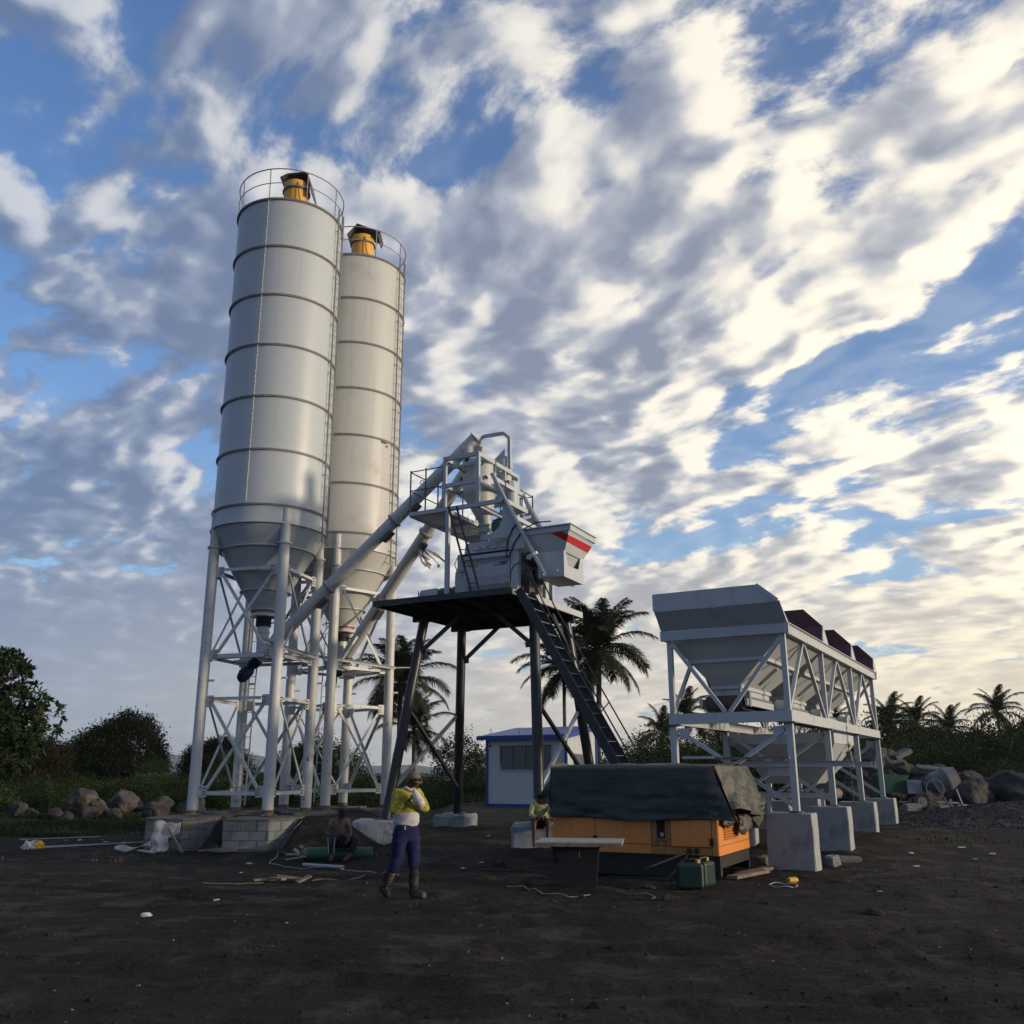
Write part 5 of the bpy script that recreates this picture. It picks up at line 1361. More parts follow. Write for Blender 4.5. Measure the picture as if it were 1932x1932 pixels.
bd = empty('plywood_board', 'thick dusty plywood board laid on the black tub, in front of the generator', 'board', (1.03, 14.82, .675), -.155)
MB().box((0, 0, .02), (1.30, .92, .018)).build('ply_sheet', M_PLY, bd)
for y in (-.44, .44): MB().box((0, y, -.012), (1.26, .05, .045)).build('batten', M_WOOD, bd)
for x in (-.60, .62): MB().box((x, 0, -.012), (.05, .80, .045)).build('batten', M_WOOD, bd)
def plank(p, q, w, h, label, m=M_WOOD, name='timber_plank', cat='plank', group=None):
    p = Vector(p); q = Vector(q); c = (p + q) / 2
    o = MB().beam(p - c, q - c, w, h).build(name, m, None, loc=c, label=label, cat=cat, group=group); return o
def gp(x, y, dz=0.): return Vector((x, y, tz(x, y) + dz))
plank(gp(3.55, 15.9, .05), gp(4.35, 16.9, .05), .20, .05, 'long timber plank on the sand at the right end of the generator')
plank(gp(3.85, 16.65, .03), gp(5.0, 18.1, .04), .16, .05, 'pale plank pointing from the generator towards the first pier')
rough_slab('hollow_block', 'broken grey block lying between the generator and the first pier', 'block', gp(4.72, 18.35, .08), (.42, .2, .2), .5, 31, M_CMU[2])
rough_slab('hollow_block', 'broken block in the rubble at the right foot of the first pier', 'block', gp(6.0, 18.3, .08), (.40, .2, .2), .9, 33, M_CMU[1])
rough_slab('hollow_block', 'flat concrete shard in the rubble at the foot of the second pier', 'block', gp(6.5, 19.0, .05), (.5, .3, .12), .2, 35, M_SLAB)
hl = MB().tube([(.21 * math.cos(k * PI / 14) , .26 * math.sin(k * PI / 14), .02 + .012 * math.sin(k)) for k in range(28)], .007, 6, closed=True).build('hose_loop', M_PALE, None, loc=gp(4.14, 15.05), label='thin pale hose loop lying on the sand right of the jerrycans', cat='hose')
fb = MB().cyl((-.09, 0, .05), (.06, 0, .05), .045, .05, 12).cyl((.06, 0, .05), (.10, 0, .05), .05, .03, 12).build('plastic_bottle', M_YCAP, None, loc=gp(4.42, 15.5), rz=.5, label='small yellow plastic bottle lying beside the hose loop', cat='bottle')
# cables out of the generator
cb = MB(); cb.tube([gw(2.49, -.04, .44), gw(2.42, -.15, .40), gw(2.25, -.35, .33), gw(1.95, -.7, .2)], .017, 6)
cb.tube([gw(2.49, -.04, .43), gw(2.46, -.16, .34), gw(2.36, -.25, .2), gw(2.2, -.35, .03), gw(1.8, -.5, .03), gw(1.2, -.4, .02)], .014, 6)
tag(cb.build('power_cable', M_RUBBER, None), 'black cables running out of the lower orange panel to the sand', 'cable')
def wire(pts, r, label, m=M_PVC, name='loose_wire', cat='wire'):
    P3 = [gp(x, y, r + .01 + (dz if False else 0)) for x, y in pts]
    Q = []
    for a, b in zip(P3[:-1], P3[1:]):
        for k in range(4):
            q = a.lerp(b, k / 4); Q.append(Vector((q.x + random.Random(int(q.x * 100)).uniform(-.03, .03), q.y, tz(q.x, q.y) + r + .008)))
    Q.append(P3[-1])
    tag(MB().tube(Q, r, 5).build(name, m, None), label, cat)
wire([(-.1, 15.1), (.25, 14.6), (.42, 14.2), (.8, 13.9), (1.1, 14.0)], .006, 'pale wire snaking over the sand at the left foot of the tub')
wire([(1.55, 14.6), (1.8, 14.2), (2.0, 13.8), (1.9, 13.5)], .006, 'thin pale wire lying right of the black tub')
wire([(2.3, 14.7), (2.1, 15.2), (1.8, 15.0), (1.6, 15.3), (1.2, 15.9)], .007, 'tangled thin cable on the sand left of the jerrycans', M_RUBBER)
wire([(-5.05, 21.0), (-4.8, 19.2), (-4.2, 18.4), (-3.2, 17.9), (-2.3, 16.9), (-1.9, 16.2)], .008, 'long pale wire crossing the sand in front of the gas cylinder')
wire([(-4.9, 22.3), (-5.2, 21.4), (-4.9, 20.9), (-4.7, 20.6)], .010, 'thin welding hose looping down the sand bank to the cylinder', M_WOOD, 'welding_hose', 'hose')
wire([(-.85, 17.6), (-.5, 17.3), (-.1, 17.2), (.2, 17.5), (-.1, 17.9), (-.6, 17.8), (-.9, 17.4), (-.3, 17.05), (.3, 17.2)], .012, 'coil of dark cable on the sand behind the standing worker', M_RUBBER, 'cable_coil', 'cable')

# gas cylinder the worker sits on
def gas_cylinder():
    x, y = -3.72, 19.72
    t = empty('gas_cylinder', 'green gas cylinder with a rusty collar lying on the sand under the seated worker', 'gas cylinder', (x, y, tz(x, y) + .125), .0)
    MB().cyl((-.42, 0, 0), (.86, .03, 0), .135, n=28).build('cylinder_body', M_GREEN if False else paint('cylinder_green', (.012, .085, .040), .5, (.05, .05, .035), .5, .3, .03), t)
    MB().cyl((-.54, 0, 0), (-.42, 0, 0), .10, .134, 28, caps=False).cyl((-.60, 0, 0), (-.54, 0, 0), .05, .10, 28).build('shoulder', M_RUST, t)
    MB().cyl((-.66, 0, 0), (-.60, 0, 0), .035, n=16).cyl((-.64, 0, 0), (-.64, 0, .09), .02, n=10).build('brass_valve', M_YCAP, t)
    MB().cyl((-.66, 0, .03), (-.72, -.02, .10), .035, n=16).cyl((-.60, 0, .13), (-.55, .0, .14), .03, n=12).box((-.78, 0, .0), (.20, .03, .03)).build('gas_regulator', M_PVC, t)
gas_cylinder()
plank(gp(-4.60, 19.75, .03), gp(-4.18, 19.55, .10), .06, .02, 'short white metal strip leaning on the gas cylinder regulator', M_PALE, 'metal_strip', 'strip')
pp = MB(); P0, P1 = gp(-3.98, 18.55, .04), gp(-3.08, 17.65, .05); c = (P0 + P1) / 2; pp.pipe(P0 - c, P1 - c, .035, .006, 16)
pp.build('steel_pipe', M_PVC, None, loc=c, label='galvanised pipe lying on the sand in front of the gas cylinder', cat='pipe')

# white sack and sticks at the first foundation
def crumple(name, label, cat, loc, d, seed, m, rz=0., group=None, amp=.55):
    b = bmesh.new(); bmesh.ops.create_icosphere(b, subdivisions=4, radius=1)
    rn = random.Random(seed); o3 = Vector((rn.uniform(0, 50), rn.uniform(0, 50), rn.uniform(0, 50)))
    from mathutils import noise as mn
    for v in b.verts:
        n = mn.noise(v.co * 1.6 + o3) * .9 + mn.noise(v.co * 4.1 + o3) * .45
        q = v.co * (1 + n * amp); v.co = Vector((q.x * d[0], q.y * d[1], max(q.z * d[2], -d[2] * .35)))
    me = bpy.data.meshes.new(name); b.to_mesh(me); b.free(); me.materials.append(m)
    me.polygons.foreach_set('use_smooth', np.ones(len(me.polygons), bool) if amp < .5 else np.zeros(len(me.polygons), bool))
    return inst(name, me, None, loc, (0, 0, rz), label=label, cat=cat, group=group)
def sack():
    x, y = -7.95, 21.75
    t = empty('woven_sack', 'crumpled white woven sack hung over a stick against the first foundation', 'sack', (x, y, tz(x, y)), 0)
    b = MB(); rn = random.Random(3)
    nx_, ny_ = 12, 14; vv = []
    for j in range(ny_ + 1):
        for i in range(nx_ + 1):
            u, v = i / nx_, j / ny_
            vv.append((-.16 + .36 * u + .10 * v * (u - .2) + .03 * math.sin(v * 9), .10 - .20 * (1 - v) + .045 * math.sin(u * 9 + v * 4) + .03 * math.sin(v * 13), .03 + .62 * v + .05 * math.sin(u * 5) * v - .10 * abs(u - .15) * (v > .6)))
    b.add(vv, [(j * (nx_ + 1) + i, j * (nx_ + 1) + i + 1, (j + 1) * (nx_ + 1) + i + 1, (j + 1) * (nx_ + 1) + i) for j in range(ny_) for i in range(nx_)], True)
    vv = []
    for j in range(9):
        for i in range(13):
            u, v = i / 12, j / 8
            vv.append((.10 + .34 * u, .06 + .03 * math.sin(u * 8 + v * 3), .60 + .06 * u - .34 * v * (1 - .35 * u) + .03 * math.sin(u * 6)))
    b.add(vv, [(j * 13 + i, j * 13 + i + 1, (j + 1) * 13 + i + 1, (j + 1) * 13 + i) for j in range(8) for i in range(12)], True)
    vv = []
    for j in range(7):
        for i in range(15):
            u, v = i / 14, j / 6
            vv.append((-.16 - .78 * u, -.02 - .1 * u + .05 * math.sin(u * 9), .16 - .08 * u + .10 * (v - .5) * (1 - .4 * u) + .05 * math.sin(u * 7 + v * 2)))
    b.add(vv, [(j * 15 + i, j * 15 + i + 1, (j + 1) * 15 + i + 1, (j + 1) * 15 + i) for j in range(6) for i in range(14)], True)
    o = b.build('sack_cloth', M_SACK, t); m_ = o.modifiers.new('thickness', 'SOLIDIFY'); m_.thickness = .012
    MB().beam((.22, -.08, .52), (.62, -.22, .02), .06, .03).build('support_stick', M_WOOD, t)
sack()
plank(gp(-8.25, 21.45, .04), gp(-7.75, 20.95, .04), .10, .03, 'short white board lying in front of the white sack', M_PALE)
plank(gp(-6.9, 21.3, .03), gp(-5.75, 21.75, .10), .05, .04, 'thin timber stick lying before the front foundation')
crumple('cloth_roll', 'rolled grey cloth tied on the stick before the front foundation', 'cloth roll', gp(-6.35, 21.25, .06), (.34, .08, .07), 3, M_MORTAR, .2, amp=.3)
# broken boards in the middle of the yard
for k, (x, y, a, L2, lb) in enumerate([(-3.95, 15.55, .5, .34, 'short grey board, leftmost in the little heap of broken boards'), (-3.72, 15.45, -.6, .30, 'short tilted board in the middle of the little heap'), (-3.55, 15.6, .2, .42, 'pale board lying on top of the little heap'), (-3.32, 15.5, .9, .26, 'splintered board at the right end of the little heap')]):
    plank(gp(x - math.cos(a) * L2 / 2, y - math.sin(a) * L2 / 2, .03 + .03 * (k % 3)), gp(x + math.cos(a) * L2 / 2, y + math.sin(a) * L2 / 2, .04 + .05 * (k % 2)), .10, .03, lb, M_WOOD, 'broken_board', 'board', 'broken boards lying in the yard')
wire([(-4.85, 15.3), (-4.3, 15.25), (-3.9, 15.3)], .010, 'dry palm stalk left of the heap of broken boards', M_WOOD, 'dry_stalk', 'stalk')
wire([(-3.2, 15.6), (-2.8, 15.9), (-2.45, 16.15)], .012, 'dry palm stalk right of the heap of broken boards', M_WOOD, 'dry_stalk', 'stalk')
plank(gp(-13.1, 25.7, .02), gp(-11.2, 26.3, .03), .035, .02, 'thin pale batten lying at the grass edge far left', M_PALE)
plank(gp(-11.6, 22.9, .02), gp(-9.3, 24.6, .03), .04, .02, 'long pale batten on the sand left of the first foundation', M_PALE)
plank(gp(-11.2, 23.0, .02), gp(-9.5, 24.3, .05), .06, .03, 'darker batten lying along the long pale one', M_PVC)
crumple('plastic_bag', 'white and yellow plastic bag lying far left on the sand', 'bag', gp(-11.25, 22.6, .05), (.17, .14, .14), 8, M_PALE, amp=.5)
crumple('plastic_bag', 'yellow half of a torn bag at the far left', 'bag', gp(-11.05, 22.6, .06), (.12, .1, .11), 9, M_YCAP, amp=.5)
litter = [(-12.4, 25.2), (-11.8, 25.6), (-11.4, 25.5), (-11.0, 25.9), (-13.0, 24.1), (-10.9, 23.9), (-10.5, 25.0), (-10.0, 24.9), (-14.1, 30.5), (-2.0, 33.5), (-1.2, 26.5), (-.6, 23.5), (-.9, 17.8), (-.6, 18.6), (-4.9, 17.6), (-5.2, 19.2), (-3.0, 14.2), (-4.1, 13.6), (5.3, 14.2), (7.5, 18.2), (8.3, 20.3), (9.2, 19.4), (9.7, 21.0), (9.9, 20.1), (13.5, 30.6), (11.2, 15.6), (16.5, 33.5)]
for k, (x, y) in enumerate(litter):
    s_ = random.Random(k).uniform(.015, .038) * (1 + y / 40)
    crumple('scrap', 'small pale scrap of paper or plastic littering the yard', 'scrap', gp(x, y, .0), (s_ * 1.5, s_, s_ * .3), k + 40, M_SACK, k, 'pale scraps littering the yard', .6)
crumple('white_bag', 'white rag lying at the bottom left edge of the yard', 'rag', gp(-4.5, 12.1, .03), (.06, .035, .03), 77, M_SACK, .3)
crumple('cement_bag', 'white empty bag flattened beside the portable mixer leg', 'bag', gp(16.9, 35.2, .06), (.75, .35, .12), 78, M_SACK, .1, amp=.4)

# ============================================================ PORTABLE CONCRETE MIXER (far right)
def portable_mixer():
    t = empty('portable_mixer', 'dusty grey portable drum mixer on two wheels, tilted right of the batcher', 'portable mixer', (15.5, 35.0, tz(15.5, 35.0)), .0)
    t.scale = (.88, .88, .88)
    ax = Vector((.80, -.18, .33)).normalized()
    c = Vector((.30, 0, 1.18))
    d = MB(); P = [(-.62, .10), (-.55, .33), (-.40, .43), (.12, .47), (.20, .47), (.60, .34)]
    for (a, ra), (b, rb) in zip(P[:-1], P[1:]): d.cyl(c + ax * a, c + ax * b, ra, rb, 32, caps=False)
    dr = d.build('drum', M_MIXER, t)
    rm = MB().cyl(c + ax * .60, c + ax * .63, .355, .355, 32, caps=False).cyl(c + ax * .63, c + ax * .2, .325, .42, 32, caps=False).cyl(c + ax * .1, c + ax * .16, .495, .495, 32).build('drum_rim', M_MIXER, dr)
    MB().cyl(c + ax * .0, c + ax * .04, .40, .40, 32).build('drum_inside', M_DARKIN, dr)
    MB().sphere(c + ax * -.66 + Vector((0, 0, .05)), (.16, .14, .18), 14, 9).cyl(c + ax * -.72, c + ax * -.55, .12, .16, 20).build('drum_hub', M_MIXER, t)
    fr = MB().beam((-.25, -.35, 1.15), (.33, -.45, .02), .09, .09).beam((.33, -.45, .45), (.36, -.45, .03), .1, .05).build('front_leg', M_MIXER, t)
    MB().beam((.72, -.2, .85), (1.02, -.05, .06), .07, .07).build('rear_leg', M_MIXER, t)
    MB().beam((-.6, -.3, .35), (1.0, -.05, .28), .08, .08).beam((-.6, .35, .35), (.9, .3, .28), .08, .08).split('chassis', M_MIXER, t)
    MB().box((-1.0, .0, .92), (.62, .5, .55), bev=.03).build('engine_cover', paint('faded_blue_cover', (.07, .10, .17), .6, (.12, .12, .11), .6, .5, .04, (.02, .05, .14)), t)
    for y in (-.42, .42):
        w = MB().cyl((-.85, y - .07, .34), (-.85, y + .07, .34), .34, n=28).build('tyre', M_RUBBER, t)
        MB().cyl((-.85, y - .085, .34), (-.85, y + .085, .34), .20, n=24).cyl((-.85, y - .10, .34), (-.85, y + .10, .34), .06, n=12).build('wheel_rim', M_MIXER, w)
    MB().tube([(-.28 + .36 * math.cos(k * PI / 14), -.52, .86 + .36 * math.sin(k * PI / 14)) for k in range(28)], .022, 8, closed=True).build('tilt_wheel', M_MIXER, t)
    return t
portable_mixer()
def cart():
    t = empty('green_cart', 'dark green steel tipping cart parked left of the portable mixer', 'cart', (13.95, 35.3, tz(13.95, 35.3)), 0)
    MB().frust((-.35, -.35, .40, .35), (-.52, -.45, .55, .45), .62, 1.24).build('tub', paint('cart_green', (.014, .085, .050), .6, (.05, .045, .035), .5, .4, .04), t)
    MB().beam((-.3, -.3, .3), (.5, -.3, .3), .06).beam((-.3, .3, .3), (.5, .3, .3), .06).split('chassis', M_MIXER, t)
    MB().cyl((-.1, -.4, .22), (-.1, .4, .22), .22, n=24).build('wheel', M_RUBBER, t)
cart()
rough_slab('hollow_block', 'pale block lying under the cart and mixer wheel', 'block', gp(14.3, 34.4, .1), (.6, .3, .28), .2, 51, M_CMU[1])
rough_slab('hollow_block', 'broken block lying under the portable mixer frame', 'block', gp(15.3, 34.3, .07), (.5, .3, .2), .5, 52, M_SLAB)

# ============================================================ PEOPLE
def skin_part(nodes, edges, root, sub=2, sm=True):
    """nodes: name -> (x,y,z,r); returns (verts, faces) of a smooth skinned surface"""
    names = list(nodes); idx = {n: i for i, n in enumerate(names)}
    me = bpy.data.meshes.new('skel'); me.from_pydata([nodes[n][:3] for n in names], [(idx[a], idx[b]) for a, b in edges], [])
    o = bpy.data.objects.new('skel', me); COL.objects.link(o)
    s_ = o.modifiers.new('s', 'SKIN')
    if not me.skin_vertices: me.attributes
    sv = me.skin_vertices[0].data if me.skin_vertices else None
    if sv is None:
        return None
    for n in names:
        r = nodes[n][3]; r = r if isinstance(r, (tuple, list)) else (r, r)
        sv[idx[n]].radius = r; sv[idx[n]].use_root = (n == root)
    o.modifiers.new('sub', 'SUBSURF').levels = sub
    o.modifiers['sub'].render_levels = sub
    dg = bpy.context.evaluated_depsgraph_get(); dg.update()
    ev = o.evaluated_get(dg); m2 = ev.to_mesh()
    vs_ = [tuple(v.co) for v in m2.vertices]; fs = [tuple(p.vertices) for p in m2.polygons]
    ev.to_mesh_clear(); bpy.data.objects.remove(o); bpy.data.meshes.remove(me)
    return vs_, fs
def ensure_skin_layer():
    pass
def hand(mb, wrist, aim, palm_n, curl=.9, s=1.0, side=1):
    """palm plus four bent fingers and a thumb, added to a body mesh"""
    wrist = Vector(wrist); aim = Vector(aim).normalized(); n = Vector(palm_n); n = (n - aim * n.dot(aim)).normalized(); w = aim.cross(n).normalized() * side
    palm = wrist + aim * .05 * s
    nodes = {'w': (*wrist, .024 * s), 'p': (*palm, (.036 * s, .016 * s)), 'k': (*(wrist + aim * .088 * s), (.040 * s, .014 * s))}
    v, f = skin_part({'w': (*wrist, .024 * s), 'p': (*palm, .028 * s), 'k': (*(wrist + aim * .085 * s), .026 * s)}, [('w', 'p'), ('p', 'k')], 'w', 1)
    mb.add(v, f, True)
    for k, (off, L2) in enumerate(((-.030, .066), (-.010, .075), (.010, .070), (.029, .054))):
        base = wrist + aim * .085 * s + w * off * s; d = aim.copy(); pts = [base]
        for j, fr in enumerate((.45, .32, .23)):
            ang = curl * (.55, .75, .6)[j] * (1 + .12 * k)
            d = (d * math.cos(ang) + n * math.sin(ang)).normalized(); nn = n; pts.append(pts[-1] + d * L2 * fr * s)
            n2 = (n * math.cos(ang) - aim * math.sin(ang)); 
        mb.tube(pts, [.0092 * s, .0088 * s, .008 * s, .006 * s], 8)
    b = wrist + aim * .03 * s - w * .030 * s
    t1 = (aim * .6 - w * .7 + n * .3).normalized(); p1 = b + t1 * .035 * s; t2 = (aim * .9 - w * .1 + n * .45).normalized()
    mb.tube([b, p1, p1 + t2 * .028 * s], [.012 * s, .0105 * s, .008 * s], 8)
def face(mb, c, fwd, up, r=.09):
    c = Vector(c); f = Vector(fwd).normalized(); u = Vector(up); u = (u - f * u.dot(f)).normalized(); s_ = f.cross(u)
    # nose, brow, lips, ears merged into the head surface
    mb.sphere(c + f * r * 1.0 - u * r * .12, (.016, .016, .022), 10, 7)
    mb.sphere(c + f * r * .93 + u * r * .16, (.035, .035, .012), 10, 6)
    mb.sphere(c + f * r * .93 - u * r * .48, (.022, .022, .009), 10, 6)
    for q in (-1, 1): mb.sphere(c + s_ * q * r * .86 - u * r * .08 - f * r * .08, (.012, .02, .028), 8, 6)
def person(name_loc, label, J, skin_edges, extra):
    pass
def folds(mb, seed, amp=.010, sc_=9.):
    from mathutils import noise as mn
    out = []
    for q in mb.v:
        p = Vector(q); a = Vector((p.x * sc_ + seed, p.y * sc_, p.z * sc_ * 2.2))
        n = mn.noise_vector(a) + mn.noise_vector(a * 2.3) * .5
        out.append(tuple(p + Vector((n.x, n.y, n.z * .4)) * amp))
    mb.v = out; return mb
def limb(mb, pts, rad, n=14):
    mb.tube([Vector(p) for p in pts], rad, n)
def body_mesh(nodes, edges, root, hands, facearg, parent, mats=M_SKIN):
    v, f = skin_part(nodes, edges, root)
    mb = MB().add(v, f, True)
    for h in hands: hand(mb, *h)
    face(mb, *facearg)
    return mb.build('body', mats, parent)
M_SHIRT_Y = two_tone('yellow_shirt_cloth', (.33, .31, .045), (.43, .39, .065), 7, .4, .6, .85, 60, .35, .01)
M_SHIRT_W = two_tone('white_shirt_cloth', (.50, .50, .54), (.60, .60, .62), 7, .4, .6, .85, 60, .35, .01)
M_TROUS = two_tone('navy_trouser_cloth', (.010, .014, .060), (.018, .022, .085), 7, .4, .6, .9, 60, .5, .015)
M_TAN = plain('tan_cap_cloth', (.13, .105, .075), .9, .2)
M_BOOT = two_tone('muddy_rubber_boot', (.018, .018, .018), (.10, .09, .08), 5, .48, .62, .7, 30, .3, .01)
M_BEIGE = two_tone('worn_beige_shirt', (.15, .115, .08), (.24, .18, .13), 7, .4, .6, .9, 60, .4, .01)
M_GREYT = two_tone('dark_track_trousers', (.018, .020, .028), (.03, .034, .045), 7, .4, .6, .9, 60, .4, .015)
M_PALEY = two_tone('pale_yellow_shirt', (.42, .45, .20), (.55, .57, .27), 7, .4, .6, .85, 60, .35, .01)
M_SHORTS = plain('black_shorts_cloth', (.010, .010, .011), .9, .2)
M_HAIR = plain('black_hair', (.010, .009, .008), .7, .2)
M_CAPB = plain('dark_cap_cloth', (.012, .012, .016), .9, .2)
M_CAPR = plain('red_cap_brim', (.09, .012, .014), .9, .2)
M_BAGCL = plain('clear_bag_food', (.42, .36, .33), .35, .3, 12)

def worker_standing():
    ox, oy = -1.50, 13.55
    z0 = tz(ox, oy)
    t = empty('person', 'worker in yellow and white long-sleeved shirt drinking from a plastic bag as he walks', 'person', (ox, oy, z0), 0)
    N = dict(pel=(0, 0, .93, (.135, .11)), bel=(0, .0, 1.08, (.14, .115)), che=(.0, .0, 1.25, (.15, .115)), upc=(.015, -.01, 1.37, (.12, .09)), nek=(.055, -.04, 1.46, .052), hed=(.095, -.075, 1.545, (.078, .085)), crn=(.10, -.08, 1.60, (.074, .080)),
             sR=(-.13, -.09, 1.375, .062), eR=(-.165, -.19, 1.12, .046), wR=(.035, -.265, 1.265, .029), sL=(.145, .08, 1.375, .062), eL=(.285, -.04, 1.145, .046), wL=(.17, -.20, 1.255, .029),
             hR=(-.075, -.05, .86, .088), kR=(-.10, -.09, .50, .060), aR=(-.255, .0, .18, .030), fR=(-.235, -.03, .09, .018),
             hL=(.085, .05, .86, .088), kL=(.125, -.01, .49, .060), aL=(.125, .02, .12, .030), fL=(.15, -.01, .08, .018))
    E = [('pel', 'bel'), ('bel', 'che'), ('che', 'upc'), ('upc', 'nek'), ('nek', 'hed'), ('hed', 'crn'), ('upc', 'sR'), ('sR', 'eR'), ('eR', 'wR'), ('upc', 'sL'), ('sL', 'eL'), ('eL', 'wL'), ('pel', 'hR'), ('hR', 'kR'), ('kR', 'aR'), ('aR', 'fR'), ('pel', 'hL'), ('hL', 'kL'), ('kL', 'aL'), ('aL', 'fL')]
    fw = Vector((.62, -.62, -.48)); up = Vector((.3, -.3, .8))
    body_mesh(N, E, 'pel', [((.035, -.265, 1.265), (.5, -.12, .55), (.5, .5, .1), .8, 1., 1), ((.17, -.20, 1.255), (-.05, -.25, .6), (-.6, .2, 0), .8, 1., -1)], ((.10, -.085, 1.555), fw, up, .085), t)
    g = .018
    S = {k: (*N[k][:3], tuple(r * 1.14 + .022 for r in N[k][3]) if isinstance(N[k][3], tuple) else N[k][3] * 1.1 + g) for k in ('pel', 'bel', 'che', 'upc', 'sR', 'eR', 'sL', 'eL')}
    S['pel'] = (0, 0, .885, (.200, .165)); S['bel'] = (0, 0, 1.06, (.20, .165)); S['nek'] = (.035, -.02, 1.43, .068); S['wR'] = (.015, -.255, 1.25, .037); S['wL'] = (.18, -.17, 1.235, .037)
    v, f = skin_part(S, [('pel', 'bel'), ('bel', 'che'), ('che', 'upc'), ('upc', 'nek'), ('upc', 'sR'), ('sR', 'eR'), ('eR', 'wR'), ('upc', 'sL'), ('sL', 'eL'), ('eL', 'wL')], 'pel', 3)
    mb = MB(); mb.add(v, f, True)
    for i, ff in enumerate(mb.f):
        c = sum((Vector(mb.v[k]) for k in ff), Vector()) / len(ff)
        arm = math.hypot(c.x - .0, c.y + .0) > .20 and c.z > 1.03
        mb.mi[i] = 1 if (c.z < 1.13 and not arm) else 0
    folds(mb, 7, .013).build('shirt', [M_SHIRT_Y, M_SHIRT_W], t)
    Tn = dict(wst=(0, 0, 1.03, (.168, .138)), pel=(0, 0, .90, (.182, .15)), hR=(-.08, -.05, .78, .116), kR=(-.10, -.09, .50, .090), aR=(-.185, -.045, .335, .080), hL=(.09, .05, .78, .116), kL=(.125, -.01, .49, .090), aL=(.128, .005, .345, .082))
    v, f = skin_part(Tn, [('wst', 'pel'), ('pel', 'hR'), ('hR', 'kR'), ('kR', 'aR'), ('pel', 'hL'), ('hL', 'kL'), ('kL', 'aL')], 'pel', 3)
    folds(MB().add(v, f, True), 3, .013).build('trousers', M_TROUS, t)
    for tp, an, he, to in (((-.17, -.055, .38), (-.265, .0, .17), (-.31, .03, .12), (-.19, -.10, .03)), ((.128, .0, .40), (.125, .03, .12), (.105, .05, .045), (.30, -.12, .04))):
        v, f = skin_part(dict(a=(*tp, .088), b=(*(Vector(tp).lerp(Vector(an), .55)), .078), c=(*an, .072), h=(*he, .070), d=(*(Vector(he).lerp(Vector(to), .55)), .062), e=(*to, .048)), [('a', 'b'), ('b', 'c'), ('c', 'h'), ('h', 'd'), ('d', 'e')], 'a', 2)
        MB().add(v, f, True).build('boot', M_BOOT, t)
    # cap
    hc = Vector((.10, -.082, 1.59)); F = Vector((.66, -.66, -.36)).normalized(); U = Vector((.25, -.25, .93)).normalized(); Sd = F.cross(U)
    cp = MB(); vv = []; n1, n2 = 20, 7
    for j in range(n2 + 1):
        for i in range(n1):
            a, b = 2 * PI * i / n1, PI / 2 * j / n2
            q = hc + (F * math.cos(a) * .105 + Sd * math.sin(a) * .092) * math.cos(b) + U * (.095 * math.sin(b) + .0); vv.append(q)
    cp.add(vv, [(j * n1 + i, j * n1 + (i + 1) % n1, (j + 1) * n1 + (i + 1) % n1, (j + 1) * n1 + i) for j in range(n2) for i in range(n1)], True)
    br = [hc + F * (.09 + .075 * math.cos(a)) + Sd * .075 * math.sin(a) - U * .012 * math.cos(a) for a in [(-.5 + k / 10) * PI for k in range(11)]]
    cp.poly(br, -U * .006); cp.build('cap', M_TAN, t)
    gl = MB()
    for q in (-1, 1): gl.box(hc + F * .115 + U * .022 + Sd * q * .034, (.05, .05, .034), rz=math.atan2(F.y, F.x), bev=.01)
    gl.beam(hc + F * .10 + U * .028 - Sd * .07, hc + F * .10 + U * .028 + Sd * .07, .012, .012).build('sunglasses', M_RUBBER, t)
    tk = MB().tube([(.045 + .085 * math.cos(a), -.035 + .085 * math.sin(a), 1.415 - .035 * math.sin(a + .8) + .01 * math.sin(a * 5)) for a in [k * PI / 10 for k in range(20)]], .024, 10, closed=True)
    tk.build('neck_towel', M_SACK, t)
    MB().tube([(.0, -.17, .945), (.01, -.175, .90)], .008, 5).build('drawstring', M_PALE, t)
    bg = MB(); bg.tube([(.118, -.215, 1.46), (.128, -.225, 1.43), (.155, -.25, 1.36), (.20, -.27, 1.28), (.235, -.28, 1.21), (.24, -.28, 1.185)], [.010, .022, .058, .076, .062, .02], 16)
    for i in range(len(bg.f)):
        c = sum((Vector(bg.v[k]) for k in bg.f[i]), Vector()) / len(bg.f[i]); bg.mi[i] = 1 if c.z < 1.27 else 0
    o = bg.build('drink_bag', [M_SACK, M_BAGCL], None, loc=(ox, oy, z0)); tag(o, 'clear plastic bag of drink held to the mouth of the standing worker', 'bag')
worker_standing()

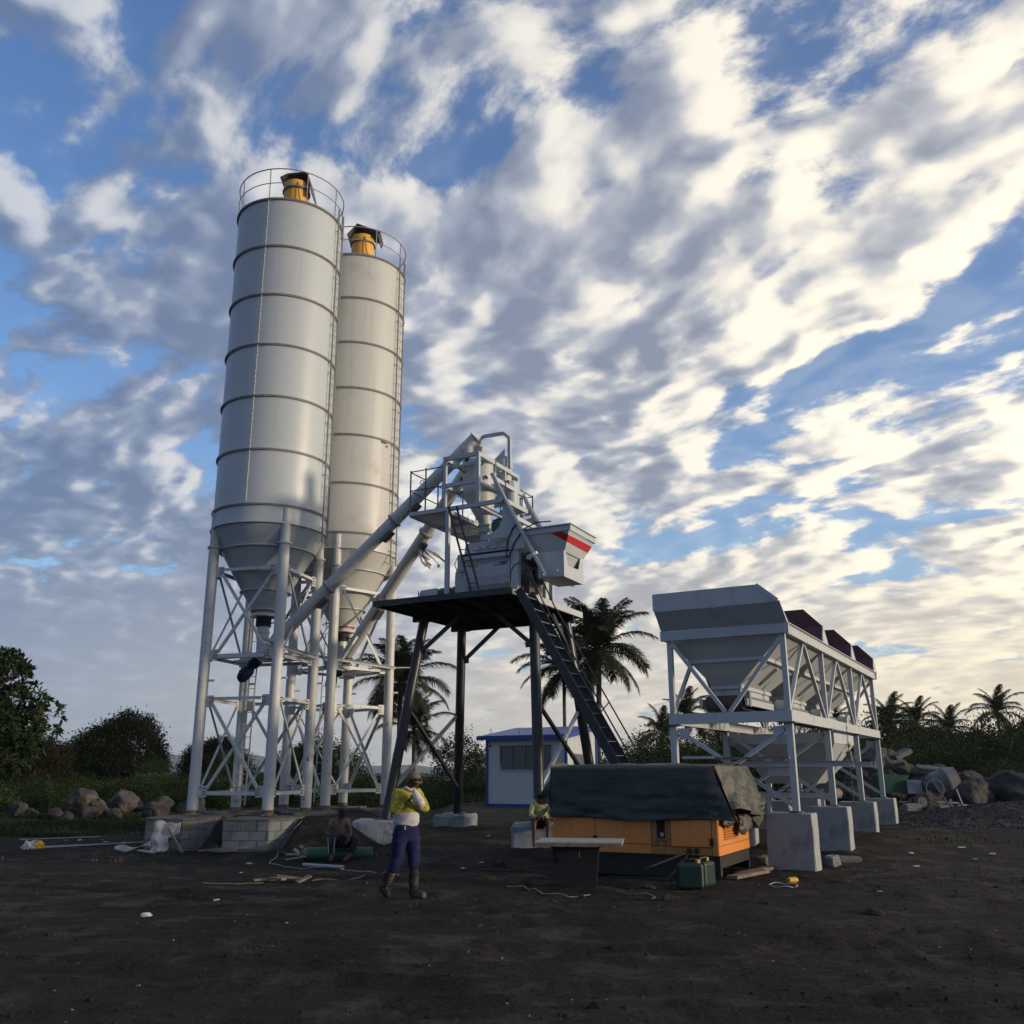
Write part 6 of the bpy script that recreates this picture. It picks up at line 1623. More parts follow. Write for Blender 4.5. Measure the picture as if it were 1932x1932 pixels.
def worker_cylinder():
    ox, oy = -3.46, 19.62; z0 = 0.0
    t = empty('person', 'worker in worn beige shirt and dark cap sitting on the green gas cylinder', 'person', (ox, oy, z0), 0)
    N = dict(pel=(.0, .02, .36, (.15, .12)), bel=(-.01, .0, .50, (.14, .12)), che=(-.03, -.05, .66, (.15, .115)), upc=(-.04, -.08, .76, (.11, .085)), nek=(-.035, -.11, .83, .05), hed=(.0, -.15, .905, (.075, .082)), crn=(.0, -.15, .95, (.072, .078)),
             sR=(-.20, -.06, .755, .058), eR=(-.285, -.14, .53, .040), wR=(-.16, -.32, .50, .028), sL=(.12, -.10, .75, .058), eL=(.20, -.20, .55, .040), wL=(.20, -.38, .46, .028),
             hR=(-.10, -.04, .36, .088), kR=(-.13, -.42, .47, .062), aR=(-.11, -.46, .12, .040), fR=(-.10, -.56, .07, .036),
             hL=(.11, -.03, .36, .088), kL=(.33, -.30, .42, .062), aL=(.24, -.36, .13, .040), fL=(.16, -.45, .07, .036))
    E = [('pel', 'bel'), ('bel', 'che'), ('che', 'upc'), ('upc', 'nek'), ('nek', 'hed'), ('hed', 'crn'), ('upc', 'sR'), ('sR', 'eR'), ('eR', 'wR'), ('upc', 'sL'), ('sL', 'eL'), ('eL', 'wL'), ('pel', 'hR'), ('hR', 'kR'), ('kR', 'aR'), ('aR', 'fR'), ('pel', 'hL'), ('hL', 'kL'), ('kL', 'aL'), ('aL', 'fL')]
    body_mesh(N, E, 'pel', [((-.16, -.32, .50), (.6, -.3, -.3), (0, 0, -1), .5, 1., 1), ((.20, -.38, .46), (-.3, -.5, -.5), (0, 0, -1), .6, 1., -1)], ((.01, -.155, .91), (.75, -.6, -.3), (0, 0, 1), .082), t)
    S = {k: (*N[k][:3], tuple(r + .02 for r in N[k][3])) for k in ('bel', 'che', 'upc')}
    S['pel'] = (0, .02, .40, (.165, .14)); S['nek'] = (-.04, -.095, .80, .062); S['sR'] = (*N['sR'][:3], .072); S['sL'] = (*N['sL'][:3], .072); S['eR'] = (-.25, -.11, .63, .060); S['eL'] = (.165, -.155, .64, .060)
    v, f = skin_part(S, [('pel', 'bel'), ('bel', 'che'), ('che', 'upc'), ('upc', 'nek'), ('upc', 'sR'), ('sR', 'eR'), ('upc', 'sL'), ('sL', 'eL')], 'pel', 3)
    folds(MB().add(v, f, True), 3, .013).build('shirt', M_BEIGE, t)
    Tn = dict(pel=(0, .02, .35, (.165, .135)), hR=(-.10, -.06, .37, .105), kR=(-.13, -.42, .47, .080), aR=(-.112, -.455, .15, .058), hL=(.12, -.05, .37, .105), kL=(.33, -.30, .42, .080), aL=(.245, -.355, .15, .058))
    v, f = skin_part(Tn, [('pel', 'hR'), ('hR', 'kR'), ('kR', 'aR'), ('pel', 'hL'), ('hL', 'kL'), ('kL', 'aL')], 'pel', 3)
    folds(MB().add(v, f, True), 3, .013).build('trousers', M_GREYT, t)
    MB().tube([(-.208, -.42, .47), (-.185, -.46, .33), (-.168, -.47, .17)], .009, 6).tube([(-.06, -.46, .47), (-.062, -.50, .33), (-.058, -.50, .17)], .007, 6).build('side_stripe', M_PALE, t)
    for a, b in (((-.11, -.46, .09), (-.10, -.62, .045)), ((.24, -.36, .09), (.12, -.48, .045))):
        v, f = skin_part(dict(a=(*a, .045), b=(*(Vector(a).lerp(Vector(b), .5)), .045), c=(*b, .036)), [('a', 'b'), ('b', 'c')], 'a', 2)
        MB().add(v, f, True).build('shoe', M_BOOT, t)
    hc = Vector((.0, -.152, .94)); F = Vector((.8, -.55, -.22)).normalized(); U = Vector((.1, -.1, .98)).normalized(); Sd = F.cross(U)
    cp = MB(); vv = []; n1, n2 = 20, 7
    for j in range(n2 + 1):
        for i in range(n1):
            a, b = 2 * PI * i / n1, PI / 2 * j / n2
            vv.append(hc + (F * math.cos(a) * .100 + Sd * math.sin(a) * .088) * math.cos(b) + U * .085 * math.sin(b))
    cp.add(vv, [(j * n1 + i, j * n1 + (i + 1) % n1, (j + 1) * n1 + (i + 1) % n1, (j + 1) * n1 + i) for j in range(n2) for i in range(n1)], True)
    cp.build('cap', M_CAPB, t)
    br = [hc + F * (.085 + .075 * math.cos(a)) + Sd * .07 * math.sin(a) for a in [(-.5 + k / 10) * PI for k in range(11)]]
    MB().poly(br, -U * .006).build('cap_brim', M_CAPR, t)
worker_cylinder()

def worker_block():
    ox, oy, z0 = .59, 20.50, .585
    t = empty('person', 'worker in pale yellow shirt and black shorts sitting bowed on a concrete block', 'person', (ox, oy, z0), 0)
    N = dict(pel=(.0, .0, .10, (.14, .11)), bel=(.0, -.03, .25, (.13, .10)), che=(.0, -.09, .40, (.145, .105)), upc=(.0, -.13, .50, (.11, .08)), nek=(.0, -.185, .55, .048), hed=(.0, -.25, .60, (.075, .080)), crn=(.0, -.28, .645, (.072, .078)),
             sR=(-.165, -.11, .485, .056), eR=(-.215, -.25, .24, .038), wR=(-.07, -.42, .20, .027), sL=(.165, -.11, .485, .056), eL=(.22, -.25, .24, .038), wL=(.06, -.43, .21, .027),
             hR=(-.09, -.02, .09, .085), kR=(-.155, -.40, .12, .060), aR=(-.15, -.44, -.28, .038), fR=(-.16, -.53, -.36, .034), hL=(.09, -.02, .09, .085), kL=(.15, -.40, .12, .060), aL=(.13, -.46, -.28, .038), fL=(.14, -.55, -.36, .034))
    E = [('pel', 'bel'), ('bel', 'che'), ('che', 'upc'), ('upc', 'nek'), ('nek', 'hed'), ('hed', 'crn'), ('upc', 'sR'), ('sR', 'eR'), ('eR', 'wR'), ('upc', 'sL'), ('sL', 'eL'), ('eL', 'wL'), ('pel', 'hR'), ('hR', 'kR'), ('kR', 'aR'), ('aR', 'fR'), ('pel', 'hL'), ('hL', 'kL'), ('kL', 'aL'), ('aL', 'fL')]
    body_mesh(N, E, 'pel', [((-.07, -.42, .20), (.7, -.35, .05), (.1, -.2, -1), .7, 1., 1), ((.06, -.43, .21), (-.7, -.3, 0), (.1, -.2, -1), .7, 1., -1)], ((.0, -.265, .605), (0, -.75, -.65), (0, -.3, .9), .08), t)
    S = {k: (*N[k][:3], tuple(r + .02 for r in N[k][3])) for k in ('bel', 'che', 'upc')}
    S['pel'] = (0, .0, .13, (.16, .13)); S['nek'] = (0, -.165, .54, .060)
    for q in 'RL': S['s' + q] = (*N['s' + q][:3], .070); S['e' + q] = (*N['e' + q][:3], .052); S['w' + q] = (N['w' + q][0] * 1.25, N['w' + q][1] + .02, N['w' + q][2], .036)
    v, f = skin_part(S, [('pel', 'bel'), ('bel', 'che'), ('che', 'upc'), ('upc', 'nek'), ('upc', 'sR'), ('sR', 'eR'), ('eR', 'wR'), ('upc', 'sL'), ('sL', 'eL'), ('eL', 'wL')], 'pel', 3)
    folds(MB().add(v, f, True), 3, .013).build('shirt', M_PALEY, t)
    Tn = dict(pel=(0, .0, .09, (.155, .125)), hR=(-.095, -.05, .095, .105), kR=(-.145, -.32, .115, .085), hL=(.095, -.05, .095, .105), kL=(.145, -.32, .115, .085))
    v, f = skin_part(Tn, [('pel', 'hR'), ('hR', 'kR'), ('pel', 'hL'), ('hL', 'kL')], 'pel', 3)
    folds(MB().add(v, f, True), 3, .013).build('shorts', M_SHORTS, t)
    MB().sphere((0, -.262, .640), (.084, .092, .075), 18, 12).build('hair', M_HAIR, t)
worker_block()

# ============================================================ ROCKS
from mathutils import noise as mnoise
def rock_mesh(name, seed, m, sub=4, flat=.25):
    b = bmesh.new(); bmesh.ops.create_icosphere(b, subdivisions=sub, radius=1)
    rn = random.Random(seed); o3 = Vector((rn.uniform(0, 90), rn.uniform(0, 90), rn.uniform(0, 90)))
    planes = [(Vector((rn.gauss(0, 1), rn.gauss(0, 1), rn.gauss(0, 1))).normalized(), rn.uniform(.62, .92)) for _ in range(14)]
    for v in b.verts:
        d = v.co.normalized(); r = 1.0
        for n, h in planes:
            c = d.dot(n)
            if c > 0: r = min(r, h / c)
        r *= 1 + .16 * mnoise.noise(d * 1.7 + o3) + .07 * mnoise.noise(d * 5 + o3) + .03 * mnoise.noise(d * 14 + o3)
        v.co = d * r
    me = bpy.data.meshes.new(name); b.to_mesh(me); b.free(); me.materials.append(m)
    return me
RK = [rock_mesh('boulder', 100 + k, M_ROCK) for k in range(6)]
RKL = [rock_mesh('boulder', 200 + k, M_ROCKL) for k in range(3)]
def rock(meshes, k, loc, s, rot, label, group=None, name='boulder', cat='boulder'):
    return inst(name, meshes[k % len(meshes)], None, loc, rot, s, label=label, cat=cat, group=group)
# left heap (two big pale ones, one leaning on them)
rock(RKL, 0, (-17.3, 38.6, .40), (.92, .75, .72), (0, .1, .4), 'largest rounded pale boulder at the left, half stained ochre', 'boulders at the left edge of the yard')
rock(RKL, 1, (-15.9, 39.3, .42), (.85, .7, .66), (0, .1, 2.1), 'second rounded pale boulder at the left, behind the leaning slab-shaped one', 'boulders at the left edge of the yard')
rock(RKL, 2, (-16.2, 37.6, .36), (.58, .38, .38), (.3, .75, .2), 'slab-shaped pale boulder leaning between the two big ones', 'boulders at the left edge of the yard')
for k, (x, y, s, lb) in enumerate([(-17.1, 36.0, .40, 'pointed grey boulder at the front left of the heap'), (-16.1, 36.6, .44, 'grey boulder below the leaning slab-shaped one'), (-15.3, 36.7, .38, 'dark boulder right of the leaning slab-shaped one'),
     (-14.6, 39.3, .66, 'dark round boulder in the shade right of the pale pair'), (-13.2, 39.7, .74, 'tall dark boulder farthest right before the silo leg'), (-13.3, 35.6, .50, 'low wide boulder in the grass near the first foundation'),
     (-18.3, 36.6, .34, 'small boulder at the left foot of the heap'), (-14.6, 35.4, .28, 'small boulder in front of the heap, right side'), (-16.4, 35.4, .26, 'small dark stone at the front of the heap'), (-19.4, 37.6, .5, 'small boulder half sunk in grass, leftmost of the heap')]):
    rock(RK, k, (x, y, s * .35), (s * 1.15, s, s * .85), (.2 * k, .1, k * 1.3), lb, 'boulders at the left edge of the yard')
# right heap
rr = [(16.9, 43.5, 1.75, 1.2, 'big dark boulder at the top of the right rock heap'), (18.6, 42.2, 1.15, 1.0, 'broad dark boulder right of the heap top'), (17.6, 41.2, .95, .75, 'dark boulder on the near slope of the right heap, directly left of the mixer drum'), (16.1, 41.0, .95, .85, 'dark boulder low on the left of the right heap'),
      (15.0, 40.8, .8, .6, 'boulder behind the last batcher leg'), (14.2, 40.2, .6, .55, 'small boulder left of the last batcher leg'), (19.4, 40.6, .55, 1.0, 'rounded boulder right behind the mixer drum'), (21.5, 41.0, .55, 1.35, 'widest low boulder right of the portable mixer'),
      (24.6, 40.4, .5, 1.1, 'boulder far right, half under the shrubs'), (26.4, 41.2, 1.15, 1.2, 'big boulder at the right edge of the picture'), (28.6, 41.5, .6, 1.3, 'low boulder at the far right edge'), (24.0, 42.5, .9, .9, 'boulder half hidden by the shrub at the right'),
      (15.6, 43.0, 1.3, .8, 'boulder high on the left shoulder of the right heap'), (18.0, 44.0, 1.55, .7, 'boulder just behind the right heap top'), (20.4, 42.6, 1.0, .8, 'boulder between the heap and the wide low one'), (23.0, 39.6, .25, .6, 'low boulder in the sand at the right'), (17.2, 39.6, .35, .7, 'boulder at the foot of the right heap'), (13.6, 42.0, .5, .9, 'boulder seen between the batcher legs'),
      (16.4, 42.4, 1.0, 1.0, 'rounded boulder in the middle of the right heap, under the standing slab'), (17.4, 42.8, 1.25, 1.0, 'dark boulder filling the middle of the right heap'), (18.3, 41.0, .5, .85, 'boulder low in the heap just left of the mixer hub'), (15.7, 41.8, .6, .9, 'boulder low on the left flank of the right heap'),
      (19.6, 41.8, .9, .85, 'boulder on the right flank of the heap above the mixer drum'), (14.6, 41.6, .55, .75, 'boulder at the far left foot of the right heap')]
for k, (x, y, z, s, lb) in enumerate(rr):
    rock(RK, k + 1, (x, y, z), (s * 1.2, s, s * .9), (.3 * (k % 3), .15 * (k % 2), k * 1.7), lb, 'boulders of the right rock heap')
rough_slab('broken_slab', 'pale broken slab tilted on top of the right rock heap', 'slab', (17.2, 42.0, 2.42), (.95, .45, .22), .3, 61, M_SLAB).rotation_euler = (.1, -.35, .3)
rough_slab('broken_slab', 'pale broken slab standing on edge left of the heap top', 'slab', (16.15, 41.9, 2.25), (.55, .25, 1.0), .5, 62, M_SLAB).rotation_euler = (.1, .25, .3)
rough_slab('broken_slab', 'pale broken slab lying on the slope of the right heap', 'slab', (18.0, 41.2, 1.75), (1.0, .5, .28), -.2, 63, M_SLAB).rotation_euler = (.3, .1, -.2)
# small loose stones in the yard
for k, (x, y, s, lb) in enumerate([(.54, 13.24, .06, 'fist-sized brown stone in the foreground below the black tub'), (.98, 13.95, .055, 'pale crumbly stone in front of the black tub'), (2.12, 13.51, .09, 'flat stone in the foreground left of the jerrycans'), (2.1, 15.0, .10, 'grey stone between the tub and the jerrycans'),
     (3.4, 13.18, .045, 'small stone in front of the jerrycans'), (3.36, 13.75, .035, 'pebble behind the small stone in front of the jerrycans'), (4.39, 12.02, .12, 'dark lump at the bottom right edge of the yard'), (5.05, 17.9, .11, 'round stone by the left foot of the first pier'), (-.25, 18.2, .12, 'dark clod right of the standing worker'), (-2.4, 19.4, .10, 'dark clod between the two workers on the left')]):
    rock(RK if k not in (1,) else RKL, k, (x, y, tz(x, y) + s * .22), (s * 1.3, s, s * .62), (.15 * (k % 3), .1 * (k % 2), k * 2.), lb, None, 'stone', 'stone')
for k, (sx, sy, ss) in enumerate([(-4.5, 25.3, .0)]): pass
# loose grit, clods and pebbles: nobody could count them
def scatter_tets(name, pts, sizes, m, seed, kind='stuff', flat=.6):
    rn = np.random.RandomState(seed); N = len(pts)
    base = np.array([[1, 0, -.3], [-.5, .87, -.3], [-.5, -.87, -.3], [0, 0, .8], [.3, -.2, .45]])
    F = np.array([[0, 1, 3], [1, 2, 3], [2, 0, 3]])
    ang = rn.rand(N) * 2 * PI; c, s_ = np.cos(ang), np.sin(ang)
    V = np.repeat(base[None], N, 0) * (1 + rn.uniform(-.35, .35, (N, 5, 3)))
    X = V[:, :, 0] * c[:, None] - V[:, :, 1] * s_[:, None]; Y = V[:, :, 0] * s_[:, None] + V[:, :, 1] * c[:, None]
    V = np.stack([X, Y, V[:, :, 2] * flat], -1) * sizes[:, None, None] + pts[:, None, :]
    T = V[:, F, :].reshape(-1, 3, 3)
    me = fast_mesh(name, T, None, m)
    return inst(name, me, None, kind=kind)
def ground_pts(n, xr, yr, seed, f=None):
    rn = np.random.RandomState(seed); x = rn.uniform(*xr, n); y = yr[0] + (yr[1] - yr[0]) * rn.rand(n) ** 1.3
    if f is not None:
        k = f(x, y, rn.rand(n)); x, y = x[k], y[k]
    z = terrain(x, y) ; return np.stack([x, y, z], -1)
P_ = ground_pts(26000, (-15, 16), (5.5, 36), 5, lambda x, y, r: (np.abs(x) < y * .62 + 1) & (fbm(x, y, .5, 3) + .32 > r * .55))
scatter_tets('sand_clods', P_, np.random.RandomState(1).gamma(2, .007, len(P_)) + .006, M_SOIL, 2)
P_ = ground_pts(3200, (-15, 16), (6, 38), 8, lambda x, y, r: np.abs(x) < y * .62 + 1)
scatter_tets('pale_grit', P_, np.random.RandomState(2).gamma(2, .004, len(P_)) + .006, M_MORTAR, 3)
# gravel heap
def gravel():
    rn = np.random.RandomState(4); n = 20000
    cx = [(12.6, 27.5, 2.6, 2.9, .26), (15.6, 30.6, 3.4, 2.8, .50), (19.5, 33.5, 4, 3, .62), (16.2, 27.6, 4.0, 2.6, .38)]
    def hz(x, y): 
        z = np.zeros_like(x)
        for a, b, rx, ry, h in cx:
            d = np.sqrt(((x - a) / rx) ** 2 + ((y - b) / ry) ** 2); z = np.maximum(z, h * np.clip(1 - d, 0, 1) ** .9)
        return z
    g_ = 110; X, Y = np.meshgrid(np.linspace(8.5, 24.5, g_), np.linspace(23.5, 37.5, g_)); Z = terrain(X, Y, True) + hz(X, Y) * (1 + .25 * fbm(X, Y, 1.5, 4)) - .03
    V = np.stack([X, Y, Z], -1).reshape(-1, 3); i = np.arange(g_ * g_).reshape(g_, g_)
    keep = hz(X, Y)[:-1, :-1] > 0
    F = np.stack([i[:-1, :-1], i[:-1, 1:], i[1:, 1:], i[1:, :-1]], -1)[keep].reshape(-1, 4)
    me = bpy.data.meshes.new('gravel_heap'); me.from_pydata(V.tolist(), [], F.tolist()); me.materials.append(M_GRAVEL)
    me.polygons.foreach_set('use_smooth', np.ones(len(F), bool))
    o = inst('gravel_heap', me, None, kind='stuff')
    x = rn.uniform(8.5, 24.5, n * 2); y = rn.uniform(23.5, 37.5, n * 2); h = hz(x, y) * (1 + .25 * fbm(x, y, 1.5, 4)); k = h > .008; x, y, h = x[k], y[k], h[k]
    P = np.stack([x, y, terrain(x, y) + h - .02], -1); scatter_tets('crushed_stone', P, rn.gamma(3, .008, len(P)) + .010, M_GRAVEL, 9)
gravel()

# ============================================================ VEGETATION
def leaf_cards(centers, dirs, L, Wd, rn, droop=.0, fold=False):
    """diamond leaves: centers (N,3), dirs (N,3) unit; returns (N,4,3)"""
    N = len(centers); r = rn.normal(size=(N, 3)); side = np.cross(dirs, r); side /= np.linalg.norm(side, axis=1)[:, None] + 1e-9
    L = np.broadcast_to(L, N)[:, None]; Wd = np.broadcast_to(Wd, N)[:, None]
    a = centers; b = centers + dirs * L * .45 + side * Wd * .5; c = centers + dirs * L; d = centers + dirs * L * .45 - side * Wd * .5
    c = c - np.array([0, 0, 1]) * L * droop
    return np.stack([a, b, c, d], 1)
def unit(v): return v / (np.linalg.norm(v, axis=1)[:, None] + 1e-9)
def crown_mesh(name, seed, clumps, clump_r, per, size, shape, mats, probs, up=.35, leafL=.16, leafW=.08, gaps=.0, tight=False):
    """clumps of leaves gathered on and inside an uneven crown; shape(dir) -> radius"""
    rn = np.random.RandomState(seed)
    d = unit(rn.normal(size=(clumps, 3))); d[:, 2] = np.abs(d[:, 2]) * 1.0 - .12 * rn.rand(clumps)
    d = unit(d)
    rad = (.55 + .45 * rn.rand(clumps) ** .45) * (1 + .30 * (rn.rand(clumps) - .5))
    if tight: rad = .74 + .26 * rn.rand(clumps) ** .7
    C = d * rad[:, None] * np.array(size)[None]
    lump = np.array([1 + .32 * mnoise.noise(Vector(q) * 1.5 + Vector((seed, 0, 0))) for q in d.tolist()])
    C *= lump[:, None]
    cen, dr, mi = [], [], []
    pr_ = np.cumsum(probs)
    for i in range(clumps):
        n = int(per * rn.uniform(.6, 1.3)); q = rn.normal(size=(n, 3)) * clump_r * rn.uniform(.6, 1.25) * np.array([1, 1, .75])
        cen.append(C[i] + q); v = unit(unit(q) * .7 + d[i] * .5 + rn.normal(size=(n, 3)) * .6 + np.array([0, 0, up])); dr.append(v)
        h = rn.rand(); base = int(np.searchsorted(pr_, h)); base = min(base, len(mats) - 1)
        m_ = np.where(rn.rand(n) < .75, base, rn.randint(0, len(mats), n)); mi.append(m_)
    cen = np.concatenate(cen); dr = np.concatenate(dr); mi = np.concatenate(mi)
    k = cen[:, 2] > -.05 * size[2]; cen, dr, mi = cen[k], dr[k], mi[k]
    n = len(cen); LL = leafL * rn.uniform(.6, 1.35, n)
    Q = leaf_cards(cen, dr, LL, LL * (leafW / leafL), rn, .12)
    return fast_mesh(name, Q, None, mats, mi)
def branch_mesh(name, seed, size, n, m, r=.05):
    rn = random.Random(seed); mb = MB()
    for k in range(n):
        a = rn.uniform(0, 2 * PI); e = rn.uniform(.5, 1.3); L2 = rn.uniform(.7, .95)
        q = Vector((math.cos(a) * math.cos(e) * size[0], math.sin(a) * math.cos(e) * size[1], math.sin(e) * size[2])) * L2
        p0 = Vector((rn.uniform(-.1, .1), rn.uniform(-.1, .1), -.1)); mid = p0.lerp(q, .5) + Vector((rn.uniform(-.15, .15) * size[0], rn.uniform(-.15, .15) * size[1], .06 * size[2]))
        mb.tube([p0, p0.lerp(mid, .6), mid, mid.lerp(q, .6), q], [r, r * .8, r * .6, r * .4, r * .2], 5)
    return mb.mesh(name, m)
MX = [M_LEAFD, M_LEAFM, M_LEAFL]
BUSH = [crown_mesh('foliage', 11 + k, 190, .20, 30, (1.5, 1.3, 1.25), None, MX, (.45, .43, .12), leafL=.115, leafW=.05) for k in range(5)]
BUSHL = [crown_mesh('foliage', 211 + k, 420, .13, 30, (1.5, 1.3, 1.25), None, MX, (.50, .42, .08), leafL=.062, leafW=.030) for k in range(4)]
BRN = [branch_mesh('stems', 50 + k, (1.5, 1.3, 1.2), 12, M_BARK, .03) for k in range(3)]
MANGO = [crown_mesh('crown', 31 + k, 900, .30, 40, (3.5, 3.2, 3.7), None, [M_LEAFD, M_LEAFM, M_LEAFB], (.55, .22, .23), up=.0, leafL=.20, leafW=.09, tight=True) for k in range(2)]
THIN = [crown_mesh('crown', 71 + k, 170, .33, 30, (1.9, 1.7, 2.6), None, MX, (.45, .40, .15), leafL=.17, leafW=.07) for k in range(2)]
def trunk_mesh(seed, h, r, spread, n=5, m=M_BARK):
    rn = random.Random(seed); mb = MB(); top = Vector((rn.uniform(-.1, .1), rn.uniform(-.1, .1), h))
    mb.tube([(0, 0, -.3), (0, 0, .3), Vector((0, 0, 0)).lerp(top, .5), top], [r * 1.3, r, r * .85, r * .7], 10)
    for k in range(n):
        a = 2 * PI * k / n + rn.uniform(-.4, .4); e = top + Vector((math.cos(a) * spread, math.sin(a) * spread, spread * rn.uniform(.5, 1.1)))
        mb.tube([top - Vector((0, 0, .2 * k / n)), top.lerp(e, .5) + Vector((0, 0, .15 * spread)), e], [r * .5, r * .35, r * .15], 7)
    return mb.mesh('trunk', m)
TRK = trunk_mesh(3, 1.6, .22, 1.8); TRK2 = trunk_mesh(5, 1.9, .10, 1.0)
def bush(x, y, s, k, label, group, sz=1.0):
    t = empty('bush', label, 'bush', (x, y, tz(x, y) - .15), k * 1.3, group)
    t.scale = (s, s, s * sz)
    inst('foliage', BUSH[k % 5] if s < 1.25 else BUSHL[k % 4], t); inst('stems', BRN[k % 3], t)
def tree(name, x, y, s, k, crown, zc, trunk, label, group=None, sz=1.0):
    t = empty(name, label, 'tree', (x, y, tz(x, y)), k * 1.1, group); t.scale = (s, s, s)
    inst('trunk', trunk, t); inst('crown', crown, t, (0, 0, zc), (0, 0, 0), (1, 1, sz))
# rounded mango trees on the left skyline
tree('mango_tree', -29.0, 70, .94, 0, MANGO[0], 1.9, TRK, 'large dome-shaped dark tree on the left skyline, alone between two gaps', sz=1.08)
tree('mango_tree', -32.6, 64, .80, 1, MANGO[1], 1.3, TRK, 'rusty-topped round tree left of the dome-shaped one, behind the big-leaved tree')
tree('mango_tree', -36.6, 66, .86, 2, MANGO[0], 1.6, TRK, 'rusty-topped round tree at the left edge behind the big-leaved tree')
tree('mango_tree', -22.6, 72, .72, 3, MANGO[1], 1.9, TRK, 'rusty-topped round tree seen between the legs of the nearer silo')
tree('mango_tree', -14.6, 66, .62, 4, MANGO[0], 1.6, TRK, 'round dark tree seen behind the right legs of the farther silo')
tree('mango_tree', -31.5, 74, .6, 5, MANGO[1], 1.2, TRK, 'lower round tree tucked at the left foot of the dome-shaped one')
for k, (x, y, s, lb) in enumerate([(-24.9, 66, .62, 'small dark tree in the gap right of the dome-shaped tree'), (-17.8, 60, .75, 'thin tree behind the middle silo legs'), (-12.0, 60, .95, 'thin leafy tree between the farther silo and the left palm'), (-10.3, 58, .75, 'sparse shrub tree directly left of the left palm trunk'),
     (-3.4, 62, 1.0, 'sparse grey-green tree left of the cabin corner'), (-1.9, 58, .62, 'small leafy tree touching the cabin left wall'), (.9, 90, 1.0, 'distant tree top peeping over the cabin roof'), (9.2, 60, .98, 'loose leafy tree right of the right palm'), (11.2, 62, .85, 'leafy tree seen left of the batcher front post')]):
    tree('broadleaf_tree', x, y, s, k, THIN[k % 2], 1.55, TRK2, lb)
for k, (x, y, s, lb) in enumerate([(27.5, 74, .95, 'leafy tree top directly right of the batcher far end'), (33.5, 76, .78, 'dark round tree between the far palms and the right rock heap'), (36.8, 74, .9, 'broad tree left of the highest far palm'), (40.5, 72, .85, 'broad tree at the right edge under the highest far palm'), (15.8, 70, 1.1, 'leafy tree behind the front bay of the batcher'), (21.0, 72, 1.1, 'leafy tree behind the middle bay of the batcher')]):
    tree('broadleaf_tree', x, y, s, k, MANGO[k % 2] if k in (1, 3) else THIN[k % 2], 2.2, TRK2, lb)
# thicket, row by row; far shrubs nobody could tell apart share a label
rn = random.Random(12)
def row(x0, x1, y0, dy, step, s0, s1, label, group, sz=1.0, skip=lambda x: False):
    x = x0; k = rn.randrange(100)
    while x < x1:
        if not skip(x): bush(x + rn.uniform(-.4, .4) * step, y0 + rn.uniform(-dy, dy), rn.uniform(s0, s1), k, label, group, sz)
        x += step * rn.uniform(.75, 1.25); k += 1
LB1 = 'leafy green shrub in the dense thicket left of the silos'; G1 = 'shrubs of the left thicket'
LB2 = 'leafy shrub in the low thicket behind the silos and the tower'; G2 = 'shrubs behind the silos and tower'
LB3 = 'dark green shrub in the tall thicket behind the batcher'; G3 = 'shrubs behind the batcher and the right rocks'
row(-30, -9.5, 42.5, 1.2, 1.4, .55, .80, LB1, G1); row(-33, -9.5, 46.5, 1.5, 1.5, .70, .95, LB1, G1); row(-37, -11, 52, 2, 1.7, .80, 1.05, LB1, G1); row(-42, -12, 58, 2, 1.9, .90, 1.15, LB1, G1); row(-46, -12, 64, 2, 2.2, .95, 1.25, LB1, G1)
row(-10, 1, 50, 1.5, 1.6, .60, .90, LB2, G2); row(-12, 3, 56, 1.5, 1.8, .85, 1.1, LB2, G2); row(-14, 5, 63, 2, 2.2, 1.0, 1.3, LB2, G2)
row(4, 20, 49, 1.5, 1.7, 1.0, 1.4, LB3, G3, 1.2); row(4, 22, 55, 1.5, 2.2, 1.4, 1.9, LB3, G3, 1.25); row(5, 26, 64, 2, 2.8, 1.6, 2.1, LB3, G3, 1.25); row(18, 34, 46.2, 1.0, 1.6, 1.0, 1.5, LB3, G3)
row(20, 38, 50, 1.5, 1.9, 1.3, 1.8, LB3, G3, 1.25); row(22, 44, 57, 1.5, 2.4, 1.7, 2.3, LB3, G3, 1.3); row(24, 50, 66, 2, 2.6, 2.3, 3.0, LB3, G3, 1.3)
row(20, 60, 80, 3, 4.0, 2.4, 3.2, LB3, G3, 1.2)
bush(23.2, 43.6, 1.35, 2, 'bright green bush above the wide low boulder at the right', None); bush(-22.3, 40.2, 1.0, 1, 'bright leafy bush at the left edge, beside the boulders', None)
bush(4.1, 46, .0 + 1.0, 3, 'dark leafy bush right of the cabin', None)
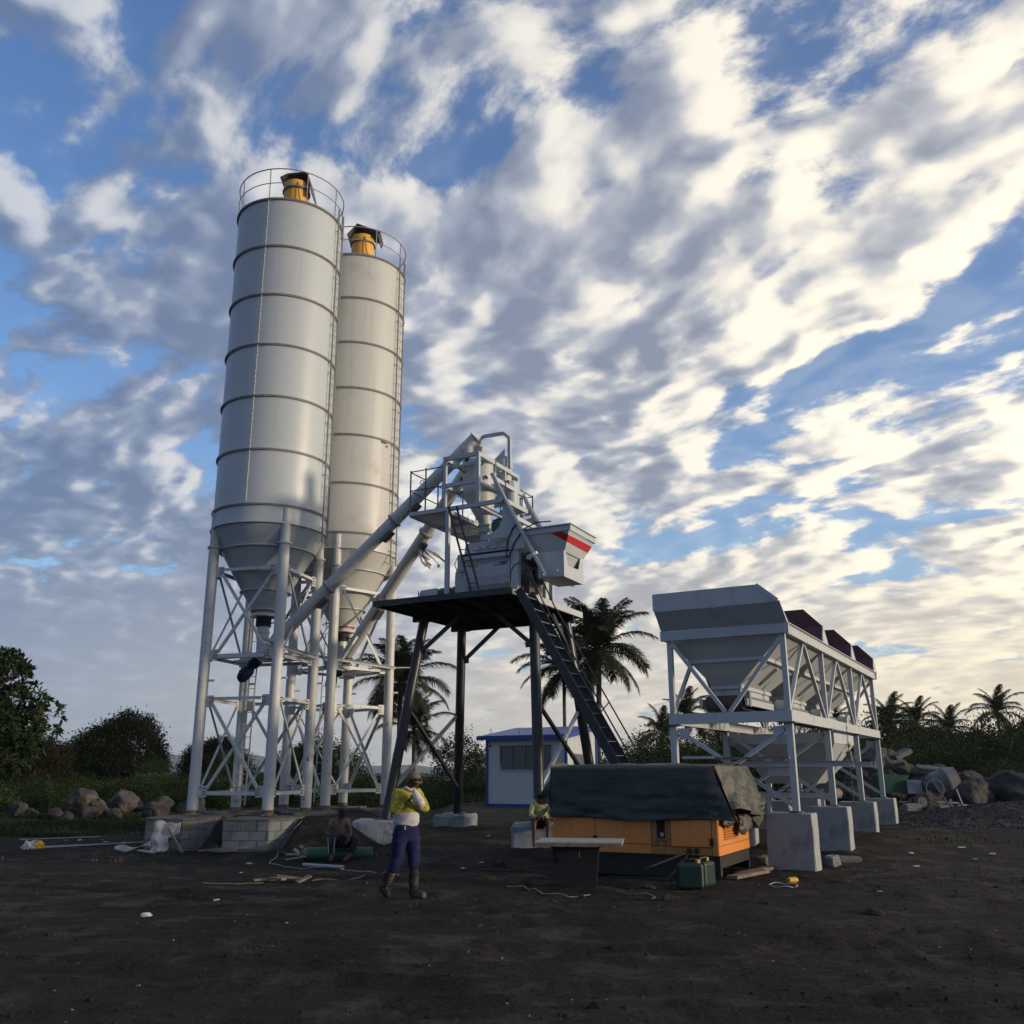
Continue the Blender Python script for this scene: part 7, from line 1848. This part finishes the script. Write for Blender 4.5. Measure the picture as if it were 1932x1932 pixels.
# big-leaved tree entering at the left edge
def bigleaf():
    rn = np.random.RandomState(21); r2 = random.Random(21)
    t = empty('big_leaved_tree', 'tall big-leaved tree reaching into the picture at the left edge', 'tree', (-21.0, 34, tz(-21.0, 34)), 0)
    mb = MB(); tips = []
    top = Vector((.1, 0, 2.3)); mb.tube([(0, 0, -.3), (.05, 0, .8), (.1, 0, 2.3)], [.24, .19, .15], 12)
    def grow(p, d, L2, r, lvl):
        q = p + d * L2; mid = p.lerp(q, .5) + Vector((r2.uniform(-.08, .08), r2.uniform(-.08, .08), r2.uniform(0, .1))) * L2
        mb.tube([p, mid, q], [r, r * .8, r * .6], 6)
        if lvl == 0: tips.append((q, d)); return
        for _ in range(4 if lvl > 1 else 4):
            nd = (d + Vector((r2.gauss(0, .55), r2.gauss(0, .55), r2.gauss(.12, .42)))).normalized(); grow(q, nd, L2 * r2.uniform(.58, .82), r * .55, lvl - 1)
    for a, e in ((-.2, .15), (.5, .45), (-.9, .5), (1.6, .6), (2.6, .5), (3.6, .5), (4.6, .5), (0, 1.0), (.3, 1.3), (2, 1.2), (-.4, -.1), (.9, .85), (-1.3, .95), (0.1, .7)):
        grow(top + Vector((0, 0, r2.uniform(-.5, .5))), Vector((math.cos(a) * math.cos(e), math.sin(a) * math.cos(e), math.sin(e))), r2.uniform(1.25, 1.75), .09, 3)
    mb.build('trunk', M_BARK, t)
    cen, dr, mi = [], [], []
    for q, d in tips:
        n = 12; c = np.repeat(np.array(q)[None], n, 0) + rn.normal(size=(n, 3)) * .05
        v = unit(rn.normal(size=(n, 3)) * .9 + np.array(d) * .5 + np.array([0, 0, .15])); cen.append(c); dr.append(v); mi.append(rn.randint(0, 10, n) // 6)
    cen = np.concatenate(cen); dr = np.concatenate(dr); mi = np.concatenate(mi)
    L2 = rn.uniform(.20, .36, len(cen))
    inst('crown', fast_mesh('crown', leaf_cards(cen, dr, L2, L2 * .38, rn, .15), None, [M_LEAFD, M_LEAFM], mi), t)
bigleaf()
# coconut palms
def frond_mesh(seed, L, e0, bend, nl=78):
    rn = np.random.RandomState(seed); N = 26; s_ = np.linspace(0, 1, N)
    ang = e0 - bend * s_ ** 1.35; ds = L / (N - 1)
    x = np.concatenate([[0], np.cumsum(np.cos(ang[:-1]) * ds)]); z = np.concatenate([[0], np.cumsum(np.sin(ang[:-1]) * ds)])
    mb = MB(); mb.tube([(x[i], 0, z[i]) for i in range(0, N, 3)] + [(x[-1], 0, z[-1])], [.045 * (1 - .85 * i / N) for i in range(0, N, 3)] + [.006], 5)
    for sd in (-1, 1):
        for k in range(nl):
            f = .10 + .90 * k / (nl - 1) + rn.uniform(-.006, .006); f = min(f, .999); i = f * (N - 1); i0 = int(i); fr = i - i0; i1 = min(i0 + 1, N - 1)
            p = np.array([x[i0] * (1 - fr) + x[i1] * fr, 0, z[i0] * (1 - fr) + z[i1] * fr]); a = ang[i0]
            T = np.array([math.cos(a), 0, math.sin(a)]); Up = np.array([-math.sin(a), 0, math.cos(a)])
            ll = L * .31 * (math.sin(PI * (f * .80 + .13)) ** .75) * rn.uniform(.82, 1.1)
            d = T * (.38 + .38 * f) + np.array([0, sd, 0]) * (.85 - .25 * f) + Up * rn.uniform(-.02, .22); d /= np.linalg.norm(d)
            w = T * .030
            m1 = p + d * ll * .5 - np.array([0, 0, 1]) * ll * .07; e = p + d * ll * .93 - np.array([0, 0, 1]) * ll * rn.uniform(.22, .52)
            w = w * (L / 3.2)
            mb.add([p - w, p + w, m1 + w * .9, m1 - w * .9, e], [(0, 1, 2, 3), (3, 2, 4)])
    return mb.mesh('frond', M_FROND)
FR = [frond_mesh(1, 3.3, 1.38, .85), frond_mesh(2, 3.6, 1.12, 1.15), frond_mesh(3, 3.8, .82, 1.35), frond_mesh(4, 3.7, .48, 1.45), frond_mesh(5, 3.5, .10, 1.25), frond_mesh(6, 3.1, -.42, .95)]
def palm(x, y, hc, s, seed, label, lean=(0, 0), n=26, group='coconut palms', name='coconut_palm', r=.15):
    r2 = random.Random(seed); z0 = tz(x, y)
    t = empty(name, label, 'palm', (x, y, z0), 0, group)
    h = hc - z0; pts = [(-lean[0] * (1 - f) ** 2, -lean[1] * (1 - f) ** 2, h * f - .2 * (f == 0)) for f in [k / 8 for k in range(9)]]
    MB().tube(pts, [r * 1.35, r * 1.1, r, r * .95, r * .92, r * .9, r * .9, r * .95, r * 1.1], 12).build('trunk', M_BARK, t)
    cr = MB()
    for k in range(7):
        a = k * .9; cr.sphere((math.cos(a) * .16, math.sin(a) * .16, h - .18 - .05 * (k % 2)), .10, 8, 6)
    cr.cyl((0, 0, h - .25), (0, 0, h + .35), .15 * s, .05, 10).build('crown_heart', M_FROND, t)
    for k in range(n):
        f = k / (n - 1); m_ = FR[min(5, int(f * 6))]; a = k * 2.39996 + r2.uniform(-.2, .2)
        inst('frond', m_, t, (0, 0, h + .1 - .25 * f), (r2.uniform(-.12, .12), r2.uniform(-.10, .12), a), s * r2.uniform(.9, 1.1))
palm(-7.48, 62, 7.5, 1.08, 1, 'coconut palm seen between the farther silo leg and the left tower legs', n=30, r=.17)
palm(-6.9, 66, 4.6, .85, 9, 'low coconut palm sprouting below the left palm crown', n=20)
palm(5.8, 62, 9.6, 1.2, 3, 'tallest coconut palm, right behind the ladder of the tower', lean=(.4, 0), n=32, r=.19)
palm(3.55, 64, 8.6, .98, 4, 'coconut palm with a thin bare trunk behind the front right tower leg', n=24, r=.13)
for k, (x, y, hc, s, lb) in enumerate([(36.1, 90, 6.5, .80, 'far coconut palm just right of the batcher'), (39.6, 92, 6.3, .85, 'far coconut palm, second right of the batcher'), (38.2, 96, 6.0, .8, 'far coconut palm squeezed between the two right of the batcher'), (46.6, 90, 7.2, .85, 'far coconut palm standing highest at the right edge'), (43.6, 94, 5.7, .8, 'far low palm left of the highest one at the right edge'),
     (14.3, 90, 5.3, .85, 'far coconut palm left of the batcher front post'), (17.0, 92, 7.0, .9, 'far coconut palm seen through the batcher front bay'), (20.5, 94, 6.4, .8, 'far coconut palm behind the batcher belt feeder'), (31.9, 94, 6.2, .95, 'far coconut palm seen through the last truss bay of the batcher')]):
    palm(x, y, hc, s, 20 + k, lb, n=18, name='far_palm', group='far coconut palms', r=.14)
# grass and weeds
def grass(name, n, xr, yr, seed, f, hgt, m, wid=.012):
    P = ground_pts(n, xr, yr, seed, f); rn = np.random.RandomState(seed + 1); N = len(P)
    h = rn.uniform(.5, 1.2, N) * hgt; a = rn.rand(N) * 2 * PI; lean = rn.normal(size=(N, 2)) * .35
    w = np.stack([np.cos(a), np.sin(a), np.zeros(N)], -1) * (wid * (1 + P[:, 1:2] / 20))
    tip = P + np.stack([lean[:, 0] * h, lean[:, 1] * h, h], -1); P = P - np.array([0, 0, .02])
    return inst(name, fast_mesh(name, np.stack([P - w, P + w, tip], 1), None, m), None, kind='stuff')
grass('grass', 60000, (-26, -7), (27, 46), 31, lambda x, y, r: (np.abs(x) < y * .66 + 1) & ((x < -9.5) | (y > 31)) & (fbm(x, y, .45, 3) * 2 + np.clip((y - 29) / 9, 0, 1) * 1.1 > r), .15, M_GRASS)
grass('weeds', 9000, (6, 15), (14, 27), 41, lambda x, y, r: (fbm(x, y, .5, 3) * 2.2 - .25 > r), .07, M_GRASS)
grass('weeds', 5000, (-11.5, -7.5), (19, 25), 43, lambda x, y, r: (fbm(x, y, .7, 3) * 2.2 - .2 > r), .08, M_DRY)
grass('weeds', 30000, (-9, 30), (40, 56), 45, lambda x, y, r: (y > 44) & (fbm(x, y, .4, 3) * 2 + .4 > r), .35, M_GRASS)
# ============================================================ FAR HILLS
def hills():
    xs = np.linspace(-4200, 1800, 90); N = len(xs)
    prof = lambda x: 18 + 100 * np.exp(-((x + 1880) / 230) ** 2) + 66 * np.exp(-((x + 1400) / 260) ** 2) + 46 * np.exp(-((x + 1060) / 200) ** 2) + 12 * np.exp(-((x + 500) / 300) ** 2) + fbm(x, x * 0 + 3, .004, 4) * 26
    rows = [(3300, .0), (3500, .35), (3750, .7), (4000, 1.), (4400, .6), (5000, 0.)]
    V, F = [], []
    for j, (y, k) in enumerate(rows):
        h = prof(xs) * k * (1 + .25 * fbm(xs, xs * 0 + y, .006, 3)) * (1 - np.clip((xs + 200) / 1600, 0, 1)) 
        for i in range(N): V.append((xs[i], y, float(h[i]) - 2))
    for j in range(len(rows) - 1):
        for i in range(N - 1): F.append((j * N + i, j * N + i + 1, (j + 1) * N + i + 1, (j + 1) * N + i))
    me = bpy.data.meshes.new('hills'); me.from_pydata(V, [], F); me.materials.append(M_HILL); me.polygons.foreach_set('use_smooth', np.ones(len(F), bool))
    inst('hills', me, None, kind='structure')
hills()
# ============================================================ AIR
def haze():
    m = bpy.data.materials.new('thin_air'); m.use_nodes = True; n = m.node_tree; n.nodes.clear()
    v = n.nodes.new('ShaderNodeVolumePrincipled'); v.inputs['Color'].default_value = (.74, .84, 1.0, 1); v.inputs['Density'].default_value = .00013; v.inputs['Anisotropy'].default_value = .2
    o = n.nodes.new('ShaderNodeOutputMaterial'); n.links.new(v.outputs[0], o.inputs['Volume'])
    b = MB().box((0, 2300, 92), (9600, 6200, 192)).build('haze', m, None, kind='stuff')
haze()
for o in list(bpy.data.objects):
    if o.type == 'MESH' and o.parent is None and 'kind' not in o and 'label' not in o: print('UNTAGGED', o.name)
